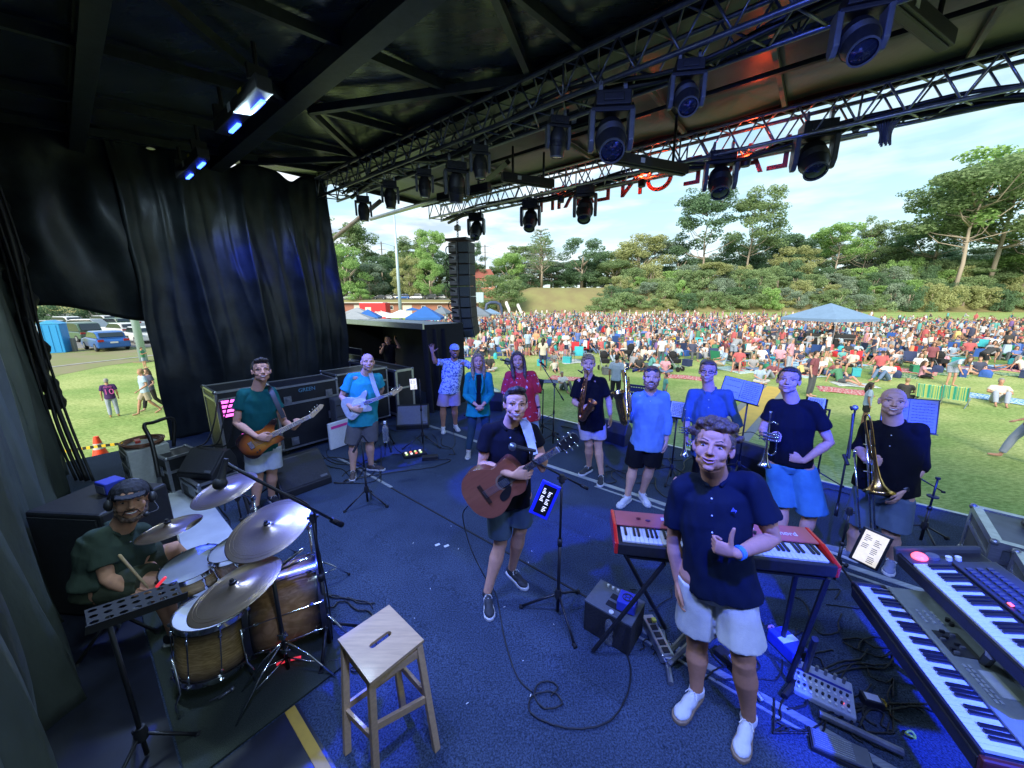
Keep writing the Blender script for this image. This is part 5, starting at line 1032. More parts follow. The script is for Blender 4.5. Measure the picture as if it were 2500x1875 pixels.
cymbal('pair of gold hi-hat cymbals beside the snare', (412, 1283), 0, 0, .90, .185, tilt=(-.14, .02, 1), base=P(415, 1430)+Vector((.06, .1, 0)))
cymbal('blue lit crash cymbal under the hanging microphone', (546, 1190), 0, 0, 1.12, .21, tilt=(-.16, -.18, 1), base=P(600, 1420)+Vector((0, .25, 0)))
# chrome stand with pink tape near the front cymbal
t = thing('hardware_stand', 'chrome double braced stand with pink tape on the olive rug', 'cymbal stand', P(705, 1640), 0); b = P(705, 1640); L, G = to_local(b, 0); h = zat(b, 1400)
m = MB(); m.tube([(0, 0, .03), (0, 0, h)], .012, 8); m.build('pole', BK, t, smooth=True); m = MB(); m.tube([(0, 0, h), L(762, 1358, -.05)], .008, 8); m.tube([(0, 0, h), L(740, 1340, 0)], .010, 8); m.build('arm', CHR, t, smooth=True)
for px, py in ((818, 1650), (590, 1690), (575, 1775)):
 e = G(px, py, .012); m = MB(); m.tube([(0, 0, .26), lerp((0, 0, .26), e, .45)+Vector((0, 0, .03)), e], .006, 6); m.tube([(0, 0, .12), lerp((0, 0, .26), e, .6)], .005, 6); m.build('leg', CHR, t, smooth=True)
m = MB(); m.tube([G(676, 1622, .05), G(702, 1612, .06)], .009, 6); m.tube([G(710, 1610, .06), G(735, 1604, .05)], .009, 6); m.build('pink_tape', PINK, t)
for hz in (.18, .3, h-.02): m = MB(); m.box((0, 0, hz), (.035, .035, .04)); m.tube([(-.035, 0, hz), (.035, 0, hz)], .007, 6); m.build('clamp', CHR, t, bevel=.005)
t = thing('drum_stool', 'black round drum throne under the drummer', 'stool', P(262, 1590, .0)+Vector((-.0, .1, 0)), 0); m = MB(); m.lathe([(0, .44), (.16, .44), (.175, .47), (.17, .50), (0, .51)], 20); m.build('seat', BKP, t, smooth='auto'); tripod(t, None, .24, 10, .011, .24); m = MB(); m.tube([(0, 0, .1), (0, 0, .45)], .014, 8); m.build('pole', CHR, t)
# loose pedal-like hardware lying on rug
t = thing('clamp_hardware', 'loose dark clamp lying on the olive rug', 'clamp', P(540, 1700, .02)); m = MB(); m.tube([(-.05, -.03, .0), (.03, .02, .01)], .006, 6); m.tube([(0, -.02, .01), (.05, .03, .02)], .01, 6); m.ell((.05, .03, .02), .016, 8); m.build('clamp_body', STEEL, t, smooth=True)
# ------------------------------------------------------------------ stool
sq = [P(952.5, 1479, .63), P(1038.6, 1564.6, .63), P(898.7, 1662.7, .63), P(822.8, 1558, .63)]; cs = sum(sq, Vector())/4
t = thing('wooden_stool', 'pale birch step stool with hand slot in its seat in the foreground', 'stool', Vector((cs.x, cs.y, 0)), 0)
X = ((sq[1]-sq[0])+(sq[2]-sq[3])).normalized(); Y = (X.cross(Vector((0, 0, -1)))).normalized(); M = Matrix((X, Y, Vector((0, 0, 1)))).transposed().to_4x4()
hx, hy = (sq[1]-sq[0]).length/2, (sq[0]-sq[3]).length/2
m = MB(); m.M = M; out = [(-hx, -hy), (hx, -hy), (hx, hy), (-hx, hy)]; slot = [(.045*math.copysign(1, math.cos(a))+.018*math.cos(a), .018*math.sin(a)) for a in [2*math.pi*(k+.5)/16 for k in range(16)]]; slot = [(y_*1.0, x_) for x_, y_ in slot]
def sqp(a): c_, s_ = math.cos(a), math.sin(a); f = 1/max(abs(c_)/hx, abs(s_)/hy); return (c_*f, s_*f)
angs = [math.atan2(y_, x_) for x_, y_ in slot]; o_ = [sqp(a) for a in angs]; o_ = [min(out, key=lambda c: (c[0]-p[0])**2+(c[1]-p[1])**2) if False else p for p in o_]
cor = {}
for c in out:
 k = min(range(16), key=lambda i: (o_[i][0]-c[0])**2+(o_[i][1]-c[1])**2); o_[k] = c
vs = [(x_, y_, z_) for z_ in (.612, .630) for x_, y_ in slot+o_]; fs = []
for k in range(16):
 k2 = (k+1) % 16; fs += [(32+k, 32+k2, 48+k2, 48+k), (k, 16+k, 16+k2, k2), (k, k2, 32+k2, 32+k), (16+k, 48+k, 48+k2, 16+k2)]
m.add(vs, fs); bm_ = m.build('seat', WOODL, t);
ft = [P(984, 1729), P(1066, 1830), P(918, 1890), P(848, 1837)]; lg = []
for i, f in enumerate(ft):
 top = sq[i]-Vector((cs.x, cs.y, 0)); top = Vector((top.x*.84, top.y*.84, .60)); bot = f-Vector((cs.x, cs.y, 0)); lg.append((top, bot)); m = MB(); d = bot-top; m.M = axes(lerp(top, bot, .5), d, Y); m.box((0, 0, 0), (d.length, .036, .030)); m.build('leg', WOODL, t, bevel=.003)
for i, j_, tt, w in ((0, 1, .48, .045), (1, 2, .06, .05), (2, 3, .62, .04), (3, 0, .06, .05), (0, 1, .06, .05), (2, 3, .06, .05), (1, 2, .9, .0), (3, 0, .58, .04), (1, 2, .50, .045)):
 if not w: continue
 a, b = lerp(*lg[i], tt), lerp(*lg[j_], tt); m = MB(); m.M = axes(lerp(a, b, .5), b-a, (0, 0, 1)); m.box((0, 0, 0), ((b-a).length, w, .018)); m.build('rail', WOODL, t, bevel=.002)
# ------------------------------------------------------------------ keyboards
WK = mat('key_white', (.62, .62, .60), .3, var=.04); BKK = mat('key_black', (.012, .012, .014), .3); REDK = mat('red_metal_panel', (.42, .10, .10), .4, var=.1, scale=8); REDE = mat('red_gloss_end', (.60, .02, .015), .25, coat=.4)
def keys(t, x0, x1, y0, y1, z, n, first=0):
 w = (x1-x0)/n; m = MB()
 for i in range(n): m.box((x0+(i+.5)*w, (y0+y1)/2, z), (w*.93, y1-y0, .016))
 m.build('white_keys', WK, t, bevel=.0012); m = MB(); pat = [1, 1, 0, 1, 1, 1, 0]; by = y0+(y1-y0)*.36
 for i in range(n-1):
  if pat[(i+first) % 7]: m.M = Matrix.Translation((x0+(i+1)*w, (by+y1)/2, z+.012)); m.prism([(-w*.29, -(y1-by)/2), (w*.29, -(y1-by)/2), (w*.25, (y1-by)/2), (-w*.25, (y1-by)/2)], .016)
 m.build('black_keys', BKK, t, bevel=.0015)
def kb_origin(p, xdir, tilt=0):
 x = Vector(xdir).normalized(); y = Vector((0, 0, 1)).cross(x); y = (y*math.cos(R(tilt))+Vector((0, 0, 1))*math.sin(R(tilt))); return axes(p, x, y)
A = P(1500, 1348, .86); B_ = P(2050, 1408, .86); L_ = (B_-A).length; M = kb_origin(A, B_-A, 3)
t = thing('stage_piano', 'red topped stage piano on a stand behind the curly haired man', 'keyboard', M=M); Dp = .33
m = MB(); m.box((L_/2, Dp/2, .02), (L_-.04, Dp, .07)); m.box((L_/2, .012, .03), (L_-.04, .03, .075)); m.build('body', BKP, t, bevel=.006)
m = MB(); m.box((L_/2, Dp-.075, .083), (L_-.05, .16, .012)); m.build('top_panel', REDK, t, bevel=.004)
for x in (.012, L_-.012): m = MB(); m.M = Matrix.Translation((x, 0, 0)) @ Matrix.Rotation(R(90), 4, 'Z') @ Matrix.Rotation(R(90), 4, 'X'); m.prism([(0, -.015), (Dp+.005, -.015), (Dp+.01, .09), (Dp*.5, .096), (0, .07)], .026); m.build('end_cheek', REDE, t, bevel=.008)
keys(t, .05, L_-.05, .03, .17, .066, 43, 5)
text('nord', .055, Matrix.Translation((L_-.17, .245, .090)), STK, t, 'lettering', .001)
PANEL = mat('panel_white_print', (.55, .5, .52), .5);
for i in range(26): m = MB(); x = L_*.27+(i % 13)*L_*.036; y_ = .21+.06*(i//13); m.box((x, y_, .092), (.03, .03, .003)) if i % 3 else m.tube([(x, y_, .089), (x, y_, .107)], .010, 10); m.build('control', PANEL if i % 3 else BK, t)
for i, (x, y_) in enumerate(((.18, .25), (.24, .235))): m = MB(); m.ell((x, y_, .095), (.018, .011, .006), 8); tag(m.build('leaf_sticker', mat('dark_red_sticker', (.15, .01, .02), .6) if not i else mat('purple_sticker', (.08, .02, .1), .6), t))
t2 = thing('keyboard_stand', 'black four legged stand under the red stage piano', 'stand', Vector((A.x, A.y, 0)), math.atan2((B_-A).y, (B_-A).x))
for nm, a, b in (('leg', (L_*.97, .03, .82), (L_*.90, .03, .02)), ('leg', (L_*.97, .30, .82), (L_*.97, .30, .02)), ('cross_leg', (L_*.25, .03, .80), (L_*.02-.12, .02, .03)), ('cross_leg', (L_*.02, .30, .80), (L_*.35, .30, .03)), ('rail', (.08, .04, .815), (L_*.97, .04, .815)), ('rail', (.08, .29, .815), (L_*.97, .29, .815))):
 m = MB(); m.tube([a, b], .016, 6); m.build(nm, BK, t2)
def z0_(v): return Vector((v.x, v.y, 0))
for a, b in (((1490, 1560), (1640, 1630)), ((1640, 1600), (1720, 1720))):
 pass
for (a, b, lab) in (((1625, 1575, .30), (1622, 1665, .03), 'lower crossing bars of the stand behind the bare legs'), ):
 t3 = thing('stand_base', lab, 'stand', (0, 0, 0)); m = MB(); m.tube([P(1617, 1540, .02), P(1638, 1670, .02)], .018, 8); m.tube([P(1700, 1520, .12), P(1628, 1600, .05)], .018, 6); m.tube([P(1710, 1545, .12), P(1632, 1622, .04)], .018, 6); m.build('base_bar', STEEL, t3); m = MB(); m.tube([P(1780, 1600, .1), P(1862, 1712, .02)], .018, 8); m.build('base_bar', STEEL, t3); m = MB(); m.tube([P(1990, 1560, .5), P(1965, 1640, .04)], .018, 8); m.tube([P(1965, 1635, .04), P(1915, 1700, .03)], .018, 8); m.build('base_bar', BK, t3); m = MB(); m.tube([P(2000, 1742, .05), P(2205, 1838, .05)], .02, 8); m.build('base_bar', STEEL, t3)
# grey workstation
A = P(2083, 1436, .70); B_ = P(2392, 1858, .70); L_ = (B_-A).length; M = kb_origin(A, B_-A, 6)
GWS = mat('workstation_grey', (.20, .225, .20), .4, var=.08, scale=40, bump=.05); t = thing('workstation_keyboard', 'grey green workstation keyboard at the lower right', 'keyboard', M=M)
m = MB(); m.box((L_/2, .17, -.02), (L_, .36, .07)); m.box((L_/2, .006, .0), (L_, .016, .09)); m.build('body', BKP, t, bevel=.006); m = MB(); m.box((L_/2+.02, .255, .030), (L_+.04, .19, .03)); m.box((L_/2+.02, .345, .036), (L_+.04, .016, .045)); m.build('top_panel', GWS, t, bevel=.008)
m = MB(); m.box((-.012, .08, .01), (.03, .17, .05)); m.build('end_block', BKP, t, bevel=.01); m = MB(); m.box((L_+.012, .16, -.005), (.03, .34, .08)); m.build('end_block', mat('end_red_wood', (.08, .015, .012), .4), t, bevel=.01)
keys(t, .02, L_-.02, .016, .152, .030, 36)
DKG = mat('recess_dark', (.03, .032, .03), .5); LCD = mat('lcd_pale', (.45, .48, .42), .2)
m = MB(); m.box((L_*.42, .24, .047), (.15, .10, .004)); m.build('slider_bay', DKG, t)
for i in range(8): m = MB(); x = L_*.42-.065+.0185*i; m.box((x, .225+.03*math.sin(i*1.7), .056), (.011, .020, .016)); m.build('slider', FIXG if i % 2 else BK, t, bevel=.002)
m = MB(); m.box((L_*.64, .262, .047), (.13, .055, .004)); m.build('display', LCD, t)
for i in range(28): m = MB(); x = (L_*.20+(i % 4)*.024) if i < 12 else (L_*.56+((i-12) % 8)*.024); y_ = (.20+(i//4)*.032) if i < 12 else (.195+((i-12)//8)*.018); m.box((x, y_, .049), (.017, .010, .006)); m.build('button', mat('button_grey', (.34, .37, .35), .5), t)
for x, y_ in ((L_*.25, .30), (L_*.28, .30), (L_*.76, .29)): m = MB(); m.tube([(x, y_, .045), (x, y_, .064)], .010, 12); m.build('knob', BK, t, smooth='auto')
# black synth on the upper tier
A = P(2192, 1360, .95); B_ = P(2515, 1668, .95); L_ = (B_-A).length+.1; M = kb_origin(A, B_-A, 13)
t = thing('black_synthesizer', 'black synthesizer with a red knob on the upper tier at the right edge', 'keyboard', M=M)
m = MB(); m.box((L_/2, .18, -.01), (L_, .37, .08)); m.build('body', BKP, t, bevel=.008); m = MB(); m.box((L_/2+.05, .27, .040), (L_-.1, .18, .014)); m.build('top_panel', mat('synth_panel', (.035, .038, .045), .4), t, bevel=.004)
m = MB(); m.box((-.010, .18, .012), (.03, .385, .10)); m.build('end_cheek', mat('charcoal_cheek', (.05, .055, .06), .5), t, bevel=.012); m = MB(); m.box((.06, .12, .034), (.10, .23, .006)); m.build('control_plate', mat('synth_panel', (.035, .038, .045), .4), t)
keys(t, .12, L_, .006, .152, .038, 33)
m = MB(); m.lathe([(0, 0), (.034, 0), (.034, .008), (.024, .020), (0, .022)], 20, 0, Matrix.Translation((.055, .07, .038))); m.build('red_knob', mat('glowing_red', (.7, .05, .08), .4, emit=(1, .10, .16), es=1.1), t, smooth='auto')
m = MB(); m.lathe([(0, 0), (.030, 0), (.028, .014), (0, .016)], 20, 0, Matrix.Translation((.055, .125, .038))); m.build('wheel', FIXG, t, smooth='auto')
for y_ in (.185, .225): m = MB(); m.tube([(.075, y_, .036), (.075, y_, .058)], .013, 12); m.build('knob', WHP, t, smooth='auto')
for i in range(60): m = MB(); m.box((.17+(i % 20)*.026, .21+(i//20)*.042, .052), (.016, .022, .008)); m.build('button', mat('synth_button', (.06, .065, .075), .4), t)
m = MB(); m.box((.42, .195, .056), (.02, .012, .006)); m.build('red_button', mat('glowing_red', (.7, .05, .08), .4, emit=(1, .10, .16), es=1.1), t); m = MB(); m.box((.54, .235, .050), (.12, .07, .004)); m.build('display', mat('dark_screen', (.04, .045, .05), .15), t)
for i in range(4): m = MB(); m.tube([(.62+.02*(i % 2), .19+.04*(i//2), .046), (.62+.02*(i % 2), .19+.04*(i//2), .062)], .013 if i else .02, 12); m.build('knob', BK if i else WHP, t, smooth='auto')
t = thing('keyboard_rack', 'black two tier rack under the keyboards at the right', 'stand', (0, 0, 0));
for a, b in ((P(2420, 1600, .90), P(2330, 1700, .02)), (P(2260, 1420, .9), P(2280, 1480, .02)), (P(2150, 1500, .62), P(2230, 1560, .62)), (P(2300, 1560, .5), P(2420, 1640, .5))): m = MB(); m.tube([a, b], .02, 6); m.build('rack_bar', BK, t)
m = MB(); q = P(2440, 1700, .0); m.box((q.x+.25, q.y, .25), (.5, .25, .5), .6); m.build('side_panel', BKM, t)
# stand with tablet by the keyboards
b = P(2035, 1420); rz = face(b); L, G = to_local(b, rz)
tablet('cream screened tablet on the arm beside the red stage piano', (2112, 1284), (2186, 1316), (2068, 1360), SCRW, TABL, .42, L, b, rz, INKD, .035, lines=14)
# ------------------------------------------------------------------ small floor gear
t = thing('mixer', 'small white mixer with rows of knobs among the cables', 'mixer', P(2005, 1690, .0), R(-36)); m = MB(); m.M = Matrix.Rotation(R(6), 4, 'X'); m.box((0, 0, .035), (.30, .24, .045)); m.build('mixer_body', mat('mixer_white', (.40, .43, .50), .4), t, bevel=.01); KN = mat('knob_dark', (.02, .02, .03), .4)
m = MB(); m.M = Matrix.Rotation(R(6), 4, 'X'); m.box((0, .045, .059), (.28, .015, .003)); m.build('blue_stripe', mat('blue_stripe', (.02, .03, .3), .4), t)
for i in range(36):
 m = MB(); m.M = Matrix.Rotation(R(6), 4, 'X'); x, y_ = -.125+.03*(i % 9), -.095+.034*(i//9)
 m.tube([(x, y_, .057), (x, y_, .072)], .0075, 10); m.build('knob', KN if (i//9) % 2 else WHP, t)
for i in range(6): m = MB(); m.M = Matrix.Rotation(R(6), 4, 'X'); x = -.12+.045*i; m.tube([(x, .09, .06), (x, .09, .10)], .009, 10); m.build('jack_plug', STEEL, t)
m = MB(); m.M = Matrix.Rotation(R(6), 4, 'X'); m.ell((.09, -.06, .066), .006, 8); m.build('red_light', mat('glowing_red', (.7, .05, .08), .4), t)
t = thing('expression_pedal', 'flat ribbed foot pedal at the lower edge right of the white shoes', 'pedal', P(2050, 1840, 0), R(-30)); m = MB(); m.M = Matrix.Rotation(R(-5), 4, 'Y'); m.box((0, 0, .035), (.25, .11, .02)); m.build('treadle', mat('pedal_grey', (.10, .11, .12), .5), t, bevel=.005); m = MB(); m.box((0, 0, .012), (.27, .125, .024)); m.build('pedal_base', BKP, t)
m = MB(); m.M = Matrix.Rotation(R(-5), 4, 'Y')
for i in range(8): m.box((-.03+.0, -.045+.0125*i, .047), (.17, .005, .005))
m.build('grip_ribs', mat('pedal_rib', (.25, .27, .28), .5), t)
t = thing('sustain_pedal', 'black and silver sustain pedal behind the bare legs', 'pedal', P(1790, 1625, 0), R(-60)); m = MB(); m.box((0, 0, .025), (.24, .08, .05)); m.build('pedal_base', BKP, t, bevel=.008); m = MB(); m.M = Matrix.Rotation(R(7), 4, 'Y'); m.box((.04, 0, .058), (.13, .055, .008)); m.build('treadle', CHR, t, bevel=.003)
t = thing('di_box', 'blue and white metal box among the cables beside the white shorts', 'box', P(1918, 1588, 0), R(-78)); m = MB(); m.box((0, 0, .055), (.20, .13, .09)); m.build('case_body', mat('blue_box', (.03, .05, .40), .4), t, bevel=.006); m = MB(); m.box((0, 0, .1015), (.05, .128, .003)); m.build('white_stripe', WHP, t); m = MB(); m.box((.102, 0, .05), (.004, .11, .07)); m.build('socket_plate', BK, t)
t = thing('power_strip', 'upright silver power strip with a yellow cable tie beside the amplifier', 'power strip', P(1602, 1570, 0), R(4)); m = MB(); m.box((0, 0, .05), (.09, .34, .07)); m.build('housing', ALU, t, bevel=.01)
for i in range(5): m = MB(); m.box((0, -.13+.06*i, .087), (.045, .04, .006)); m.build('socket', BK, t)
m = MB(); m.box((.02, .10, .10), (.03, .03, .02)); m.build('yellow_tie', mat('yellow_tie', (.7, .6, .05), .5), t)
t = thing('effects_pedalboard', 'flat effects board with round footswitches beside the tablet stand', 'pedal', P(1012, 1112, 0), R(28)); m = MB(); m.box((0, 0, .03), (.36, .20, .05)); m.build('board_body', BKP, t, bevel=.008)
for i in range(8): m = MB(); x, y_ = -.13+.075*(i % 4), -.05+.07*(i//4); m.tube([(x, y_, .055), (x, y_, .072)], .018, 10); m.build('footswitch', mat('sw_%d' % (i % 3), [(.5, .6, .25), (.6, .6, .6), (.6, .15, .1)][i % 3], .4, emit=[(.5, .7, .2), (.7, .7, .7), (.9, .15, .1)][i % 3], es=.5), t)
t = thing('volume_pedal', 'black volume pedal with a glinting end right of the effects board', 'pedal', P(1050, 1122, 0), R(12)); m = MB(); m.box((0, 0, .04), (.24, .10, .06)); m.build('pedal_base', BKP, t, bevel=.01); m = MB(); m.box((.122, 0, .04), (.006, .08, .04)); m.build('end_plate', CHR, t)
t = thing('small_adapter', 'small black power adapter with a white label among the cables', 'adapter', P(2125, 1720, 0), R(-20)); m = MB(); m.box((0, 0, .03), (.10, .07, .055)); m.build('case_body', BKP, t, bevel=.006); m = MB(); m.box((0, 0, .0585), (.07, .045, .002)); m.build('label_plate', STK, t)
for i, (px, py, lab, c) in enumerate(((2152, 1722, 'yellow cable connector near the small adapter', (.6, .4, .05)), (2222, 1800, 'bright yellow green cable tie by the lower keyboard', (.55, .65, .05)), (1882, 1538, 'pink clothes peg lying on the carpet', (.8, .3, .5)))):
 m = MB(); m.tube([(.02*math.cos(a), .016*math.sin(a), .02+.008*math.sin(2*a)) for a in [2*math.pi*k/12 for k in range(13)]], .006, 6); o = m.build(('connector', 'cable_tie', 'clothes_peg')[i], mat('small_'+str(i), c, .5)); o.location = P(px, py, .01); tag(o, lab, ('connector', 'cable tie', 'peg')[i])
# ------------------------------------------------------------------ cables on the deck
def floor_cable(pts, lab, grp, r=.006, m=CABLE, jit=0, z=None):
 q = [P(x, y, r+.004) for x, y in pts]; q = catmull(q, 7); mm = MB(); mm.tube([p+Vector((0, 0, .006*abs(math.sin(i*.9)))) for i, p in enumerate(q)], r, 6); return tag(mm.build('floor_cable', m, smooth=True), lab, 'cable', grp)
g1 = 'single cables on the carpet'
floor_cable([(1192, 1330), (1212, 1440), (1230, 1540), (1255, 1640), (1300, 1690), (1345, 1700), (1362, 1680), (1345, 1665), (1315, 1670), (1305, 1700), (1330, 1730), (1372, 1720), (1350, 1690), (1300, 1700), (1295, 1740), (1350, 1770), (1420, 1780), (1490, 1760), (1530, 1700), (1540, 1640), (1528, 1590), (1510, 1540)][5:], 'thin black guitar cable looping over the carpet to the small amplifier', g1, .005)
mm = MB(); b = P(1222, 1440); mm.tube(catmull([P(1142, 1235, .78), P(1130, 1262, .6), P(1150, 1340, .35), P(1190, 1420, .12), P(1212, 1455, .01), P(1232, 1560, .008), P(1262, 1650, .008), P(1300, 1690, .008)], 8), .005, 6); tag(mm.build('guitar_cable', CABLE, smooth=True), 'black cable hanging from the acoustic guitar down to the carpet', 'cable')
floor_cable([(1030, 1125), (1100, 1122), (1060, 1140), (985, 1150), (900, 1163), (850, 1170), (836, 1180)], 'black cable running from the pedals to the older guitarist', g1)
rnd = random.Random(5)
def tangle(n, box, lab, grp, r=.006, ln=9, m=CABLE, loop=1.0):
 for k in range(n):
  x0, y0, x1, y1 = box; x, y = rnd.uniform(x0, x1), rnd.uniform(y0, y1); a = rnd.uniform(0, 6.3); pts = []; st = (x1-x0)*.16*loop
  for i in range(ln):
   pts.append((x, y)); a += rnd.uniform(-1.1, 1.3); x += math.cos(a)*st; y += math.sin(a)*st*.6
   x = min(max(x, x0), x1); y = min(max(y, y0), y1)
  floor_cable(pts, lab, grp, r*rnd.uniform(.7, 1.2), m)
tangle(10, (1890, 1560, 2180, 1790), 'black cable in the tangle around the small white mixer', 'cables tangled around the mixer', .0055)
tangle(8, (1940, 1440, 2180, 1640), 'black cable loop on the carpet under the grey keyboard', 'cable loops under the grey keyboard', .005)
tangle(6, (1690, 1520, 1960, 1660), 'black cable behind the legs of the curly haired man', 'cables behind the white shorts', .005)
tangle(5, (1540, 1440, 1640, 1620), 'black cable around the silver power strip', 'cables around the power strip', .0045)
tangle(6, (2080, 1720, 2330, 1860), 'black cable on the dark floor near the bottom right', 'cables at the lower right', .006)
tangle(10, (760, 1085, 930, 1180), 'dark cable coil on the carpet behind the older guitarist legs', 'cables behind the guitarists', .006)
tangle(6, (940, 1040, 1110, 1110), 'dark cable near the blue lit wedge monitor', 'cables at the blue wedge', .006)
tangle(9, (1600, 1120, 1720, 1215), 'grey cable coil under the music stands of the horn players', 'cables under the horn stands', .006)
tangle(6, (1480, 1120, 1600, 1180), 'grey cable between the legs of the saxophone players', 'cables at the saxophones', .005)
tangle(4, (1250, 1000, 1350, 1035), 'dark cable by the front edge of the stage behind the singers', 'cables at the stage edge', .008)
tangle(7, (780, 1420, 920, 1640), 'dark cable on the carpet between bass drum and stool', 'cables by the bass drum', .006)
tangle(16, (330, 1225, 560, 1400), 'black cable lying over the white board behind the drums', 'cables on the white board', .008)
floor_cable([(1800, 1060), (1850, 1062), (1960, 1180), (2030, 1195), (2100, 1215)], 'cable along the stage edge by the horn players', g1, .008)
floor_cable([(1370, 1040), (1450, 1060), (1520, 1080)], 'thick cable along the stage edge behind the alto saxophone', g1, .010)
rnd = random.Random(9)
for i in range(16):
 px, py = rnd.uniform(1000, 1500), rnd.uniform(1280, 1820); m = MB(); a = rnd.uniform(0, 3); m.box((0, 0, .001), (.012*rnd.uniform(.5, 1.6), .005, .001), a); o = m.build('paper_scrap', STK); o.location = P(px, py, .004); tag(o, 'tiny white paper scrap lying on the blue carpet', 'paper scrap', 'paper scraps on the carpet')
for px, py, lab in ((1068, 1330, 'white square of tape on the carpet between kit and singer'), (1090, 1333, 'second white tape square on the carpet right beside the first')):
 m = MB(); m.box((0, 0, .002), (.05, .03, .001), .6); o = m.build('tape_square', STK); o.location = P(px, py, .003); tag(o, lab, 'tape')
# ------------------------------------------------------------------ instruments
def rootM(t): return Matrix.Translation(t.location) @ Matrix.Rotation(t.rotation_euler.z, 4, 'Z')
def smooth_outline(pts, n=5):
 q = [Vector((x, y, 0)) for x, y in pts]; out = []; N_ = len(q)
 for i in range(N_):
  a, b, c, d = q[i-1], q[i], q[(i+1) % N_], q[(i+2) % N_]
  for k in range(n): t = k/n; v = .5*((2*b)+(c-a)*t+(2*a-5*b+4*c-d)*t*t+(3*b-a-3*c+d)*t**3); out.append((v.x, v.y))
 return out
def burst_body(name, ci, cm, co):
 m = bpy.data.materials.new(name); m.use_nodes = True; nt = m.node_tree; N = nt.nodes.new; L_ = nt.links.new; b = nt.nodes['Principled BSDF']; b.inputs['Roughness'].default_value = .18; b.inputs['Coat Weight'].default_value = .6
 tc = N('ShaderNodeTexCoord'); mp = N('ShaderNodeMapping'); mp.inputs['Location'].default_value = (-.5, -.5, 0); L_(tc.outputs['Generated'], mp.inputs[0]); sc = N('ShaderNodeVectorMath'); sc.operation = 'MULTIPLY'; sc.inputs[1].default_value = (1, 1, 0); L_(mp.outputs[0], sc.inputs[0])
 ln = N('ShaderNodeVectorMath'); ln.operation = 'LENGTH'; L_(sc.outputs[0], ln.inputs[0]); r = N('ShaderNodeValToRGB'); e = r.color_ramp.elements; e[0].position = .15; e[0].color = lin(ci); e[1].position = .50; e[1].color = lin(co); x = e.new(.36); x.color = lin(cm); L_(ln.outputs['Value'], r.inputs[0]); L_(r.outputs[0], b.inputs['Base Color']); return m
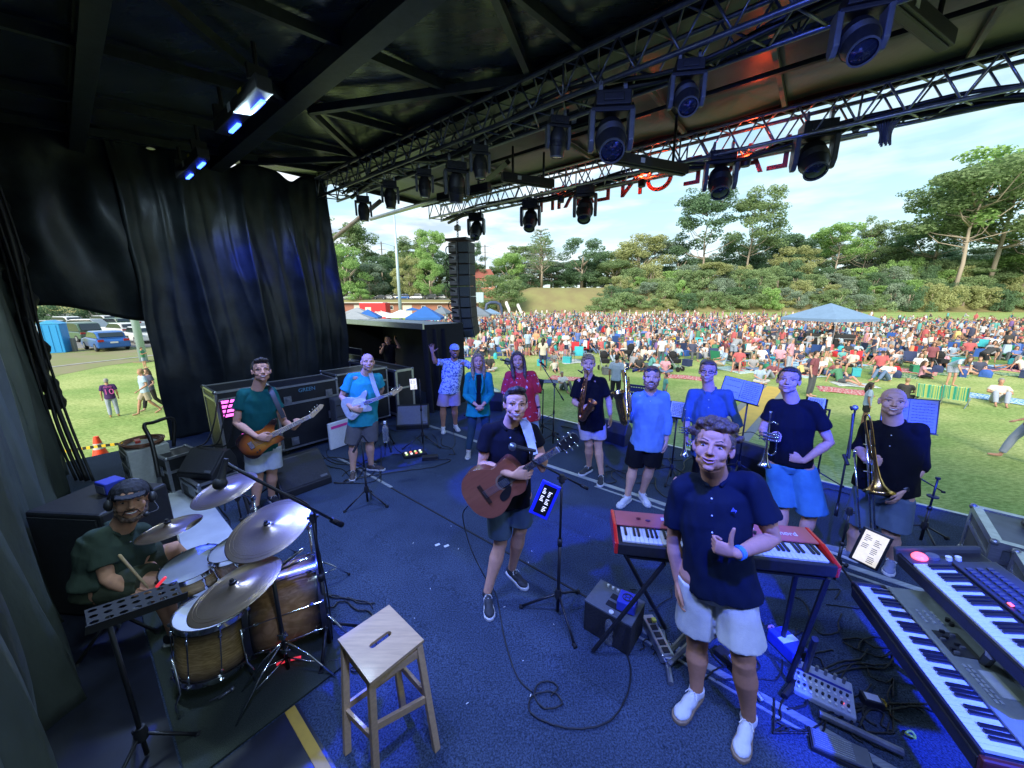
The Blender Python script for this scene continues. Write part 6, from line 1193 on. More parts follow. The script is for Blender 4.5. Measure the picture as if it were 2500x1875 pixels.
def guitar(kind, label, tp, Pb, Ph, normal, top_m, side_m, neck_m, board_m, head_m, group=None, roll=0):
 x = (Vector(Ph)-Vector(Pb)); ln = x.length; z = Vector(normal); y = z.cross(x); Ml = axes(Pb, x, y) @ Matrix.Rotation(R(roll), 4, 'X'); t = thing({'acoustic': 'acoustic_guitar', 'bass': 'bass_guitar', 'electric': 'electric_guitar'}[kind], label, 'guitar', M=rootM(tp) @ Ml)
 if kind == 'acoustic':
  out = smooth_outline([(-.25, 0), (-.235, .10), (-.17, .178), (-.07, .198), (.02, .165), (.085, .128), (.15, .138), (.205, .142), (.235, .10), (.245, .03), (.245, -.03), (.235, -.085), (.20, -.13), (.15, -.142), (.085, -.13), (.02, -.165), (-.07, -.198), (-.17, -.178), (-.235, -.10)])
  th = .105; m = MB(); m.prism(out, th, 0, Matrix.Translation((0, 0, -th/2))); m.build('body_side', side_m, t, bevel=.006); m = MB(); m.prism([(a*.985, b*.985) for a, b in out], .004, 0, Matrix.Translation((0, 0, .003))); m.build('soundboard', top_m, t)
  m = MB(); m.lathe([(0, 0), (.048, 0)], 28, 0, Matrix.Translation((.095, 0, .0065))); m.build('sound_hole', BKM, t); m = MB(); m.lathe([(.052, 0), (.060, .0004), (.064, 0)], 28, 0, Matrix.Translation((.095, 0, .0065))); m.build('rosette', mat('rosette', (.25, .18, .12), .4), t)
  m = MB(); m.prism(smooth_outline([(.12, -.045), (.05, -.05), (-.0, -.075), (.0, -.115), (.05, -.118), (.10, -.085)], 4), .002, 0, Matrix.Translation((0, 0, .0075))); m.build('pickguard', BK, t); br = MB(); br.box((-.085, 0, .011), (.03, .16, .010)); br.build('bridge', mat('rosewood', (.04, .018, .012), .5), t, bevel=.003); n0, zf, nw, sc0 = .19, .014, .052, -.085
 else:
  if kind == 'bass': out = [(-.25, .02), (-.235, .11), (-.15, .155), (-.06, .125), (.02, .105), (.09, .125), (.17, .16), (.215, .14), (.19, .095), (.14, .05), (.14, -.035), (.17, -.075), (.165, -.11), (.10, -.115), (.03, -.105), (-.06, -.13), (-.15, -.165), (-.225, -.12)]
  else: out = [(-.20, .02), (-.19, .10), (-.13, .155), (-.05, .14), (.01, .108), (.07, .115), (.13, .155), (.175, .15), (.165, .105), (.125, .05), (.125, -.04), (.15, -.09), (.135, -.13), (.08, -.125), (.01, -.105), (-.05, -.135), (-.13, -.165), (-.19, -.11)]
  out = smooth_outline(out, 5); th = .044; m = MB(); m.prism(out, th, 0, Matrix.Translation((0, 0, -th/2))); m.build('body', [top_m], t, bevel=.010)
  if kind == 'electric': m = MB(); m.prism(smooth_outline([(.12, .04), (.06, .085), (-.02, .09), (-.08, .03), (-.12, -.07), (-.08, -.12), (0, -.085), (.06, -.08), (.10, -.05)], 4), .003, 0, Matrix.Translation((0, 0, .003))); m.build('pickguard', side_m, t)
  for i, xx in enumerate((.03, .09, -.03) if kind == 'electric' else (.02, .05)): m = MB(); m.box((xx, (.02 if i else -.02) if kind == 'bass' else 0, .008), (.02, .085 if kind != 'bass' else .05, .012)); m.build('pickup', WHP if kind == 'electric' else BK, t, bevel=.003)
  m = MB(); m.box((-.10 if kind == 'electric' else -.13, 0, .008), (.045, .085, .014)); m.build('bridge', CHR, t, bevel=.003)
  for i in range(2): m = MB(); m.tube([(-.09-.03*i, -.09-.01*i, .003), (-.09-.03*i, -.09-.01*i, .02)], .009, 10); m.build('knob', WHP if kind == 'electric' else BK, t)
  if kind == 'electric': m = MB(); m.tube([(-.09, -.03, .02), (-.05, -.07, .04), (-.02, -.10, .03)], .003, 6); m.build('tremolo_arm', CHR, t)
  n0, zf, nw, sc0 = .10, .010, .055 if kind == 'bass' else .05, -.10
 hd0 = ln-.17; m = MB(); m.prism([(n0, -nw*.52), (hd0, -nw*.40), (hd0, nw*.40), (n0, nw*.52)], .020, 0, Matrix.Translation((0, 0, zf-.008))); m.build('neck', neck_m, t, bevel=.006)
 m = MB(); m.prism([(n0-.02, -nw*.5), (hd0, -nw*.38), (hd0, nw*.38), (n0-.02, nw*.5)], .006, 0, Matrix.Translation((0, 0, zf+.005))); fb = m.build('fretboard', board_m, t)
 m = MB(); k = 1.0
 for i in range(1, 22):
  xf = hd0-(hd0-sc0)*(1-2**(-i/12));
  if xf > n0-.015: m.box((xf, 0, zf+.009), (.0035, nw*.86, .0025))
 m.build('frets', CHR, fb)
 hw = .036; out = {'acoustic': [(0, -.026), (.02, -.036), (.15, -.040), (.165, -.02), (.165, .02), (.15, .040), (.02, .036), (0, .026)], 'bass': [(0, -.02), (.03, -.03), (.17, .02), (.20, .05), (.17, .075), (.03, .03), (0, .022)], 'electric': [(0, -.02), (.02, -.045), (.06, -.03), (.15, -.005), (.18, .02), (.16, .05), (.02, .03), (0, .022)]}[kind]
 m = MB(); m.prism(out, .014, 0, Matrix.Translation((hd0, 0, zf-.006)) @ Matrix.Rotation(R(6), 4, 'Y')); hh = m.build('headstock', head_m, t, bevel=.003); m = MB(); m.box((hd0, 0, zf+.009), (.006, nw*.8, .008)); m.build('nut', WHP, hh)
 ps = [(hd0+.035+.045*i, s_*.046) for i in range(3) for s_ in (-1, 1)] if kind == 'acoustic' else [(hd0+.03+.035*i, .045+.010*i) for i in range(4)] if kind == 'bass' else [(hd0+.025+.024*i, .042+.004*i) for i in range(6)]
 for a, b in ps: m = MB(); m.tube([(a, b*.5, zf), (a, b, zf)], .004, 6); m.ell((a, b*1.15, zf), (.008, .012, .006), 8); m.tube([(a, b*.45, zf-.004), (a, b*.45, zf+.012)], .005, 8); m.build('tuning_peg', CHR, hh, smooth=True)
 m = MB(); ns = 4 if kind == 'bass' else 6
 for i in range(ns): o = (i-(ns-1)/2)/(ns-1); m.tube([(sc0, o*nw*.95, zf+.008), (hd0+.02, o*nw*.62, zf+.014)], .0012 if kind != 'bass' else .0018, 5)
 m.build('strings', STEEL, t); return t
def strap(tp, pts, m, lab, w=.028):
 q = catmull(pts, 6); mb = MB(); vs = []; n = len(q)
 for i, p in enumerate(q):
  d = (q[min(i+1, n-1)]-q[max(i-1, 0)]).normalized(); sd = d.cross(Vector((0, -1, 0))); sd = sd.normalized() if sd.length > .1 else Vector((1, 0, 0)); vs += [p-sd*w, p+sd*w]
 mb.add(vs, [(2*i, 2*i+1, 2*i+3, 2*i+2) for i in range(n-1)]); o = mb.build('guitar_strap', m, tp); s_ = o.modifiers.new('s', 'SOLIDIFY'); s_.thickness = .004; return o
def horn_tube(m, pts, r, seg=12): m.tube(catmull(pts, 6) if len(pts) > 2 else pts, r, seg)
def flare(m, p, d, rs, seg=28):                     # bell: list of (distance, radius) along d
 d = Vector(d).normalized(); m.lathe([(r, z) for z, r in rs]+[(r*.96, z-.002) for z, r in reversed(rs)], seg, 0, axes(p, d, d.orthogonal()) @ Matrix.Rotation(R(90), 4, 'Y'))
def sax(label, tp, neck, bow, bell, mouth, r0, r1, rb, met, mouthm=BK, name='saxophone'):
 t = thing(name, label, 'saxophone', M=rootM(tp)); neck, bow, bell, mouth = map(Vector, (neck, bow, bell, mouth))
 d = (bow-neck).normalized(); side = (bell-bow); side = (side-d*side.dot(d)).normalized(); wd = rb*1.25; n_ = 14; m = MB(); pts = [lerp(neck, bow, i/n_) for i in range(n_+1)]; rs = [r0+(r1-r0)*(i/n_) for i in range(n_+1)]
 m.tube(pts, rs, 16); m.build('body_tube', met, t, smooth=True)
 m = MB(); bp = [bow+(side*wd*(1-math.cos(a))/2*1.0+d*wd*.62*math.sin(a)) for a in [math.pi*i/10 for i in range(11)]]; m.tube(bp, [r1*(1+.25*i/10) for i in range(11)], 16, caps=False); m.build('bow', met, t, smooth=True)
 b0 = bow+side*wd; db = (bell-b0); L_ = db.length; m = MB(); flare(m, b0, db+side*.1*L_, [(0, r1*1.25), (L_*.4, r1*1.5), (L_*.72, rb*.62), (L_*.88, rb*.8), (L_, rb), (L_*1.0+.004, rb*1.02)]); m.build('bell', met, t, smooth=True)
 m = MB(); m.tube(catmull([neck, neck-d*.05, lerp(neck, mouth, .5)-d*.06, mouth], 6), [r0*.9]*6+[r0*.7]*6+[r0*.55]*7, 10); m.build('neck_tube', met, t, smooth=True); m = MB(); dm = (mouth-lerp(neck, mouth, .5)).normalized(); m.tube([mouth-dm*.03, mouth+dm*.05], [r0*1.0, r0*.55], 10); m.build('mouthpiece', mouthm, t, smooth=True)
 fr = d.cross(side).normalized()
 if fr.y > 0: fr = -fr
 for i in range(10):
  p = lerp(neck, bow, .12+.08*i); r_ = r0+(r1-r0)*(.12+.08*i); m = MB(); q = p+fr*(r_+.012)+side*(.01 if i % 2 else -.008); M = axes(q, fr, d) @ Matrix.Rotation(R(90), 4, 'Y'); m.lathe([(0, 0), (r_*.9, 0), (r_*.95, .006), (r_*.5, .010), (0, .010)], 14, 0, M); m.tube([q-d*.03, q+d*.03], .003, 6); m.build('key_cup', met, t, smooth='auto')
 for s_ in (-1, 1): m = MB(); m.tube([lerp(neck, bow, .08)+fr*(r0+.02)+side*s_*.018, lerp(neck, bow, .95)+fr*(r1+.02)+side*s_*.022], .0035, 6); m.build('key_rod', met, t, smooth=True)
 return t
def trumpet(label, tp, top, bell, out, met=SILV, blow=.105):
 t = thing('trumpet', label, 'trumpet', M=rootM(tp)); top, bell = Vector(top), Vector(bell); d = (bell-top).normalized(); L_ = (bell-top).length; s_ = Vector(out); s_ = (s_-d*s_.dot(d)).normalized(); w = s_*L_*.13
 m = MB(); m.tube([top, top+d*.015, top+d*.05, top+d*.09], [.013, .009, .006, .005], 12); m.build('mouthpiece', met, t, smooth=True)
 m = MB(); horn_tube(m, [top+d*.09, top+d*L_*.70], .0062); pts = [top+d*L_*.70+w*(1-math.cos(a))/2+d*L_*.09*math.sin(a) for a in [math.pi*i/8 for i in range(9)]]; m.tube(pts, .0064, 10); m.tube([top+d*L_*.70+w, top+d*L_*.35+w], .0064, 10); m.build('leadpipe', met, t, smooth=True)
 w2 = -w*.15+s_*0; m = MB(); p0 = top+d*L_*.22+w*.95; m.tube([p0, top+d*L_*.18+w*.5, top+d*L_*.22-w*.02], .0066, 10); flare(m, top+d*L_*.22-w*.02+d.cross(s_)*.03, d, [(0, .0066), (L_*.40, .009), (L_*.60, .018), (L_*.70, .030), (L_*.755, .045), (L_*.78, .058)]); m.build('bell', met, t, smooth=True)
 for i in range(3): p = top+d*(L_*.40+.030*i)+w*.4+d.cross(s_)*.01; m = MB(); m.tube([p-s_*.065, p+s_*.06], .011, 12); m.tube([p-s_*.09, p-s_*.065], .003, 6); m.tube([p-s_*.094, p-s_*.088], .009, 10); m.build('valve', met, t, smooth='auto')
 return t
# ------------------------------------------------------------------ the band
WSH = mat('white_shoe_canvas', (.62, .62, .62), .7, var=.06); SOLEW = mat('sole_white', (.6, .6, .58), .6); SOLEG = mat('sole_gum', (.28, .19, .11), .6); DSH = mat('dark_shoe', (.025, .027, .03), .7, var=.3); BSH = mat('blue_grey_shoe', (.22, .25, .36), .7)
NAVY = cloth('navy_polo', (.006, .010, .022)); BLKC = cloth('black_polo', (.006, .006, .008)); WSC = cloth('off_white_shorts', (.55, .54, .48)); GRN = cloth('bottle_green_tee', (.008, .085, .070)); TEALT = cloth('turquoise_tee', (.03, .33, .36))
GSH = cloth('grey_denim_shorts', (.085, .12, .14)); CARG = cloth('grey_cargo_shorts', (.13, .125, .12)); OLV = cloth('olive_polo', (.045, .065, .048)); MAUV = cloth('mauve_shorts', (.42, .30, .34)); TEALB = cloth('teal_blazer', (.012, .23, .20), bump=.15); JEAN = cloth('dark_jeans', (.03, .06, .10))
LILAC = cloth('pale_lilac_shorts', (.45, .38, .45)); CHAM = cloth('chambray_shirt', (.16, .28, .42)); DENIM = cloth('slate_blue_shirt', (.06, .11, .17)); BLKS = cloth('black_shorts', (.008, .008, .010)); BLUSH = cloth('sky_blue_shorts', (.07, .22, .33)); LJEAN = cloth('light_jeans', (.30, .40, .55))
PRB = mat('blue_leaf_print_shirt', (.62, .68, .72), .85, col2=(.05, .10, .28), scale=34, thr=(.50, .55), bump=.2, bscale=200); PRR = mat('red_flower_print_shirt', (.50, .012, .02), .85, col2=(.62, .45, .52), scale=15, thr=(.60, .66), bump=.2, bscale=200)
shades = dict(m=None)
def band(**k): return hero(**k)
V3 = Vector
# front: curly haired man
t, k, L, H = hero('smiling curly haired man in navy polo and white shorts giving a thumbs up', (1760, 1735), dict(head=(1741, 1094, .10), shA=(1664, 1192, .02), shB=(1836, 1192, .02), elA=(1644, 1322, -.02), wrA=(1655, 1415, .04), elB=(1887, 1314, .02), wrB=(1799, 1352, .25), pel=(1750, 1405, .02), knA=(1702, 1568, .0), knB=(1815, 1612, .08), anA=(1700, 1682, .09), anB=(1828, 1750, .09), toA=(1662, 1742, .03), toB=(1810, 1828, .03)),
 s=1.05, b=1.06, hair=('curly', 'brown'), head=(0, -20, 0), skin='tan', smile=.5, teeth=False, top=dict(m=NAVY, sleeve=.66, hem=-.075, collar=3, loose=1.04, hemw=1.06, drop=(.02, 0, 0)), bottom=dict(m=WSC, ln=.74, loose=1.10, flare=1.2), shoes=(WSH, SOLEG), hands=('relax', 'thumbup'), hd=dict(B=((-1, -.1, .05), (0, 1, 0)), A=((.15, -.3, -1), (1, .2, 0))), vox=.005)
w = k['wrB']; e = k['elB']; d = (e-w).normalized(); m = MB(); m.tube([w+d*.005, w+d*.03], .034, 16); m.build('wristband', mat('blue_wristband', (.05, .22, .55), .5), t, smooth='auto')
q = L(1792, 1246, .145); m = MB(); m.prism([(-.014, -.012), (.004, -.004), (.006, -.016), (.013, 0), (.002, .004), (-.004, .016), (-.008, .004)], .003, 0, axes(q, (1, 0, .1), (0, -.2, 1))); m.build('chest_emblem', mat('emblem_blue', (.12, .16, .5), .6), t)
# singer with acoustic guitar
t, k, L, H = hero('laughing man in black polo playing a reddish acoustic guitar', (1222, 1440), dict(head=(1259, 988, .06), shA=(1196, 1056, .0), shB=(1294, 1056, .0), elA=(1176, 1132, .04), wrA=(1250, 1160, .30), elB=(1322, 1112, .02), wrB=(1324, 1146, .25), pel=(1243, 1200, .02), knA=(1222, 1325, .0), knB=(1270, 1292, .02), anA=(1190, 1445, .09), anB=(1250, 1388, .09), toA=(1196, 1505, .03), toB=(1284, 1432, .03)),
 s=1.0, b=1.04, hair=('quiff', 'dark'), head=(4, -10, 3), skin='fair', smile=1.0, beard=None, brow='dark', top=dict(m=BLKC, sleeve=.62, hem=-.10, collar=3, loose=1.05), bottom=dict(m=GSH, ln=.80, loose=1.05, flare=1.15), shoes=(DSH, SOLEW), hands=('rest', 'grip'), hd=dict(A=((1, -.1, .05), (0, 1, -.1)), B=((-.2, -.4, .9), (-.2, 1, .2))))
MAH = mat('mahogany_top', (.27, .085, .05), .3, var=.12, scale=5, stretch=(1, 8, 1), coat=.4); MAHS = mat('mahogany_side', (.12, .035, .02), .3, coat=.4); RW = mat('rosewood', (.04, .018, .012), .5); MAPLE = mat('maple_neck', (.60, .42, .20), .35, var=.08, scale=9)
guitar('acoustic', 'reddish mahogany acoustic guitar held by the laughing singer', t, L(1206, 1192, .24), L(1412, 1064, .34), (-.12, -1, .12), MAH, MAHS, MAHS, RW, BK)
SW = mat('white_strap', (.45, .48, .52), .7); strap(t, [L(1300, 1082, .15), L(1288, 1040, .13), L(1280, 1028, .02), L(1272, 1030, -.1)][:3], SW, '')
strap(t, [L(1304, 1110, .22), L(1296, 1080, .165), L(1284, 1045, .13), L(1276, 1022, .05)], SW, '', .030)
# bass player
t, k, L, H = hero('smiling dark haired man in bottle green T-shirt with a sunburst bass guitar', (645, 1238), dict(head=(638, 906, .06), shA=(594, 966, .0), shB=(662, 962, .0), elA=(577, 1032, .03), wrA=(626, 1066, .24), elB=(694, 1030, .02), wrB=(718, 1046, .13), pel=(640, 1082, .0), knA=(630, 1160, .02), knB=(664, 1150, .0), anA=(624, 1236, .09), anB=(663, 1210, .09), toA=(615, 1262, .03), toB=(684, 1232, .03)),
 s=1.03, hair=('quiff', 'dark'), head=(6, -12, 4), skin='fair', smile=.9, brow='dark', top=dict(m=GRN, sleeve=.55, hem=-.08, loose=1.06), bottom=dict(m=cloth('pale_grey_shorts', (.48, .50, .47)), ln=.84, loose=1.12, flare=1.2), shoes=(DSH, SOLEW), hands=('rest', 'grip'), hd=dict(A=((.9, -.1, -.35), (0, 1, -.1)), B=((.35, -.4, .8), (-.2, 1, .2))))
BURB = burst_body('tobacco_sunburst', (.62, .26, .03), (.38, .09, .01), (.02, .008, .006))
guitar('bass', 'sunburst bass guitar with maple neck held by the man in green', t, L(644, 1072, .20), L(790, 1000, .24), (-.05, -1, .1), BURB, BK, MAPLE, MAPLE, MAPLE)
strap(t, [L(693, 1020, .19), L(676, 985, .14), L(661, 952, .07), L(652, 945, -.02)], BK, '', .024); w = k['wrB']; d = (k['elB']-w).normalized(); m = MB(); m.tube([w+d*.01, w+d*.045], .032, 16); m.build('wristwatch', BK, t, smooth='auto')
# older guitarist
t, k, L, H = hero('bald older man in turquoise T-shirt with a pale electric guitar', (885, 1152), dict(head=(898, 885, .05), shA=(858, 925, .0), shB=(922, 925, .0), elA=(834, 968, .02), wrA=(858, 997, .22), elB=(932, 950, -.06), wrB=(917, 972, -.14), pel=(886, 1020, .0), knA=(862, 1085, .02), knB=(902, 1078, .02), anA=(862, 1147, .09), anB=(906, 1134, .09), toA=(860, 1170, .03), toB=(936, 1144, .03)),
 s=1.0, b=1.12, hair=None, head=(6, -10, 4), skin='pale', smile=.8, brow='grey', top=dict(m=TEALT, sleeve=.7, hem=-.10, loose=1.10), bottom=dict(m=CARG, ln=.95, loose=1.15, flare=1.15), shoes=(mat('brown_shoe', (.07, .05, .045), .7), SOLEW), hands=('rest', 'relax'), hd=dict(A=((.9, -.1, -.3), (0, 1, -.1))))
PALEG = mat('pale_blue_gloss', (.48, .52, .62), .2, coat=.6)
guitar('electric', 'pale electric guitar with dark fretboard held by the older man in turquoise', t, L(874, 990, .19), L(984, 950, .24), (0, -1, .1), PALEG, WHP, MAPLE, RW, MAPLE)
strap(t, [L(924, 968, .17), L(915, 945, .15), L(906, 915, .10), L(903, 905, 0)], SW, '', .028)
# man in white cap
CAPW = mat('cap_pale_blue', (.45, .55, .66), .8); HAIR['capw'] = CAPW; HAIR['capk'] = mat('cap_black', (.012, .012, .018), .8, var=.2, scale=30)
t, k, L, H = hero('cheering man in a pale cap and blue leaf print shirt, arms spread wide', (1098, 1052), dict(head=(1110, 857, .03), shA=(1078, 887, .0), shB=(1136, 889, .0), elA=(1062, 884, .10), wrA=(1056, 862, .14), elB=(1154, 898, .02), wrB=(1178, 898, -.06), pel=(1098, 948, .0), anA=(1082, 1041, .09), anB=(1112, 1036, .09), toA=(1082, 1062, .03), toB=(1122, 1052, .03)),
 s=.97, b=1.16, hair=('cap', 'capw'), head=(6, -2, 2), skin='tan', smile=.9, beard='dark', brow='dark', top=dict(m=PRB, sleeve=.75, hem=-.09, loose=1.06, collar=5), bottom=dict(m=MAUV, ln=.9, loose=1.12, flare=1.2), shoes=(WSH, SOLEW), hands=('splay', 'relax'), hd=dict(A=((-.1, 0, 1), (0, -1, 0))))
# woman in teal
t, k, L, H = hero('smiling woman in a teal blazer and dark jeans with hands clasped', (1166, 1108), dict(head=(1167, 882, .03), shA=(1146, 920, .0), shB=(1192, 920, .0), elA=(1136, 965, .02), wrA=(1164, 990, .22), elB=(1200, 963, .02), wrB=(1178, 990, .22), pel=(1168, 985, .0), knA=(1152, 1045, 0), knB=(1186, 1042, 0), anA=(1144, 1098, .09), anB=(1190, 1090, .09), toA=(1141, 1118, .03), toB=(1198, 1106, .03)),
 s=.95, b=.95, hair=('long', 'blond'), head=(4, -4, 0), skin='fair', smile=.8, top=dict(m=TEALB, sleeve=1.75, hem=-.20, loose=1.12, hemw=1.2, name='blazer'), bottom=dict(m=JEAN, ln=1.97, loose=1.04, flare=1.0, name='jeans'), shoes=(mat('silver_flat', (.4, .38, .36), .5), SOLEW), hands=('grip', 'grip'), hd=dict(A=((.7, -.2, -.7), (.3, .8, 0)), B=((-.7, -.2, -.7), (-.3, .8, 0))))
T = spine_T(k, 1); m = MB(); pts = []
for (f, wd, y_) in ((.02, .045, -.085), (.12, .035, -.135), (.35, .030, -.142), (.70, .034, -.142), (1.0, .042, -.140)):
 c = lerp(k['neck'], k['pel'], f); pts.append((c+T @ Vector((-wd, y_, 0)), c+T @ Vector((wd, y_, 0))))
vs = [p for a in pts for p in a]; m.add(vs, [(2*i, 2*i+1, 2*i+3, 2*i+2) for i in range(len(pts)-1)]); m.build('black_top', BLKC, t)
for a in (-1, 1):
 m = MB(); q = [k['neck']+T @ Vector((a*.05, .01, .01)), lerp(k['neck'], k['pel'], .10)+T @ Vector((a*.055, -.13, 0)), lerp(k['neck'], k['pel'], .32)+T @ Vector((a*.062, -.150, 0)), lerp(k['neck'], k['pel'], .6)+T @ Vector((a*.035, -.155, 0))]; m.tube(catmull(q, 5), [.008]+[.016]*12+[.012]*2+[.005], 8); m.build('lapel', TEALB, t, smooth=True)
# red shirt
t, k, L, H = hero('smiling long haired person in a red flower print shirt and pale blue trousers', (1288, 1118), dict(head=(1264, 880, .03), shA=(1242, 920, .0), shB=(1300, 918, .0), elA=(1234, 965, -.02), wrA=(1240, 1005, .02), elB=(1309, 962, -.02), wrB=(1316, 998, .05), pel=(1280, 1000, .0), knA=(1272, 1055, .02), knB=(1308, 1055, 0), anA=(1262, 1105, .09), anB=(1314, 1108, .09), toA=(1258, 1125, .03), toB=(1320, 1130, .03)),
 s=1.0, b=1.04, hair=('long', 'brown'), head=(2, -6, -6), skin='fair', smile=.8, top=dict(m=PRR, sleeve=.9, hem=-.16, loose=1.22, hemw=1.08, collar=5), bottom=dict(m=LJEAN, ln=1.97, loose=1.0, flare=1.2, name='trousers'), shoes=(WSH, SOLEW), hands=('relax', 'relax'))
w = k['wrB']; d = (k['elB']-w).normalized(); m = MB(); m.tube([w+d*.01, w+d*.04], .031, 16); m.build('wristwatch', BK, t, smooth='auto')
# alto sax
t, k, L, H = hero('tall blond young man in black polo with an alto saxophone', (1454, 1166), dict(head=(1436, 889, .03), shA=(1412, 938, .0), shB=(1466, 934, .0), elA=(1402, 982, .03), wrA=(1420, 993, .20), elB=(1486, 978, .0), wrB=(1490, 1015, .04), pel=(1444, 1025, .0), knA=(1438, 1085, .0), knB=(1460, 1085, 0), anA=(1438, 1138, .09), anB=(1468, 1158, .09), toA=(1418, 1156, .03), toB=(1464, 1188, .03)),
 s=1.02, b=.98, hair=('fringe', 'blond'), head=(4, -6, 0), skin='pale', smile=.7, brow='blond', top=dict(m=BLKC, sleeve=.72, hem=-.12, loose=1.12, collar=3), bottom=dict(m=LILAC, ln=.70, loose=1.08, flare=1.2), shoes=(DSH, SOLEW), hands=('rest', 'relax'), hd=dict(A=((.9, -.2, -.2), (0, 1, 0))))
ROSE = mat('rose_brass', (.50, .24, .12), .28, 1, var=.35, scale=30); sax('coppery alto saxophone held by the blond man', t, L(1434, 918, .16), L(1417, 1012, .22), L(1444, 978, .30), L(1418, 908, .20), .011, .030, .062, ROSE, name='alto_saxophone')
strap(t, [L(1450, 914, .03), L(1440, 935, .14), L(1432, 958, .18)], BLKC, '', .008)
# bari/tenor sax with light blue shirt
t, k, L, H = hero('bearded man in light blue shirt and black shorts with sunglasses on his head', (1550, 1224), dict(head=(1591, 922, .03), shA=(1556, 972, .0), shB=(1620, 972, .0), elA=(1540, 1025, -.06), wrA=(1528, 1000, .12), elB=(1630, 1028, .0), wrB=(1627, 1074, .03), pel=(1580, 1075, .0), knA=(1546, 1140, .0), knB=(1588, 1138, 0), anA=(1532, 1210, .09), anB=(1568, 1202, .09), toA=(1502, 1240, .03), toB=(1585, 1234, .03)),
 s=1.02, b=1.04, hair=('short', 'auburn'), head=(0, -8, 0), skin='pale', smile=.7, beard='auburn', glasses='top', brow='auburn', top=dict(m=CHAM, sleeve=1.7, hem=-.10, loose=1.10, collar=6, drop=(0, 0, 0)), bottom=dict(m=BLKS, ln=.90, loose=1.12, flare=1.15), shoes=(WSH, SOLEW), hands=('grip', 'relax'), hd=dict(A=((0, -.6, .8), (.6, .6, 0))))
sax('large brass saxophone with wide bell held upright by the bearded man', t, L(1527, 912, .10), L(1530, 1018, .26), L(1512, 956, .34), L(1550, 905, .10), .014, .036, .080, BRASS, name='baritone_saxophone')
# trumpet with glasses
t, k, L, H = hero('man with glasses in a slate blue shirt holding a trumpet down at his side', (1722, 1222), dict(head=(1728, 908, .03), shA=(1692, 966, .0), shB=(1772, 968, .0), elA=(1676, 1025, .02), wrA=(1676, 1062, .12), elB=(1802, 1036, .02), wrB=(1768, 1056, .14), pel=(1730, 1090, .0)),
 s=1.04, b=1.05, hair=('short', 'brown'), head=(0, -8, 0), skin='fair', smile=.8, glasses='eyes', top=dict(m=DENIM, sleeve=1.15, hem=-.12, loose=1.10, collar=6), bottom=dict(m=BLKS, ln=1.95, loose=1.05, name='trousers'), shoes=(DSH, SOLEW), hands=('grip', 'relax'), hd=dict(A=((.1, -.5, -.8), (.8, .3, 0))))
trumpet('silver trumpet hanging bell down from the hand of the man with glasses', t, L(1672, 998, .20), L(1672, 1112, .26), (1, 0, 0))
# trumpet hand on hip
t, k, L, H = hero('short haired man in black T-shirt and blue shorts, hand on hip, holding a trumpet', (1925, 1348), dict(head=(1925, 930, .04), shA=(1888, 994, .0), shB=(1984, 1000, .0), elA=(1862, 1050, .04), wrA=(1874, 1068, .22), elB=(2026, 1080, -.02), wrB=(1962, 1126, .12), pel=(1930, 1120, .0), anA=(1900, 1340, .09), anB=(1950, 1340, .09)),
 s=1.0, b=1.02, hair=('short', 'dark'), head=(0, -12, 0), skin='fair', smile=.5, teeth=False, top=dict(m=BLKC, sleeve=.6, hem=-.04, loose=1.06), bottom=dict(m=BLUSH, ln=1.0, loose=1.2, flare=1.22), shoes=(DSH, SOLEW), hands=('fist', 'rest'), hd=dict(A=((.8, -.3, .2), (0, .9, 0)), B=((-1, -.1, .1), (0, 1, 0))))
trumpet('brass and silver trumpet held upright by the man in the black T-shirt', t, L(1882, 1004, .28), L(1868, 1136, .30), (1, 0, .1))
# trombone
t, k, L, H = hero('bald stocky man in a black shirt with rolled sleeves holding a trombone', (2130, 1385), dict(head=(2180, 982, .04), shA=(2124, 1048, .0), shB=(2238, 1056, .0), elA=(2098, 1094, .06), wrA=(2112, 1122, .24), elB=(2250, 1136, .0), wrB=(2205, 1198, .12), pel=(2160, 1190, .0), knA=(2095, 1290, .0), knB=(2175, 1300, .0), anA=(2078, 1345, .09), anB=(2178, 1362, .09), toA=(2055, 1350, .03), toB=(2166, 1405, .03)),
 s=1.0, b=1.20, hair=None, head=(8, -12, 0), skin='pale', smile=.7, beard=None, top=dict(m=BLKC, sleeve=1.15, hem=-.02, loose=1.12, collar=4), bottom=dict(m=cloth('slate_shorts', (.11, .15, .19)), ln=.86, loose=1.15, flare=1.15), shoes=(BSH, SOLEW), hands=('fist', 'relax'), hd=dict(A=((.9, -.3, .1), (0, .9, 0))), armb=1.05)
w = k['wrB']; d = (k['elB']-w).normalized(); m = MB(); m.tube([w+d*.01, w+d*.04], .034, 16); m.build('wristwatch', BK, t, smooth='auto')
tt = thing('trombone', 'brass trombone standing bell down in front of the bald man', 'trombone', M=rootM(t)); a, b_ = L(2118, 1018, .30), L(2146, 1205, .34); d = (b_-a); L_ = d.length; m = MB()
m.tube(catmull([L(2128, 1120, .31), L(2112, 1030, .30), L(2118, 1012, .30), L(2126, 1030, .31), L(2134, 1090, .32)], 6), .0085, 10); m.build('tuning_bow', BRASS, tt, smooth=True); m = MB(); flare(m, L(2130, 1070, .31), L(2146, 1200, .34)-L(2130, 1070, .31), [(0, .009), (L_*.35, .014), (L_*.5, .024), (L_*.6, .042), (L_*.66, .070), (L_*.70, .103)]); m.build('bell', BRASS, tt, smooth=True)
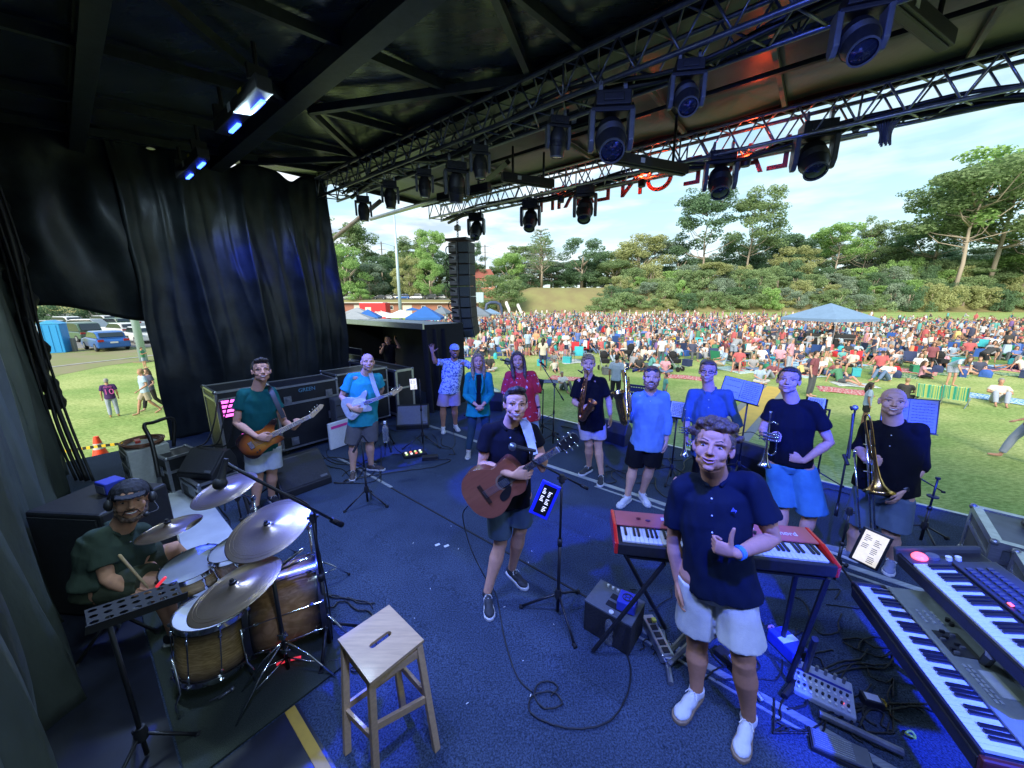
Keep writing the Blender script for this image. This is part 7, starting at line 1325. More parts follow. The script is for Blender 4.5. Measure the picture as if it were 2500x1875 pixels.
m = MB(); m.tube([L(2116, 1060, .28), L(2126, 1298, .30)], .008, 8); m.tube([L(2126, 1050, .28), L(2136, 1298, .30)], .008, 8); m.tube(catmull([L(2126, 1298, .30), L(2131, 1312, .30), L(2136, 1298, .30)], 5), .010, 8); m.build('slide', SILV, tt, smooth=True); m = MB(); m.tube([L(2086, 1106, .26), L(2100, 1300, .30)], .007, 8); m.lathe([(0, .03), (.014, .03), (.010, .0), (.006, -.04)], 12, 0, Matrix.Translation(L(2086, 1106, .26))); m.build('inner_slide_tube', SILV, tt, smooth=True)
for py in (1085, 1130, 1150): m = MB(); m.tube([L(2108, py, .28), L(2134, py+4, .31)], .006, 8); m.build('brace', SILV, tt, smooth=True)
# drummer
t, k, L, H = hero('smiling drummer in an olive shirt and black cap seated at the drum kit', (300, 1560), dict(head=(320, 1222, .10), shA=(242, 1318, .02), shB=(338, 1306, -.02), elA=(262, 1412, .14), wrA=(334, 1448, .30), elB=(352, 1378, .02), wrB=(392, 1402, .16), pel=V3((.02, .04, .56)), knA=V3((.18, -.30, .56)), knB=V3((.38, .02, .56)), anA=V3((.20, -.28, .09)), anB=V3((.50, -.02, .09)), toA=V3((.36, -.38, .03)), toB=V3((.70, -.02, .03)), hpA=V3((-.02, -.03, .54)), hpB=V3((.10, .06, .54))),
 s=1.04, b=1.12, hair=('cap', 'capk'), head=(-16, -12, 6), skin='fair', smile=1.0, beard='brown', top=dict(m=OLV, sleeve=.72, hem=.02, loose=1.10, collar=3), bottom=dict(m=cloth('olive_shorts', (.06, .07, .045)), ln=.82, loose=1.1), shoes=(DSH, SOLEW), hands=('fist', 'fist'), hd=dict(A=((.9, -.2, -.2), (0, 0, -1)), B=((.9, -.2, -.2), (0, 0, -1))), turn=10, rootpt=P(275, 1600, 0)+Vector((.03, .05, 0)))
STKM = mat('drum_stick', (.55, .38, .2), .4)
for a, b, lab in (((292, 1356, .30), (362, 1436, .36), 'wooden drum stick in the drummer hand nearest the camera'), ((402, 1388, .26), (368, 1450, .36), 'pale drum stick leaning to the snare')):
 s_ = thing('drum_stick', lab, 'drum stick', M=rootM(t)); m = MB(); m.tube([L(*a), lerp(L(*a), L(*b), .9), L(*b)], [.009, .007, .004], 8, round_=True); m.build('stick', STKM, s_, smooth=True)
m = MB(); hp = lambda x, y, z: H @ Vector((x, y, z)); m.tube([hp(.098*math.cos(a), .02, .03+.115*math.sin(a)) for a in [math.pi*i/14 for i in range(15)]], .008, 8); m.build('headphone_band', BK, t, smooth=True)
for a in (-1, 1): m = MB(); m.ell(hp(a*.098, .01, -.005), (.024, .036, .042), 12, rot=H.to_3x3()); m.build('ear_cup', BKP, t, smooth=True)
m = MB(); m.tube(catmull([hp(.10, -.01, -.03), hp(.12, -.08, -.08), hp(.07, -.13, -.09)], 5), .004, 6); m.ell(hp(.065, -.135, -.09), .018, 8); m.build('headset_microphone', BKP, t, smooth=True)
# two people in the booth
q = ST(-9.0, 5.55, 0); r_ = ray(885, 838); tt_ = 5.45/r_.dot(V); fp = CAM+r_*tt_
t, k, L, H = hero('man in a black cap giving a thumbs up inside the dark booth', None, dict(head=(885, 839, .0), shA=(864, 858, 0), shB=(905, 858, 0), elA=(862, 875, .1), wrA=(872, 868, .25), elB=(905, 874, .1), wrB=(888, 866, .25)), s=.98, hair=('cap', 'capk'), head=(0, 0, 0), skin='brown', smile=.8, beard='dark', top=dict(m=BLKC, sleeve=.6, hem=-.1), bottom=dict(m=BLKS, ln=1.9), hands=('thumbup', 'fist'), hd=dict(A=((1, -.2, .2), (0, 1, 0)), B=((-1, -.2, 0), (0, 1, 0))), rootpt=Vector((fp.x, fp.y, fp.z-1.64)))
r_ = ray(948, 828); tt_ = 5.55/r_.dot(V); fp = CAM+r_*tt_
t, k, L, H = hero('person in black with one arm raised, thumb up, inside the dark booth', None, dict(head=(947, 830, .0), shA=(932, 848, 0), shB=(966, 846, 0), elA=(930, 862, .1), wrA=(936, 846, .22), elB=(975, 848, .1), wrB=(964, 828, .2)), s=.96, hair=('short', 'dark'), head=(-20, 0, 0), skin='fair', smile=.8, top=dict(m=BLKC, sleeve=.6, hem=-.1), bottom=dict(m=BLKS, ln=1.9), hands=('fist', 'thumbup'), hd=dict(A=((0, -.2, 1), (0, -1, 0)), B=((0, -.2, 1), (1, 0, 0))), rootpt=Vector((fp.x, fp.y, fp.z-1.60)))
# ------------------------------------------------------------------ trees
BARK = mat('gum_bark', (.30, .24, .18), .9, col2=(.42, .35, .28), scale=3, stretch=(1, 1, .3)); BARKD = mat('dark_bark', (.10, .08, .06), .9, var=.3, scale=4)
def leafm(n, a, b):
 m = mat('leaves_'+n, a, .7, col2=b, scale=.42, thr=(.35, .68), spec=.15); nt = m.node_tree; p = nt.nodes['Principled BSDF']; src = p.inputs['Base Color'].links[0].from_socket; t_ = nt.nodes.new('ShaderNodeBsdfTranslucent'); x = nt.nodes.new('ShaderNodeMixShader'); x.inputs[0].default_value = .42
 nt.links.new(src, t_.inputs[0]); nt.links.new(p.outputs[0], x.inputs[1]); nt.links.new(t_.outputs[0], x.inputs[2]); nt.links.new(x.outputs[0], nt.nodes['Material Output'].inputs[0]); return m
LV = dict(olive=leafm('olive', (0.154, 0.234, 0.097), (0.365, 0.477, 0.234)), dark=leafm('dark', (0.095, 0.176, 0.097), (0.228, 0.344, 0.175)), light=leafm('light', (0.242, 0.402, 0.127), (0.454, 0.653, 0.245)), yellow=leafm('yellow', (0.329, 0.360, 0.156), (0.541, 0.569, 0.272)), grey=leafm('grey', (0.212, 0.284, 0.205), (0.388, 0.485, 0.352)), shrub=leafm('shrub', (0.190, 0.277, 0.127), (0.403, 0.527, 0.253)))
def leafmesh(blobs, n, size, rnd, flat=.5):
 vs = np.empty((n*4, 3), 'f'); w = np.array([b[1][0]*b[1][1]*b[1][2] for b in blobs])**.67; w /= w.sum(); rs = np.random.RandomState(rnd.randint(0, 99999)); idx = rs.choice(len(blobs), n, p=w)
 c = np.array([b[0] for b in blobs])[idx]; r = np.array([b[1] for b in blobs])[idx]; d = rs.normal(size=(n, 3)); d /= np.linalg.norm(d, axis=1)[:, None]; rad = rs.uniform(.45, 1.05, n)**.6
 p = c+d*r*rad[:, None]; nn = rs.normal(size=(n, 3))+d*1.2+np.array([0, 0, .6]); nn /= np.linalg.norm(nn, axis=1)[:, None]; a = np.cross(nn, rs.normal(size=(n, 3))); a /= np.linalg.norm(a, axis=1)[:, None]; b = np.cross(nn, a); s = size*rs.uniform(.5, 1.3, n)[:, None]
 vs[0::4] = p-a*s; vs[1::4] = p-b*s*flat; vs[2::4] = p+a*s; vs[3::4] = p+b*s*flat
 me = bpy.data.meshes.new('foliage'); me.vertices.add(n*4); me.vertices.foreach_set('co', vs.ravel()); me.loops.add(n*4); me.loops.foreach_set('vertex_index', np.arange(n*4, dtype='i')); me.polygons.add(n); me.polygons.foreach_set('loop_start', np.arange(0, n*4, 4, dtype='i')); me.polygons.foreach_set('loop_total', np.full(n, 4, dtype='i')); me.update(calc_edges=True); return me
def tree_proto(kind, seed):
 rnd = random.Random(seed); blobs = []; m = MB()
 if kind == 'gum':                                         # unit height 1, open layered crown, forked limbs
  m.tube([(0, 0, -.05), (.01, 0, .3), (.0, .01, .55), (.02, 0, .75)], [.011, .0085, .006, .003], 7)
  for i in range(22):
   z0 = rnd.uniform(.30, .80); a = rnd.uniform(0, 6.28); l = rnd.uniform(.12, .27)*(1.25-z0*.6); e = Vector((math.cos(a)*l, math.sin(a)*l, z0+rnd.uniform(.08, .24))); mid = Vector((math.cos(a)*l*.55, math.sin(a)*l*.55, z0+.05)); m.tube([(0, 0, z0), mid, e], [.0045, .003, .0015], 5)
   for q in range(4): c = e+Vector((rnd.uniform(-.06, .06), rnd.uniform(-.06, .06), rnd.uniform(-.03, .05))); blobs.append((c, (rnd.uniform(.035, .075), rnd.uniform(.035, .075), rnd.uniform(.025, .055))))
  for q in range(12): blobs.append(((rnd.uniform(-.12, .12), rnd.uniform(-.12, .12), rnd.uniform(.80, .97)), (.055, .055, .035)))
  n, sz = 11000, .0110
 elif kind == 'round':
  m.tube([(0, 0, -.05), (0, 0, .3), (.02, 0, .6)], [.03, .022, .01], 7)
  for i in range(7): a = i*.9; m.tube([(0, 0, .2+.04*i), (math.cos(a)*.2, math.sin(a)*.2, .45+.04*i)], [.012, .004], 5)
  for i in range(46):
   a = rnd.uniform(0, 6.28); z = rnd.uniform(.12, .93); rr = .36*math.sqrt(max(.05, 1-((z-.5)/.5)**2))*rnd.uniform(.45, 1.0); s = rnd.uniform(.07, .13); blobs.append(((math.cos(a)*rr, math.sin(a)*rr, z), (s, s, s*.7)))
  n, sz = 15000, .0135
 elif kind == 'pine':
  m.tube([(0, 0, -.05), (0, 0, .97)], [.018, .003], 7)
  for i in range(17):
   z = .16+.047*i; l = .20*(1-z)+.035
   for k in range(5): a = k*1.257+i*.7; e = Vector((math.cos(a)*l, math.sin(a)*l, z+.02+rnd.uniform(0, .03))); m.tube([(0, 0, z), e], [.005, .002], 4); blobs.append((lerp((0, 0, z), e, .7), (l*.30, l*.30, .010))); blobs.append((e, (.02, .02, .012)))
  n, sz = 3800, .0095
 elif kind == 'bare':
  m.tube([(0, 0, -.05), (0, 0, .4), (.01, 0, .7)], [.016, .012, .004], 6)
  for i in range(26): a = i*2.4; z0 = .3+.022*i; l = rnd.uniform(.10, .2)*(1.3-z0); e = Vector((math.cos(a)*l, math.sin(a)*l, z0+rnd.uniform(.12, .25))); m.tube([(0, 0, z0), e], [.006, .002], 4); blobs.append((e, (.05, .05, .05)))
  n, sz = 3200, .010
 else:                                                      # shrub, unit height 1, wide
  for i in range(5): m.tube([(0, 0, -.1), (rnd.uniform(-.3, .3), rnd.uniform(-.3, .3), .6)], [.03, .012], 5)
  for i in range(40):
   a = rnd.uniform(0, 6.28); z = rnd.uniform(.02, .88); rr = .78*math.sqrt(max(.05, 1-z*z))*rnd.uniform(.3, 1); s = rnd.uniform(.11, .24); blobs.append(((math.cos(a)*rr, math.sin(a)*rr, z), (s, s, s*.72)))
  n, sz = 6000, .034
 tm = m.build('trunk', BARK, smooth=True); me = tm.data; bpy.data.objects.remove(tm); return me, leafmesh(blobs, n, sz, rnd, .55)
PR = {k: [tree_proto(k, s) for s in ss] for k, ss in dict(gum=(1, 2, 3), round=(4, 5, 6), pine=(7,), bare=(8,), shrub=(9, 10, 11)).items()}
CRM = {}
def crown_mesh(kind, i, col):
 if (kind, i, col) not in CRM: me = PR[kind][i][1].copy(); me.materials.append(LV[col]); CRM[(kind, i, col)] = me
 return CRM[(kind, i, col)]
def tree(kind, px, top, d, wpx, col, label, group, i=0, base=None, yy=None):
 q = D(px, 735, d); x, y = q.x, q.y; z = hill_z(x, y) if base is None else base; b = Vector((x, y, z)); h = max(1.5, zat(b, top)-z); wd = wpx/F*depth(b)
 nat = dict(gum=.62, round=.78, pine=.42, bare=.42, shrub=1.9)[kind]; label = label.replace('tall gum tree with an open layered crown', 'tall open crowned gum').replace('  ', ' '); t = thing('shrub' if kind == 'shrub' else 'tree', label, 'shrub' if kind == 'shrub' else 'tree', (x, y, z), random.uniform(0, 6.28), group); t.scale = (wd/nat, wd/nat, h)
 for nm, me in (('trunk', PR[kind][i][0]), ('crown', crown_mesh(kind, i, col))): o = bpy.data.objects.new(nm, me); C.objects.link(o); o.parent = t
 return t
KN_ = dict(gum='tall open crowned gum tree', round='leafy round crowned tree', pine='dark conifer with spaced branches', bare='slender thin leaved tree', shrub='bushy shrub')
CN = dict(olive='olive green', dark='dark green', light='bright green', yellow='yellowish', grey='grey green', shrub='mid green')
TR = [('gum', 862, 548, 158, 150, 'olive', 0, 'left of the floodlight pole'), ('round', 848, 598, 132, 120, 'light', 0, 'at the edge of the side curtain'), ('round', 905, 640, 140, 90, 'grey', 1, 'just left of the floodlight pole'), ('round', 940, 622, 150, 90, 'dark', 2, 'behind the floodlight pole'), ('gum', 1010, 585, 165, 120, 'olive', 1, 'right of the floodlight pole'), ('round', 1003, 625, 134, 80, 'yellow', 0, 'behind the white car'), ('gum', 1056, 562, 150, 90, 'light', 2, 'left of the loudspeaker column'), ('round', 1052, 632, 132, 80, 'light', 1, 'just left of the loudspeaker column'),
 ('round', 890, 615, 175, 150, 'dark', 0, 'farther back left of the floodlight pole'), ('round', 985, 610, 178, 150, 'olive', 1, 'farther back behind the parked cars'), ('round', 1075, 605, 176, 130, 'dark', 2, 'farther back behind the loudspeaker column'), ('round', 1160, 640, 172, 110, 'olive', 0, 'left of the orange brick house'), ('gum', 1280, 600, 185, 110, 'olive', 2, 'far behind between the conifer and the bright green tree'), ('round', 1480, 615, 185, 130, 'olive', 0, 'far behind the right end of the grassy bank'), ('shrub', 880, 705, 124, 80, 'light', 0, 'above the red kiosk'), ('gum', 1160, 598, 170, 70, 'dark', 0, 'right of the loudspeaker column'), ('round', 1242, 614, 170, 90, 'light', 1, 'behind the olive bush by the house'), ('round', 1218, 664, 126, 120, 'olive', 2, 'in front of the red roofed house'), ('pine', 1318, 552, 172, 110, 'grey', 0, 'under the second moving head light'), ('bare', 1322, 590, 150, 90, 'olive', 0, 'with pale trunk on the grassy bank'), ('round', 1418, 578, 165, 120, 'dark', 0, 'behind the top of the grassy bank'), ('round', 1345, 650, 168, 90, 'dark', 1, 'behind the pale trunk'),
 ('round', 1555, 570, 168, 150, 'yellow', 2, 'between the rounded dark tree and the twin gums'), ('round', 1500, 632, 158, 100, 'olive', 1, 'at the right end of the grassy bank'), ('gum', 1590, 585, 175, 100, 'grey', 2, 'left of the twin gums'), ('round', 1648, 598, 168, 90, 'dark', 0, 'below the left twin gum'), ('gum', 1705, 472, 160, 165, 'dark', 0, 'left one of the twin gums'), ('gum', 1815, 470, 158, 150, 'olive', 1, 'right one of the twin gums'), ('round', 1730, 640, 150, 110, 'yellow', 1, 'below the twin gums'), ('round', 1775, 590, 178, 100, 'dark', 2, 'between the twin gums'),
 ('round', 1880, 572, 176, 150, 'dark', 1, 'right of the twin gums'), ('round', 1925, 600, 156, 110, 'yellow', 0, 'brownish crown right of the twin gums'), ('round', 1965, 575, 182, 130, 'dark', 2, 'behind the canopy, far row'), ('gum', 2024, 548, 156, 130, 'light', 2, 'with pale forked trunk above the canopy'), ('gum', 2092, 545, 166, 80, 'olive', 0, 'slim one right of the canopy peak'), ('round', 2140, 600, 176, 110, 'grey', 1, 'left of the slim pale trunk'), ('gum', 2200, 552, 160, 130, 'olive', 1, 'with a slim pale trunk left of the giant gums'), ('round', 2250, 610, 170, 110, 'dark', 0, 'at the feet of the giant gums'),
 ('gum', 2320, 398, 132, 280, 'olive', 2, 'left one of the giant gums with thick pale trunk'), ('gum', 2400, 360, 138, 300, 'light', 0, 'middle one of the giant gums'), ('gum', 2490, 392, 134, 260, 'olive', 1, 'right one of the giant gums at the photo edge'), ('gum', 2260, 470, 150, 190, 'dark', 0, 'left behind the giant gums'), ('round', 2420, 600, 150, 200, 'shrub', 2, 'under the giant gums'), ('round', 2500, 610, 140, 160, 'light', 1, 'at the right edge under the giant gums'), ('round', 2330, 640, 146, 150, 'shrub', 0, 'in front of the giant gum trunks'), ('gum', 2600, 400, 140, 260, 'olive', 2, 'beyond the right edge'), ('gum', 760, 560, 160, 140, 'olive', 1, 'half behind the side curtain')]
random.seed(11)
for kd_, px, top, d, w, col, i, where in TR: tree(kd_, px, top, d, w, col, f'{CN[col]} {KN_[kd_].replace("tree with", "tree,")} {where}'.replace('  ', ' ')[:110], 'trees around the field', i)
rnd = random.Random(3); px = 840
while px < 2650:
 tree('round', px, rnd.uniform(625, 650)-(35 if px > 1850 else 0), rnd.uniform(182, 192), rnd.uniform(110, 150), rnd.choice(['olive', 'dark', 'grey', 'olive']), 'rounded tree in the farthest row closing the skyline behind the field', 'farthest row of rounded trees', rnd.randrange(3)); px += rnd.uniform(55, 85)
for row, (d, t0, h0) in enumerate(((129, 716, 5), (135, 692, 6), (142, 668, 6), (150, 644, 7))):
 px = 1470+row*22
 while px < 2700:
  w = rnd.uniform(60, 100); col = rnd.choice(['shrub', 'shrub', 'olive', 'light', 'dark', 'grey', 'yellow'])
  tree('shrub', px, t0+rnd.uniform(-14, 14)-(12 if px > 2150 else 0), d+rnd.uniform(-2, 2), w, col, f'{CN[col]} shrub in the {("lowest", "second", "third", "highest")[row]} row of the thicket behind the field', 'shrubs of the thicket behind the field', rnd.randrange(3)); px += w*.52
for px, d, top, w in ((1130, 150, 655, 90), (1290, 168, 668, 80), (1380, 168, 672, 90), (1450, 168, 668, 80), (970, 150, 690, 90), (1090, 150, 690, 80), (830, 150, 690, 90), (1020, 172, 650, 110), (900, 175, 660, 110)): tree('shrub', px, top, d, w, 'dark', 'dark shrub in the row behind the upper car park and bank', 'dark shrubs behind the upper car park', rnd.randrange(3))
for px, d, top, w in ((115, 62, 742, 110), (330, 64, 735, 120), (230, 66, 738, 120), (430, 70, 730, 140)): tree('shrub', px, top, d, w, 'dark', 'dark hedge shrub beyond the left car park', 'hedge shrubs beyond the left car park', rnd.randrange(3), base=GZ)
# ------------------------------------------------------------------ cars
GLS = mat('car_glass', (.02, .025, .03), .08, spec=.8, coat=.5); TYR = mat('tyre', (.012, .012, .013), .8); TL = mat('tail_lamp', (.35, .01, .01), .3); HLM = mat('headlamp', (.6, .6, .62), .15)
def car_paint(n, c): return mat('paint_'+n, c, .3, var=.04, coat=.5)
def car(label, p, rz, col, kind='hatch', group='parked cars'):
 t = thing('parked_car', label, 'car', p, rz, group); L_, H_ = (4.3, 1.48) if kind != 'suv' else (4.7, 1.78); W_ = 1.78; n, c = col; pm = car_paint(n, c)
 prof = [(-L_/2, .35), (-L_/2, .75), (-L_/2+.25, .92), (-L_/2+.5, H_-.12) if kind != 'sedan' else (-L_/2+.85, .98), (-L_/2+.9, H_) if kind != 'sedan' else (-L_/2+1.4, H_), (.35, H_), (1.05, .98), (L_/2-.25, .82), (L_/2, .62), (L_/2, .35)]
 m = MB(); R90 = Matrix.Rotation(R(90), 4, 'X'); lo = [(-L_/2, .28), (-L_/2, .78), (-L_/2+.2, .95), (1.05, .98), (L_/2-.25, .84), (L_/2, .62), (L_/2, .28)]; m.prism(lo, W_, 0, R90); cab = [(-L_/2+.25, .94), prof[3] if kind != 'sedan' else (-L_/2+.85, .97), prof[4], (.35, H_), (1.1, .97)]; m.prism(cab, W_*.86, 0, R90); bd = m.build('body', pm, t, bevel=.09)
 m = MB(); wn = [(x*.96-.0, max(z*.965, .98)) for x, z in cab]; m.prism([(x, z) for x, z in wn], W_*.875, 0, R90); m.box((.74, 0, 1.22), (.04, W_*.74, .40), rot=Matrix.Rotation(R(-57), 3, 'Y')); m.build('window', GLS, t, bevel=.03)
 m = MB(); xb = -L_/2+.40 if kind != 'sedan' else -L_/2+1.05; m.box((xb-.05, 0, (H_+.98)/2), (.05, W_*.72, H_-1.15), rot=Matrix.Rotation(R(22 if kind != 'sedan' else 52), 3, 'Y')); m.build('rear_window', GLS, t)
 for x in (-L_/2+.78, L_/2-.82):
  for y in (-1, 1):
   m = MB(); m.M = Matrix.Translation((x, y*(W_/2-.08), .33)) @ Matrix.Rotation(R(90), 4, 'X'); m.lathe([(0, -.1), (.28, -.1), (.33, -.06), (.33, .06), (.28, .1), (0, .1)], 18); w = m.build('wheel', TYR, t, smooth='auto'); m = MB(); m.M = Matrix.Translation((x, y*(W_/2-.08), .33)) @ Matrix.Rotation(R(90), 4, 'X'); m.lathe([(0, -.108), (.19, -.108), (.19, .108), (0, .108)], 14); m.build('rim', ALU, w)
 for y in (-1, 1): m = MB(); m.box((-L_/2-.01, y*.68, .84), (.06, .32, .16)); m.build('tail_light', TL, t); m = MB(); m.box((L_/2-.10, y*.66, .70), (.14, .34, .14)); m.build('headlight', HLM, t)
 m = MB(); m.box((-L_/2-.015, 0, .68), (.02, .42, .12)); m.build('number_plate', STK, t); return t
WH = ('white', (.62, .62, .62)); SL = ('silver', (.34, .36, .38)); BL = ('blue', (.01, .09, .33)); GRE = ('green', (.05, .10, .06)); DK = ('charcoal', (.03, .035, .04)); RD = ('red', (.35, .02, .02))
car('bright blue hatchback parked nose left behind the timber posts', P(262, 853, GZ), R(150), BL)
for px, py, rz, col, k_, lab in ((350, 836, 150, WH, 'hatch', 'white hatchback parked right of the blue one behind the lamp post'), (200, 832, 160, GRE, 'suv', 'green truck like vehicle parked left behind the blue hatchback'), (235, 818, 10, SL, 'suv', 'silver four wheel drive with a spare wheel behind the blue hatchback'), (160, 806, 170, WH, 'suv', 'big white wagon in the back row of the left car park'), (330, 800, 165, WH, 'suv', 'white off roader in the back row above the white hatchback'), (280, 803, 170, GRE, 'hatch', 'green car in the back row between two white ones'), (250, 793, 170, WH, 'hatch', 'white car farthest back in the left car park'), (120, 812, 170, SL, 'hatch', 'silver car at the left edge of the gap in the curtain'), (300, 822, 160, WH, 'hatch', 'white car between the silver four wheel drive and the white hatchback')):
 car(lab, P(px, py, GZ), R(rz), col, k_)
for px, dd, rz, col, k_, lab in ((1018, 129, 168, WH, 'suv', 'white car parked above the brick building'), (985, 131, 185, BL, 'suv', 'dark blue car parked above the brick building'), (947, 130, 175, SL, 'hatch', 'silver blue car behind the floodlight pole'), (928, 129, 190, DK, 'hatch', 'dark car left of the floodlight pole above the roof'), (1055, 130, 165, DK, 'suv', 'dark car nearest the loudspeaker column'), (1075, 133, 170, WH, 'hatch', 'white car behind the loudspeaker column'), (965, 138, 170, WH, 'suv', 'white car in the second row above the brick building'), (1000, 139, 170, RD, 'hatch', 'red car in the second row above the brick building'), (1035, 139, 175, SL, 'suv', 'silver car in the second row above the brick building'), (855, 128, 175, SL, 'hatch', 'silver car at the left end of the upper row')):
 q = D(px, 735, dd); car(lab, (q.x, q.y, hill_z(q.x, q.y)+.05), R(rz), col, k_, 'cars on the upper car park')
# posts, portable toilet, floodlight poles
TIM = mat('grey_timber', (.25, .22, .18), .9)
for px, py, lab in ((185, 858, 'left'), (257, 853, 'middle'), (314, 850, 'right')): b = P(px, py, GZ); m = MB(); m.box((0, 0, .5), (.22, .22, 1.0)); o = m.build('timber_post', TIM, bevel=.02); o.location = b; tag(o, f'{lab} one of the short timber posts before the parked cars', 'post', 'timber posts before the car park')
b = P(145, 860, GZ); t = thing('portable_toilet', 'bright blue portable toilet at the left edge of the gap', 'toilet', b, R(30)); m = MB(); m.box((0, 0, 1.05), (1.1, 1.1, 2.1)); m.build('cabin', mat('toilet_blue', (.02, .28, .60), .5), t, bevel=.04)
for x in (-.35, 0, .35): m = MB(); m.box((x, -.56, 1.05), (.05, .03, 1.9)); m.build('rib', mat('toilet_blue', (.02, .28, .60), .5), t)
m = MB(); m.prism([(-.6, 2.1), (.6, 2.1), (0, 2.35)], 1.15, 0, Matrix.Rotation(R(90), 4, 'X')); m.build('roof', mat('toilet_roof', (.05, .35, .65), .5), t)
POLE = mat('pale_painted_steel', (.42, .52, .58), .5, .2)
t = thing('floodlight_pole', 'thick pale steel pole standing on the verge behind the playing boys', 'pole', P(352, 884, GZ), 0); m = MB(); m.tube([(0, 0, 0), (0, 0, 11)], [.20, .14], 14); m.build('pole_shaft', POLE, t, smooth=True); m = MB(); m.box((0, 0, .03), (.7, .7, .06)); m.build('footing', EARTH, t)
q = D(976, 735, 58); t = thing('floodlight_pole', 'tall slim pale pole rising above the blue tents', 'pole', (q.x, q.y, GZ), 0); hh = zat(Vector((q.x, q.y, GZ)), 505)-GZ; m = MB(); m.tube([(0, 0, 0), (0, 0, hh)], [.30, .13], 12); m.build('pole_shaft', POLE, t, smooth=True)
for px, top, d, lab in ((1186, 598, 190, 'dark power pole with wires above the red roof'), (941, 590, 200, 'distant power pole beside the floodlight pole')):
 q = D(px, 735, d); z = hill_z(q.x, q.y); b = Vector((q.x, q.y, z)); hh = zat(b, top)-z; t = thing('power_pole', lab, 'power pole', b, 0); m = MB(); m.tube([(0, 0, 0), (0, 0, hh)], .28, 6); m.build('mast', BARKD, t)
 for k, zz in enumerate((.97, .86, .76)):
  m = MB(); m.box((0, 0, hh*zz), (3.2, .15, .18)); m.build('crossarm', BARKD, t)
  for s_ in (-1, 1): m = MB(); m.tube(catmull([(s_*1.5, 0, hh*zz), (s_*9, 3, hh*zz-1.6-k*.4), (s_*19, 6, hh*zz-.6-k)], 4), .06, 4); m.build('wire', CABLE, t)
# buildings
BRK = mat('red_brick', (.30, .13, .09), .85, var=.2, scale=6); BRK2 = mat('orange_brick', (.45, .20, .13), .85, var=.15, scale=4); TILE = mat('terracotta_tile', (.26, .08, .06), .8, var=.2, scale=3); CRM_ = mat('cream_door', (.55, .52, .44), .7)
a, b = D(1165, 735, 103), D(800, 735, 103); t = thing('clubhouse', 'low red brick amenities building with cream roller doors behind the tents', 'building', ((a.x+b.x)/2, a.y, GZ), 0); W_ = a.x-b.x
m = MB(); m.box((0, 2.5, 1.6), (W_, 5, 3.2)); m.build('wall', BRK, t); m = MB(); m.box((0, 2.2, 3.3), (W_+1, 6.4, .25)); m.build('roof', mat('fascia_cream', (.42, .40, .34), .7), t)
for i in range(9):
 x = -W_/2+4+i*4.6;
 if i % 3 == 1: m = MB(); m.box((x, -.03, 1.35), (2.6, .08, 2.7)); m.build('roller_door', CRM_, t)
 else: m = MB(); m.box((x, -.03, 1.9), (1.2, .08, 1.1)); w = m.build('window', WHP, t); m = MB(); m.box((x, -.08, 1.9), (1.0, .04, .9)); m.build('pane', GLS, w)
def house(label, px, pyb, pyt, d, wpx, wm, rm, rt=.4):
 q = D(px, 735, d); x, y = q.x, q.y; z0 = zat(Vector((x, y, 0)), pyb); z1 = zat(Vector((x, y, 0)), pyt); w = wpx/F*d; t = thing('house', label, 'house', (x, y, z0), 0); h = z1-z0
 m = MB(); m.box((0, 4, h*(1-rt)/2-2), (w, 8, h*(1-rt)+4)); m.build('wall', wm, t); m = MB(); zz = h*(1-rt); m.add([(-w*.55, -.5, zz), (w*.55, -.5, zz), (w*.55, 8.5, zz), (-w*.55, 8.5, zz), (-w*.3, 4, h), (w*.3, 4, h)], [(0, 1, 5, 4), (2, 3, 4, 5), (1, 2, 5), (3, 0, 4), (3, 2, 1, 0)]); m.build('roof', rm, t)
 for i in range(3): m = MB(); m.box((-w*.3+i*w*.3, -.04, h*.3), (w*.12, .1, h*.25)); f = m.build('window', WHP, t); m = MB(); m.box((-w*.3+i*w*.3, -.1, h*.3), (w*.10, .04, h*.2)); m.build('pane', GLS, f)
house('red roofed orange brick house between the loudspeaker column and the trees', 1178, 712, 655, 165, 62, BRK2, TILE, .42); house('small terracotta roofed house seen behind the bank beside the bush', 1292, 706, 688, 175, 40, BRK2, TILE, .5)
house('white walled house glimpsed through the thicket below the twin gums', 1650, 706, 668, 172, 60, WHP, mat('slate_roof', (.10, .11, .12), .7), .4); house('grey roofed house behind the giant gum trunks', 2330, 665, 638, 165, 110, mat('pale_render', (.5, .48, .44), .8), mat('pale_metal_roof', (.42, .46, .50), .5), .5)
q = D(1165, 735, 116); t = thing('container', 'pale blue shed with vertical panels below the orange brick house', 'shed', (q.x, q.y, 2.2), 0); m = MB(); m.box((0, 0, 1.4), (4.2, 2.4, 3.1)); m.build('panel', mat('pale_blue_metal', (.38, .48, .52), .6), t)
for i in range(7): m = MB(); m.box((-1.9+.63*i, -1.22, 1.4), (.08, .06, 3.0)); m.build('rib', mat('pale_blue_rib', (.3, .4, .45), .6), t)
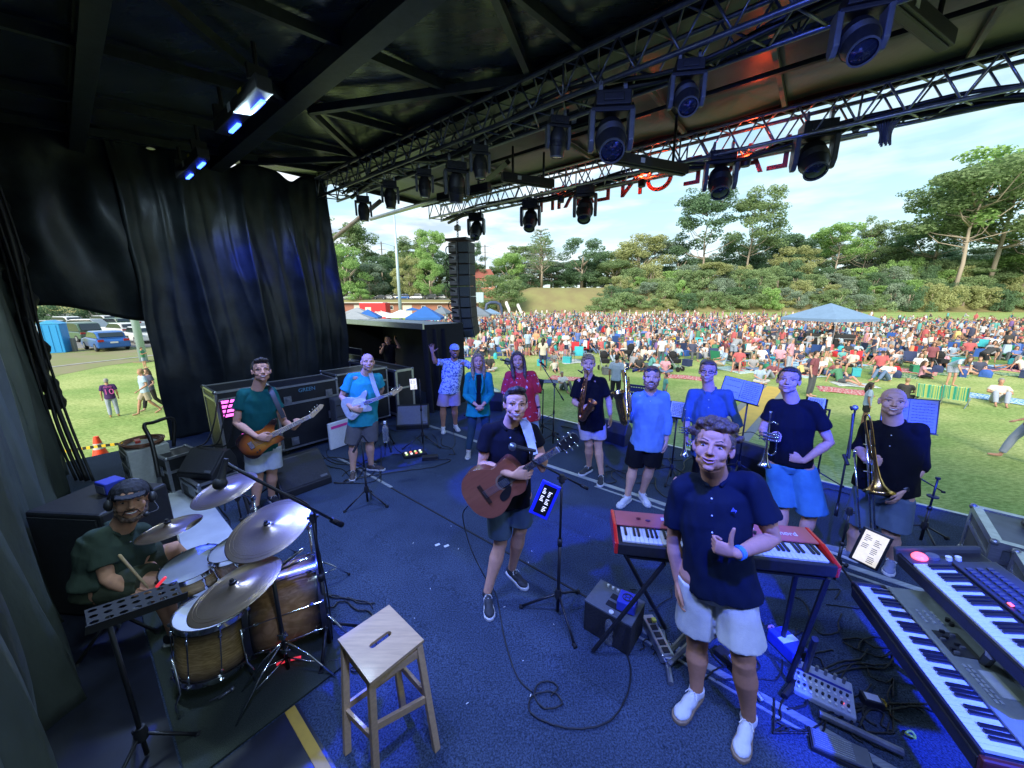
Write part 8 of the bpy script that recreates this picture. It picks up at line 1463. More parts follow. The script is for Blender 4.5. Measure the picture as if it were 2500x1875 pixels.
# kiosk, tents, flags, arch
q = D(908, 735, 62); t = thing('kiosk', 'red and white food kiosk with white scrawled lettering between the tents', 'kiosk', (q.x, q.y, GZ), 0); RK = mat('kiosk_red', (.62, .015, .02), .5)
m = MB(); m.box((0, 1.3, 1.9), (4.4, 2.6, 3.0)); m.build('body', RK, t); m = MB(); m.box((-.75, -.02, 1.9), (1.0, .06, 1.6)); m.build('serving_hatch', CRM_, t); m = MB(); m.box((-.2, 1.3, 3.45), (4.0, 2.5, .12)); m.build('roof', WHP, t)
m = MB(); m.tube(catmull([(.35+.12*i, -.04, 1.75+.22*(i % 2)+.15*(i in (9, 10))) for i in range(13)], 4), .05, 5); m.tube([(.3, -.04, 1.62), (1.9, -.04, 1.66)], .04, 5); m.build('lettering', WHP, t)
TC = dict(blue=(.02, .11, .38), grey=(.28, .30, .33), white=(.62, .66, .70), dark=(.14, .17, .21), slate=(.16, .25, .38)); TC = {k: mat('canvas_'+k, v, .8, var=.08, scale=2) for k, v in TC.items()}
def gazebo(label, px, peak, eave, w, col, d=None):
 d = d or 3.0/w*F; q = D(px, 735, d); q = Vector((q.x, q.y, GZ)); ze = zat(q, eave)-GZ; zp = zat(q, peak)-GZ; r = w/F*d/2; ze = max(ze, 1.7); t = thing('gazebo', label, 'tent', q, random.uniform(-.3, .3), 'pop up tents around the field')
 m = MB(); vs = [(-r, -r, ze), (r, -r, ze), (r, r, ze), (-r, r, ze), (0, 0, max(zp, ze+.5))]; m.add(vs+[(x, y, z-.22) for x, y, z in vs[:4]], [(0, 1, 4), (1, 2, 4), (2, 3, 4), (3, 0, 4), (0, 5, 6, 1), (1, 6, 7, 2), (2, 7, 8, 3), (3, 8, 5, 0)]); m.build('canopy', TC[col], t)
 for x in (-1, 1):
  for y in (-1, 1): m = MB(); m.tube([(x*r*.96, y*r*.96, 0), (x*r*.96, y*r*.96, ze)], .03, 6); m.build('leg', ALU, t)
 return t
random.seed(5)
for a in (('bright blue pop up tent left of the loudspeaker column', 1037, 747, 774, 82, 'blue'), ('white pop up tent in front of the floodlight pole', 977, 756, 770, 62, 'white'), ('blue pop up tent under the red kiosk', 896, 755, 776, 56, 'blue'), ('large pale grey pop up tent beside the side curtain', 862, 759, 779, 88, 'grey'), ('grey pop up tent behind the large pale grey one', 870, 750, 762, 50, 'grey'), ('small blue pop up tent behind the white one', 1006, 756, 768, 30, 'blue'), ('grey pop up tent half behind the loudspeaker column', 1078, 748, 766, 42, 'dark'), ('dark grey pop up tent right of the loudspeaker column', 1165, 748, 767, 64, 'dark'), ('blue grey pop up tent beside the dark grey one', 1196, 753, 767, 42, 'slate'), ('white pop up tent behind the booth roof', 935, 766, 780, 50, 'white')): gazebo(*a)
gazebo('blue pop up canopy over the sound desk in the middle of the crowd', 2030, 740, 776, 134, 'slate', 30)
q = D(2030, 735, 29.2); t = thing('sound_desk', 'black sound mixing desk on road cases under the blue canopy', 'mixing console', (q.x, q.y, GZ), R(-20)); m = MB(); m.box((-.6, 0, 1.0), (1.6, .7, .25)); m.box((1.2, 0, .95), (1.4, .7, .3)); m.build('console', BKP, t, bevel=.03); m = MB(); m.box((-.6, 0, .45), (1.5, .6, .85)); m.box((1.2, 0, .42), (1.3, .6, .75)); m.build('road_case', CASEB, t); m = MB(); m.box((-.6, -.31, .85), (1.5, .02, .06)); m.box((1.2, -.31, .78), (1.3, .02, .06)); m.build('edge_rail', ALU, t)
for px, ty, by, d, lab in ((1244, 735, 768, 75, 'left white feather flag behind the crowd'), (1272, 741, 768, 78, 'right white feather flag behind the crowd')):
 q = D(px, 735, d); t = thing('feather_flag', lab, 'flag', (q.x, q.y, GZ), R(10)); h = zat(Vector((q.x, q.y, GZ)), ty)-GZ; m = MB(); m.tube([(.3, 0, 0), (.1, 0, h*.6), (-.5, 0, h)], .03, 6); m.build('mast', ALU, t); m = MB(); m.prism([(.22, h*.22), (.1, h*.6), (-.5, h), (-.9, h*.97), (-.95, h*.85), (-.3, h*.45)], .01, 0, Matrix.Rotation(R(90), 4, 'X')); m.build('flag_cloth', WHP, t)
q = D(1206, 735, 72); t = thing('inflatable_arch', 'dark blue inflatable arch beside the blue grey tent', 'arch', (q.x, q.y, GZ), R(20)); NV = mat('arch_navy', (.05, .07, .14), .5); m = MB(); m.tube(catmull([(-1.5, 0, 0), (-1.5, 0, 3.1), (1.2, 0, 3.1), (1.7, 0, 0)], 3), .28, 8); m.build('arch_tube', NV, t, smooth=True)
# cone and barrier tape seen through the gap
t = thing('traffic_cone', 'orange traffic cone with a grey band on the grass', 'cone', P(250, 1126, GZ), 0); m = MB(); m.lathe([(.17, .03), (.10, .32), (0.001, .32)], 20); m.lathe([(.075, .46), (.045, .62), (0, .62)], 20); m.build('cone_body', mat('cone_orange', (.75, .055, .015), .5), t, smooth='auto'); m = MB(); m.lathe([(.10, .32), (.075, .46), (.0, .46)], 20); m.build('reflective_band', mat('band_grey', (.45, .45, .45), .4), t, smooth='auto'); m = MB(); m.box((0, 0, .02), (.42, .42, .04)); m.build('base', BK, t)
pts = catmull([P(90, 1112, GZ+.5), P(150, 1103, GZ+.52), P(238, 1090, GZ+.60), P(330, 1079, GZ+.6)], 10);
t = thing('barrier_tape', 'yellow and black barrier tape strung behind the cone', 'tape', (0, 0, 0)); BY = mat('tape_yellow', (.65, .42, .02), .5)
for i in range(len(pts)-1): m = MB(); a, b = pts[i], pts[i+1]; u_ = Vector((0, 0, .032)); m.quad(a-u_, b-u_, b+u_, a+u_); m.build('tape_band', BY if i % 2 else BK, t)
# ------------------------------------------------------------------ the audience
def rampmat(name, cols, rough=.8):
 m = bpy.data.materials.new(name); m.use_nodes = True; nt = m.node_tree; N = nt.nodes.new; L = nt.links.new; b = nt.nodes['Principled BSDF']; b.inputs['Roughness'].default_value = rough; oi = N('ShaderNodeObjectInfo'); r = N('ShaderNodeValToRGB'); r.color_ramp.interpolation = 'CONSTANT'; e = r.color_ramp.elements
 for i, c in enumerate(cols):
  x = e[0] if i == 0 else (e[1] if i == 1 else e.new(i/len(cols))); x.position = i/len(cols); x.color = lin(c)
 L(oi.outputs['Random'], r.inputs[0]); L(r.outputs[0], b.inputs['Base Color']); return m
SK_C = [(.50, .27, .18), (.42, .22, .14), (.56, .33, .24), (.30, .16, .10), (.48, .25, .17)]; HR_C = [(.03, .02, .015), (.07, .04, .025), (.02, .015, .012), (.30, .19, .10), (.12, .07, .04), (.25, .24, .23)]
BT_C = [(.02, .03, .07), (.35, .30, .22), (.012, .012, .014), (.10, .16, .28), (.45, .44, .42), (.08, .09, .10), (.30, .34, .42)]
TOPS_ = [('white', (.62, .62, .60), 12), ('red', (.48, .03, .035), 5), ('black', (.015, .015, .018), 7), ('navy', (.02, .03, .09), 5), ('pale blue', (.28, .42, .58), 5), ('pink', (.62, .22, .30), 3), ('green', (.02, .22, .09), 3), ('grey', (.25, .26, .28), 4), ('teal', (.03, .35, .32), 2), ('orange', (.65, .22, .04), 1), ('maroon', (.22, .02, .04), 2), ('cream', (.58, .52, .38), 3), ('purple', (.15, .05, .30), 1), ('blue', (.03, .12, .45), 3), ('yellow', (.65, .5, .06), 1)]
TOPS = [(a, tuple(.72*x+.28*(sum(c)/3)+.02 for x in c), w) for a, c, w in TOPS_]
CS, CH, CB = rampmat('crowd_skin', SK_C, .6), rampmat('crowd_hair', HR_C, .6), rampmat('crowd_trousers', BT_C); CT = mat('crowd_top', (1, 1, 1), .85, var=.12, scale=12, objcol=True, bump=.2); CO = mat('object_coloured_fabric', (1, 1, 1), .8, var=.1, scale=5, objcol=True)
J = lambda **k: k; v = Vector
POSE = dict(
 standing=J(), standing_hip=J(elA=v((-.34, .06, 1.2)), wrA=v((-.20, -.06, 1.0)), anA=v((-.16, .0, .085)), toA=v((-.22, -.17, .03))), walking=J(anA=v((-.10, -.28, .1)), knA=v((-.10, -.18, .52)), toA=v((-.10, -.45, .05)), anB=v((.10, .32, .14)), knB=v((.10, .05, .50)), toB=v((.10, .14, .03)), wrA=v((-.25, .16, .98)), wrB=v((.25, -.25, 1.0))),
 standing_phone=J(elA=v((-.22, -.05, 1.18)), wrA=v((-.06, -.28, 1.28)), elB=v((.22, -.05, 1.18)), wrB=v((.06, -.28, 1.28))), bending=J(shA=v((-.18, -.38, 1.22)), shB=v((.18, -.38, 1.22)), pel=v((0, .10, .95)), elA=v((-.22, -.45, .95)), wrA=v((-.12, -.52, .72)), elB=v((.22, -.45, .95)), wrB=v((.12, -.52, .72))),
 crosslegged=J(pel=v((0, 0, .12)), shA=v((-.18, -.02, .60)), shB=v((.18, -.02, .60)), elA=v((-.26, -.12, .36)), wrA=v((-.12, -.34, .28)), elB=v((.26, -.12, .36)), wrB=v((.12, -.34, .28)), knA=v((-.34, -.26, .17)), knB=v((.34, -.26, .17)), anA=v((.08, -.36, .08)), anB=v((-.08, -.42, .08)), toA=v((.20, -.40, .05)), toB=v((-.20, -.46, .05))),
 knees_up=J(pel=v((0, .08, .12)), shA=v((-.18, .14, .60)), shB=v((.18, .14, .60)), elA=v((-.28, -.05, .42)), wrA=v((-.10, -.30, .44)), elB=v((.28, -.05, .42)), wrB=v((.10, -.30, .44)), knA=v((-.14, -.36, .48)), knB=v((.14, -.36, .48)), anA=v((-.12, -.62, .09)), anB=v((.12, -.62, .09)), toA=v((-.12, -.80, .04)), toB=v((.12, -.80, .04))),
 legs_out=J(pel=v((0, .10, .12)), shA=v((-.18, .26, .58)), shB=v((.18, .26, .58)), elA=v((-.30, .40, .32)), wrA=v((-.30, .46, .06)), elB=v((.30, .40, .32)), wrB=v((.30, .46, .06)), knA=v((-.14, -.36, .20)), knB=v((.16, -.30, .34)), anA=v((-.16, -.78, .09)), anB=v((.14, -.62, .09)), toA=v((-.2, -.84, .2)), toB=v((.14, -.80, .04))),
 chair=J(pel=v((0, .12, .44)), shA=v((-.19, .22, .93)), shB=v((.19, .22, .93)), elA=v((-.30, .10, .68)), wrA=v((-.24, -.16, .64)), elB=v((.30, .10, .68)), wrB=v((.16, -.18, .58)), knA=v((-.15, -.32, .50)), knB=v((.15, -.32, .50)), anA=v((-.16, -.40, .09)), anB=v((.16, -.36, .09)), toA=v((-.2, -.58, .03)), toB=v((.2, -.54, .03))))
GRND = ('crosslegged', 'knees_up', 'legs_out')
PP = {}
def proto_person(pose, hs, lod):
 key = (pose, hs, lod)
 if key in PP: return PP[key]
 k = skeleton(POSE[pose], 1.0); H = Matrix.Translation(k['head']) @ Matrix.Rotation(R(random.uniform(-14, 14)), 4, 'Z') @ Matrix.Rotation(R(18 if pose in ('bending', 'standing_phone') else 2), 4, 'X'); vx = (.020, .032)[lod-1]; out = []
 o = organic(body_mb(k, 1, 1.0, H, lod), 'body', [CS], None, vx, 1); out.append(('body', o.data, 0)); bpy.data.objects.remove(o)
 o = organic(top_mb(k, 1, 1.0, sleeve=random.choice((.6, .7)), hem=-.05 if pose not in ('standing', 'walking') else -.1, loose=1.12, lod=lod), 'top', [CT], None, vx, 1); out.append(('top', o.data, 1)); bpy.data.objects.remove(o)
 o = organic(shorts_mb(k, 1, 1.0, ln=random.choice((.75, .85, 1.9)), loose=1.1, lod=lod), 'shorts', [CB], None, vx, 1); out.append(('shorts', o.data, 2)); bpy.data.objects.remove(o)
 o = hair_part(H, 1, None, hs, CH, lod); out.append(('hair', o.data, 3)); bpy.data.objects.remove(o)
 if lod == 2:                                              # small in the picture: one mesh
  vs, fs, mi = [], [], []
  for _, me, i in out: n0 = len(vs); vs += [tuple(q.co) for q in me.vertices]; fs += [tuple(a+n0 for a in p.vertices) for p in me.polygons]; mi += [i]*len(me.polygons)
  me = bpy.data.meshes.new('person'); me.from_pydata(vs, [], fs); [me.materials.append(q) for q in (CS, CT, CB, CH)]; me.polygons.foreach_set('material_index', mi); me.polygons.foreach_set('use_smooth', [True]*len(fs)); out = me
 PP[key] = out; return out
HSD = dict(short='short hair', long='long hair', cap='a cap', bun='tied hair', straw='a sun hat', thin='thin hair')
PD = dict(standing='standing', standing_hip='hand on hip', walking='walking', standing_phone='hands raised', bending='bending', crosslegged='cross legged', knees_up='knees up', legs_out='leaning back', chair='in a chair')
def spectator(p, rz, pose, hs, tc, s, label, lod, group, bc=None):
 pr = proto_person(pose, hs, lod); c = dict((a, b) for a, b, _ in TOPS)[tc] if isinstance(tc, str) else tc
 if lod == 2: t = bpy.data.objects.new('person', pr); C.objects.link(t); t.color = (*c, 1)
 else:
  t = bpy.data.objects.new('person', None); C.objects.link(t)
  for nm, me, _ in pr: o = bpy.data.objects.new(nm, me); C.objects.link(o); o.parent = t; o.color = (*c, 1)
 t.location = p; t.rotation_euler = (0, 0, rz); t.scale = (s, s, s); return tag(t, label, 'person', group)
def where(px, py):
 h = 'left of the loudspeaker column' if px < 1090 else 'behind the singers' if px < 1340 else 'behind the saxophones' if px < 1640 else 'behind the glasses wearer' if px < 1800 else 'left of the blue canopy' if px < 1950 else 'by the blue canopy' if px < 2110 else 'behind the trombone' if px < 2300 else 'at the right edge'
 return h
rnd = random.Random(21); random.seed(21); PTS = []; wt = [w for _, _, w in TOPS]
def free(p, r):
 for q in PTS:
  if (q[0]-p.x)**2+(q[1]-p.y)**2 < r*r: return False
 PTS.append((p.x, p.y)); return True
# hand placed people
GB = 'audience on the grass'
def sp(px, py, pose, hs, tc, s, lab, turn=0, lod=1): q = P(px, py, GZ); PTS.append((q.x, q.y)); return spectator(q, face(q, turn), pose, hs, tc, s, lab, lod, None)
kids = []
t = sp(281, 1018, 'standing', 'short', (.05, .015, .10), .72, 'small boy seen from behind in a purple football shirt numbered 10', 178); m = MB(); text('10', .34, Matrix.Translation((0, .148, 1.20)) @ Matrix.Rotation(R(180), 4, 'Z') @ Matrix.Rotation(R(90), 4, 'X'), mat('pink_print', (.75, .12, .45), .6), t, 'number', .002)
text('MESSI', .10, Matrix.Translation((0, .145, 1.42)) @ Matrix.Rotation(R(180), 4, 'Z') @ Matrix.Rotation(R(90), 4, 'X'), mat('pink_print', (.75, .12, .45), .6), t, 'lettering', .002)
sp(366, 1010, 'walking', 'short', 'pale blue', .86, 'taller boy in a pale blue shirt walking across the grass', -75); sp(378, 1000, 'walking', 'long', 'navy', .82, 'boy in dark clothes half hidden behind the taller boy', -60); sp(355, 898, 'standing_phone', 'short', 'green', .66, 'far small boy in green beside the pale steel pole', 60)
for a in ((1975, 968, 'standing', 'short', 'maroon', 1.02, 'heavy man in a maroon shirt and dark shorts standing side on', 70), (2105, 1040, 'standing', 'long', 'pale blue', .76, 'long haired girl in a pale shirt standing behind the trombone', 100), (2318, 942, 'bending', 'long', 'pale blue', .98, 'blond woman in pale blue bending forward near the striped mat', 40), (2432, 985, 'knees_up', 'bun', 'cream', 1, 'woman in a striped top seated at the corner of the blue mat', 10),
  (1975, 905, 'crosslegged', 'short', 'navy', 1.05, 'man in dark blue sitting behind the maroon shirted man', -100), (2160, 930, 'knees_up', 'short', 'white', 1.05, 'dark haired man in a white T-shirt beside the striped chairs', -30), (2205, 975, 'crosslegged', 'bun', 'black', .9, 'person in black with a ponytail seen from behind near the trombone', 170), (2055, 935, 'legs_out', 'cap', 'green', 1, 'person in a green top and red hat reclining on the patchwork blankets', 60),
  (2265, 905, 'standing', 'long', 'maroon', .86, 'woman in a dark red dress holding something green', 10), (2492, 1130, 'walking', 'long', 'maroon', 1.05, 'person striding at the right photo edge in a red skirt', -80), (2395, 905, 'bending', 'cap', 'black', 1, 'person in black bending down near the right edge', 150), (1500, 985, 'standing', 'short', 'pale blue', 1.02, 'man in a pale blue T-shirt seen from behind at the stage edge', 165),
  (1375, 953, 'knees_up', 'short', 'white', .85, 'child in white sitting on the grass before the alto saxophone', 30), (1620, 985, 'standing', 'short', 'teal', .62, 'small boy in a teal shirt standing in front of the stage', -70), (1645, 1030, 'knees_up', 'short', 'orange', .62, 'boy in a peach shirt sitting near the stage edge', 0), (1622, 910, 'crosslegged', 'bun', 'pink', .95, 'woman in a pink blouse and red trousers sitting cross legged', 10), (1558, 905, 'crosslegged', 'bun', 'black', .95, 'woman in a black strap top kneeling beside the green bag', 20),
  (1325, 905, 'standing', 'long', 'cream', 1.0, 'woman with long brown trousers and leopard top seen from behind', 170), (1370, 882, 'standing', 'long', 'red', .75, 'child in a red flowered dress behind the blond saxophonist', 150), (1288, 870, 'standing', 'long', 'pale blue', 1, 'fair woman in a pale blue sun dress', 20), (1260, 880, 'standing', 'long', 'red', .8, 'girl in a red dress among seated families', 60), (1240, 815, 'standing_hip', 'short', 'red', 1.05, 'man in a red T-shirt standing in the middle distance', 160),
  (1195, 905, 'crosslegged', 'short', 'black', 1, 'man in black sitting cross legged behind the woman in teal', 10), (1788, 880, 'bending', 'short', 'grey', 1.05, 'tall man in a grey T-shirt and dark shorts bending over', 160), (1690, 880, 'chair', 'short', 'navy', 1.05, 'bearded man in dark blue in a camp chair', 20), (1185, 985, 'knees_up', 'short', 'white', .9, 'person in a white shirt low on the grass behind the teal blazer', 150), (1850, 935, 'crosslegged', 'short', 'pale blue', .95, 'man in light blue looking down on a blanket near the open music stand', 30),
  (1880, 925, 'knees_up', 'bun', 'maroon', .95, 'woman in a patterned dark dress beside the man in light blue', -30), (2075, 850, 'chair', 'straw', 'red', 1.1, 'woman in a red dress shading her face in a chair', 10), (2110, 855, 'chair', 'long', 'pink', 1, 'woman in a floral dress beside the woman in red', -10), (2420, 830, 'standing', 'short', 'teal', 1.1, 'man in a bright green teal shirt standing', 150), (2460, 860, 'standing', 'thin', 'navy', 1.05, 'bald man in navy standing near the right edge', 20), (1925, 845, 'standing_phone', 'short', 'blue', 1, 'man in a denim jacket standing near the canopy', 60), (1905, 850, 'standing', 'long', 'red', .85, 'child in a red shirt standing left of the canopy', 160)):
 sp(*a[:7], turn=a[7])
n = 0; tries = 0; GP = 'seated and standing audience members'
while n < 262 and tries < 9000:
 tries += 1; y = 17.5+rnd.random()**.9*18; lo, hi = -.24*y+.5, 1.48*y; x = rnd.uniform(lo, hi); p = Vector((x, y, GZ)); px, py = proj(p)
 if px < 1045 or px > 2560: continue
 if py > (872 if px < 1350 else 912 if px < 1900 else 948 if px < 2150 else 935): continue
 if noise.noise(Vector((x*.35, y*.3, 9))) < -.18 or not free(p, .5): continue
 pose = rnd.choices(list(POSE), (2, 1, 1, 1, 2, 22, 22, 16, 24))[0]; hs = rnd.choice(('short', 'short', 'long', 'cap', 'bun', 'long', 'straw')); tc = rnd.choices([a for a, _, _ in TOPS], wt)[0]; s = rnd.choice((.98, 1.0, 1.05, .93, .72)); lod = 1 if n < 115 and y < 34 else 2
 row = 'nearest' if y < 29 else 'middle' if y < 37 else 'farther'
 spectator(p, face(p, rnd.gauss(0, 40) if pose != 'standing' else rnd.uniform(0, 360)), pose, hs, tc, s, f'{"child" if s < .8 else "person"} in {tc} top, {HSD[hs]}, {PD[pose]}, {row} rows {where(px, py)}', lod, f'audience {where(px, py)}'); n += 1
# chairs, blankets, bags, prams
m = MB(); m.box((0, -.02, .42), (.50, .46, .02)); m.add([(-.25, .20, .40), (.25, .20, .40), (.27, .36, .92), (-.27, .36, .92), (-.25, .22, .40), (.25, .22, .40), (.27, .38, .92), (-.27, .38, .92)], [(0, 1, 2, 3), (7, 6, 5, 4), (0, 3, 7, 4), (1, 5, 6, 2), (3, 2, 6, 7)]); m.box((-.29, .0, .62), (.07, .42, .02)); m.box((.29, .0, .62), (.07, .42, .02)); fab = m.build('fabric_seat', CO); fm = fab.data
m = MB()
for a in (-1, 1): m.tube([(a*.27, -.25, 0), (-a*.05, .05, .25), (a*.27, .36, .92)][::2] if False else [(a*.27, -.25, 0), (a*.27, .25, .42)], .012, 5); m.tube([(a*.27, .30, 0), (a*.27, -.24, .62)], .012, 5); m.tube([(a*.27, .22, .4), (a*.28, .38, .93)], .012, 5); m.tube([(a*.27, -.25, .0), (-a*.27, .30, .0)], .010, 5)
fr = m.build('folding_frame', FIXG); frm = fr.data; bpy.data.objects.remove(fab); bpy.data.objects.remove(fr)
def colored(nm, parts, p, rz, c, label, cat, group=None, s=1):
 t = bpy.data.objects.new(nm, None); C.objects.link(t); t.location = p; t.rotation_euler = (0, 0, rz); t.scale = (s, s, s); tag(t, label, cat, group)
 for n_, me in parts: o = bpy.data.objects.new(n_, me); C.objects.link(o); o.parent = t; o.color = (*c, 1)
 return t
CC = [('blue', (.03, .10, .38)), ('navy', (.02, .035, .10)), ('green', (.02, .20, .10)), ('red', (.50, .02, .03)), ('teal', (.04, .38, .42)), ('grey', (.12, .13, .14)), ('navy', (.02, .035, .10)), ('blue', (.02, .06, .22)), ('lime', (.15, .5, .08)), ('yellow', (.65, .52, .05))]
for a in (((1770, 862), 'red', 'red camp chair next to the lime green one'), ((1800, 858), 'lime', 'lime green camp chair next to the red one'), ((1715, 848), 'blue', 'blue camp chair with patterned back'), ((1660, 868), 'navy', 'blue camp chair beside the bearded man'), ((1645, 850), 'yellow', 'yellow backed low chair'), ((1620, 855), 'teal', 'pale turquoise low chair left of the yellow one')):
 q = P(*a[0], GZ); colored('camp_chair', (('fabric_seat', fm), ('folding_frame', frm)), q, face(q, rnd.uniform(120, 220)), dict(CC)[a[1]], a[2], 'chair', None, 1)
for i in range(120):
 y = rnd.uniform(19, 44); x = rnd.uniform(-.2*y, 1.45*y); p = Vector((x, y, GZ)); px, py = proj(p)
 if px < 1060 or px > 2540 or py > (865 if px < 1400 else 900 if px < 1900 else 930) or not free(p, .55): continue
 cn, c = rnd.choice(CC[:8]); colored('camp_chair', (('fabric_seat', fm), ('folding_frame', frm)), p, face(p, rnd.gauss(0, 30)+(180 if rnd.random() < .5 else 0)), c, f'{cn} camp chair in the crowd {where(px, py)}', 'chair', f'{cn} camp chairs {where(px, py)}')
# two striped low chairs
ST1 = mat('stripes_teal', (.03, .38, .30), .7, col2=(.55, .62, .2), scale=6, thr=(.48, .52), stretch=(3.2, .02, .02))
for px, py, lab in ((2262, 985, 'left one of two low chairs with green and blue stripes'), (2325, 990, 'right one of two low chairs with green and blue stripes')):
 q = P(px, py, GZ); t = thing('striped_chair', lab, 'chair', q, face(q, 172)); m = MB(); m.box((0, .12, .48), (.62, .03, .55), rot=Matrix.Rotation(R(-24), 3, 'X')); m.box((0, -.18, .24), (.60, .42, .03)); m.build('striped_sling', ST1, t); m = MB()
 for a in (-1, 1): m.tube([(a*.32, -.36, 0), (a*.32, .02, .24), (a*.32, .26, .76)], .016, 6); m.tube([(a*.32, .3, 0), (a*.32, -.38, .28)], .016, 6)
 m.build('folding_frame', ALU, t)
BLK_ = []
for nm, c1, c2, st in (('blue zigzag', (.10, .30, .55), (.55, .65, .72), (6, 3, 1)), ('white and teal striped', (.6, .62, .58), (.05, .30, .30), (9, .05, 1)), ('red checked', (.45, .03, .05), (.55, .40, .36), (5, 5, 1)), ('navy', (.03, .05, .14), (.06, .09, .2), (1, 1, 1)), ('pale patterned', (.6, .58, .52), (.3, .38, .42), (7, 7, 1)), ('green tartan', (.05, .18, .08), (.3, .35, .2), (6, 1, 1))): BLK_.append((nm, mat('blanket_'+nm.replace(' ', '_'), c1, .9, col2=c2, scale=2.4, thr=(.49, .52), stretch=st)))
def blanket(px, py, w, d, i, turn, label, grp=None):
 q = P(px, py, GZ); vs, fs = grid(lambda a, b: (-w/2+w*a, -d/2+d*b, .022+.010*math.sin(a*9+px)+.008*math.sin(b*7+a*4)), 10, 8); m = MB(); m.add(vs, fs); o = m.build('picnic_blanket', BLK_[i][1], smooth=True); sd = o.modifiers.new('s', 'SOLIDIFY'); sd.thickness = .012; o.location = q; o.rotation_euler = (0, 0, face(q, turn)); tag(o, label, 'blanket', grp)
blanket(2440, 975, 2.9, 1.3, 0, -8, 'big blue zigzag mat lying flat at the right edge of the grass'); blanket(2060, 955, 1.7, 1.2, 2, 10, 'red blanket under the black and white quilt'); blanket(2085, 940, 1.5, 1.0, 4, 25, 'black and white patterned quilt on the red blanket'); blanket(1675, 922, 2.0, 1.0, 2, 0, 'red blanket with a black bag on it behind the bearded man'); blanket(1165, 955, 1.8, 1.0, 1, 20, 'blue and white striped blanket behind the teal blazer'); blanket(1065, 925, 1.4, .9, 4, 0, 'white patterned blanket left of the man in the cap'); blanket(1390, 925, 1.9, .9, 2, -10, 'dark red and white blanket behind the blond saxophonist'); blanket(1335, 932, 1.2, .7, 3, 10, 'purple blue blanket right of the red flower shirt')
for i in range(120):
 y = rnd.uniform(18, 38); x = rnd.uniform(-.2*y, 1.45*y); px, py = proj((x, y, GZ))
 if px < 1060 or px > 2540 or py > (885 if px < 1400 else 910 if px < 1900 else 940): continue
 k_ = rnd.randrange(6); blanket(px, py, rnd.uniform(1.4, 2.2), rnd.uniform(1.2, 1.7), k_, rnd.uniform(-40, 40), f'{BLK_[k_][0]} picnic blanket under people {where(px, py)}', f'{BLK_[k_][0]} blankets {where(px, py)}')
m = MB(); m.ell((0, 0, .2), (.24, .15, .2), 10); m.box((0, 0, .1), (.4, .24, .2)); m.tube([(-.12, 0, .36), (-.08, 0, .50), (.08, 0, .50), (.12, 0, .36)], .015, 5); ob = organic(m, 'bag', [CO], None, .025, 1); bgm = ob.data; bpy.data.objects.remove(ob)
m = MB(); m.box((0, 0, .17), (.5, .32, .32)); m.box((0, 0, .36), (.52, .34, .05)); m.tube([(-.24, 0, .36), (-.22, 0, .48), (.22, 0, .48), (.24, 0, .36)], .012, 5); ob = m.build('cool_box', CO, bevel=.02); bake(ob); cbm = ob.data; bpy.data.objects.remove(ob)
for i in range(170):
 y = rnd.uniform(17, 38); x = rnd.uniform(-.2*y, 1.45*y); p = Vector((x, y, GZ)); px, py = proj(p)
 if px < 1060 or px > 2540 or py > (895 if px < 1400 else 915 if px < 1900 else 945) or not free(p, .35): continue
 cn, c = rnd.choice(CC[:8]); k_ = rnd.random() < .6; o = bpy.data.objects.new('bag' if k_ else 'cool_box', bgm if k_ else cbm); C.objects.link(o); o.location = p; o.rotation_euler = (0, 0, rnd.uniform(0, 6)); o.color = (*c, 1); tag(o, f'{cn} {"bag" if k_ else "cool box"} on the grass {where(px, py)}', 'bag' if k_ else 'cool box', f'{cn} {"bags" if k_ else "cool boxes"} {where(px, py)}')
def pram(px, py, lab, turn):
 q = P(px, py, GZ); t = thing('pram', lab, 'pram', q, face(q, turn), 'prams in the audience'); m = MB(); m.box((0, 0, .55), (.38, .55, .22)); m.ell((0, .16, .82), (.24, .26, .26), 10); organic(m, 'hooded_seat', [BKM], t, .03, 1); m = MB()
 for a in (-1, 1): m.tube([(a*.2, -.35, .14), (a*.2, .1, .60), (a*.2, .42, 1.05)], .014, 5); m.tube([(a*.2, .3, .14), (a*.2, -.05, .55)], .014, 5)
 m.tube([(-.2, .42, 1.05), (.2, .42, 1.05)], .02, 6); m.build('pushchair_frame', ALU, t)
 for a in (-1, 1):
  for y_ in (-.35, .3): m = MB(); m.M = Matrix.Translation((a*.22, y_, .14)) @ Matrix.Rotation(R(90), 4, 'Y'); m.lathe([(0, -.02), (.13, -.02), (.14, 0), (.13, .02), (0, .02)], 14); m.build('wheel', RUB, t)
pram(1475, 905, 'empty black pram standing left of the man seen from behind', 20); pram(1535, 880, 'black pram with white trim behind the large saxophone', -30); pram(1645, 905, 'dark pram right of the woman in red trousers', 60); pram(1585, 855, 'big black pram in the middle of the seated crowd', 0); pram(1880, 852, 'round black pram shade left of the blue canopy', 90); pram(2290, 905, 'grey pram near the blond bending woman', 40)
q = P(2290, 830, GZ); t = thing('traffic_cone', 'small orange cone far out among the audience', 'cone', q, 0); m = MB(); m.lathe([(.2, .03), (.05, .7), (0, .7)], 12); m.build('cone_body', mat('cone_orange', (.75, .055, .015), .5), t)
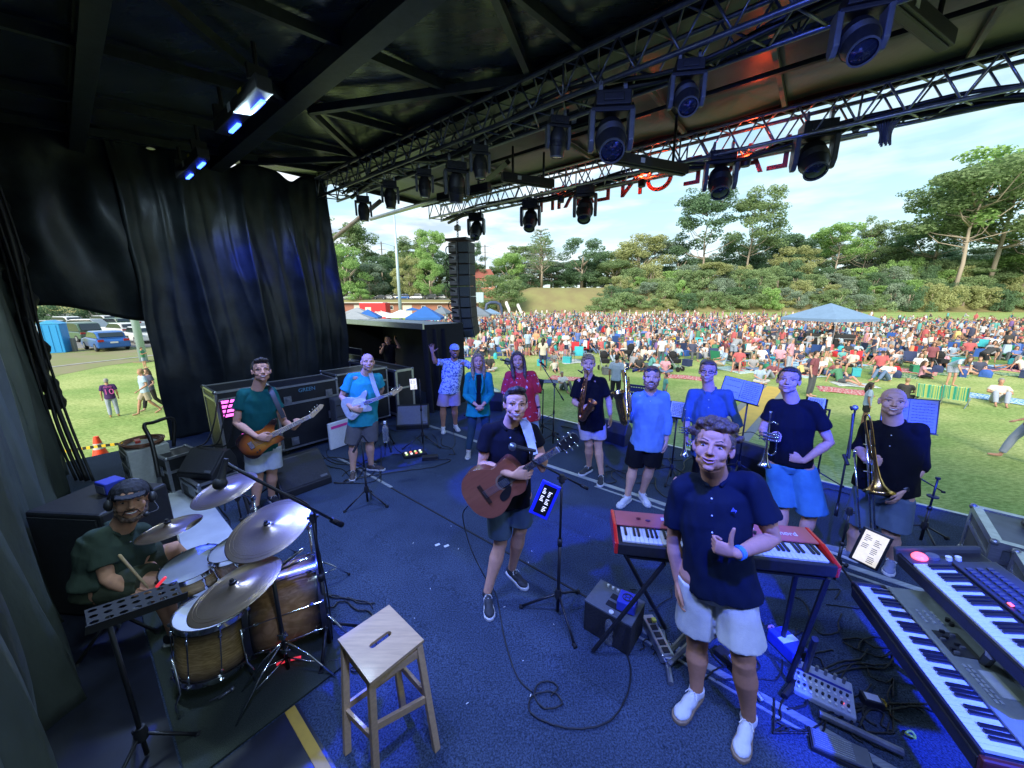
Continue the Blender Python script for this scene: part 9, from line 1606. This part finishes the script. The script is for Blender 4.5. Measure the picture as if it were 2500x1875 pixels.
# the far crowd, too many to count: one object
def far_person(kind):
 m = MB()
 if kind == 0: m.tube([(-.09, 0, 0), (-.09, 0, .8)], .07, 4, 2); m.tube([(.09, .05, 0), (.09, 0, .8)], .07, 4, 2); m.rings([((0, 0, .8), .16, .11), ((0, 0, 1.2), .18, .12), ((0, 0, 1.42), .15, .09), ((0, 0, 1.52), .05, .05)], 8, 1); m.tube([(-.2, 0, 1.4), (-.25, -.05, .9)], .045, 4, 0); m.tube([(.2, 0, 1.4), (.24, -.1, .95)], .045, 4, 0); zz = 1.62
 elif kind == 1: m.tube([(-.12, .1, .12), (-.22, -.3, .35), (-.1, -.55, .05)], .07, 4, 2); m.tube([(.12, .1, .12), (.22, -.3, .3), (.12, -.6, .05)], .07, 4, 2); m.rings([((0, .1, 0), .2, .14), ((0, .08, .35), .18, .12), ((0, .05, .58), .15, .09), ((0, .04, .68), .05, .05)], 8, 1); m.tube([(-.2, 0, .55), (-.2, -.25, .3)], .045, 4, 0); m.tube([(.2, 0, .55), (.15, -.3, .35)], .045, 4, 0); zz = .78
 else: m.tube([(-.12, .1, .48), (-.15, -.32, .5), (-.15, -.4, .03)], .07, 4, 2); m.tube([(.12, .1, .48), (.15, -.32, .5), (.15, -.36, .03)], .07, 4, 2); m.rings([((0, .12, .4), .2, .14), ((0, .15, .7), .18, .12), ((0, .18, .95), .15, .09)], 6, 1); m.box((0, .28, .62), (.5, .05, .6), 0, 4); m.box((0, 0, .4), (.5, .45, .04), 0, 4); zz = 1.13
 m.ell((0, .0 if kind != 2 else .12, zz), (.085, .1, .12), 8, 0); m.ell((0, .03 if kind != 2 else .15, zz+.05), (.1, .11, .11), 6, 3); return m
FP = [far_person(i) for i in range(3)]; AV, AF, AC = [], [], []; base = 0
rr = random.Random(77); pal_s, pal_h, pal_b = SK_C, HR_C, BT_C
cnt = 0
while cnt < 3900:
 y = 23+rr.random()**1.1*80; x = rr.uniform(-.22*y-2, 1.52*y); px, py = proj((x, y, GZ))
 if px < 1040:
  if px < 960 or y < 55: continue
 if px > 2560: continue
 if px > 2130 and y > 62 and rr.random() < .93: continue
 if px > 1700 and y > 78 and rr.random() < .8: continue
 if y > 95 and rr.random() < .75: continue
 if noise.noise(Vector((x*.22, y*.16, 3))) < -.12+(.25 if y < 40 else 0) and rr.random() < .85: continue
 if abs(px-2030) < 70 and y < 31: continue
 if py > (868 if px < 1350 else 893 if px < 2100 else 918): continue
 k_ = rr.choices((0, 1, 2), (1.6 if y > 70 else .4, 5, 3))[0]; m = FP[k_]; an = face(Vector((x, y, 0)), rr.gauss(0, 50)); s = rr.choice((1, 1, .95, 1.05, .7)); ca, sa = math.cos(an)*s, math.sin(an)*s
 A = np.array(m.v); X = np.empty_like(A); X[:, 0] = A[:, 0]*ca-A[:, 1]*sa+x; X[:, 1] = A[:, 0]*sa+A[:, 1]*ca+y; X[:, 2] = A[:, 2]*s+GZ; AV.append(X); AF += [tuple(i+base for i in f) for f in m.f]; base += len(A)
 cl = {0: rr.choice(pal_s), 1: rr.choices([c for _, c, _ in TOPS], wt)[0], 2: rr.choice(pal_b), 3: rr.choice(pal_h), 4: rr.choice(CC[:8])[1]}; AC += [cl[i] for i in m.m]; cnt += 1
me = bpy.data.meshes.new('distant_crowd'); me.from_pydata(np.concatenate(AV).tolist(), [], AF); at = me.color_attributes.new('shirt_colours', 'FLOAT_COLOR', 'CORNER')
lt = np.array([p.loop_total for p in me.polygons]); cc = np.repeat(np.array(AC, 'f'), lt, axis=0); at.data.foreach_set('color', np.concatenate([cc, np.ones((len(cc), 1), 'f')], 1).ravel())
mm_ = bpy.data.materials.new('distant_clothes'); mm_.use_nodes = True; nt = mm_.node_tree; a_ = nt.nodes.new('ShaderNodeAttribute'); a_.attribute_name = 'shirt_colours'; nt.links.new(a_.outputs['Color'], nt.nodes['Principled BSDF'].inputs['Base Color']); nt.nodes['Principled BSDF'].inputs['Roughness'].default_value = .85; me.materials.append(mm_)
o = bpy.data.objects.new('distant_crowd', me); C.objects.link(o); tag(o, 'dense far crowd of people sitting and standing across the field', 'crowd', None, 'stuff')
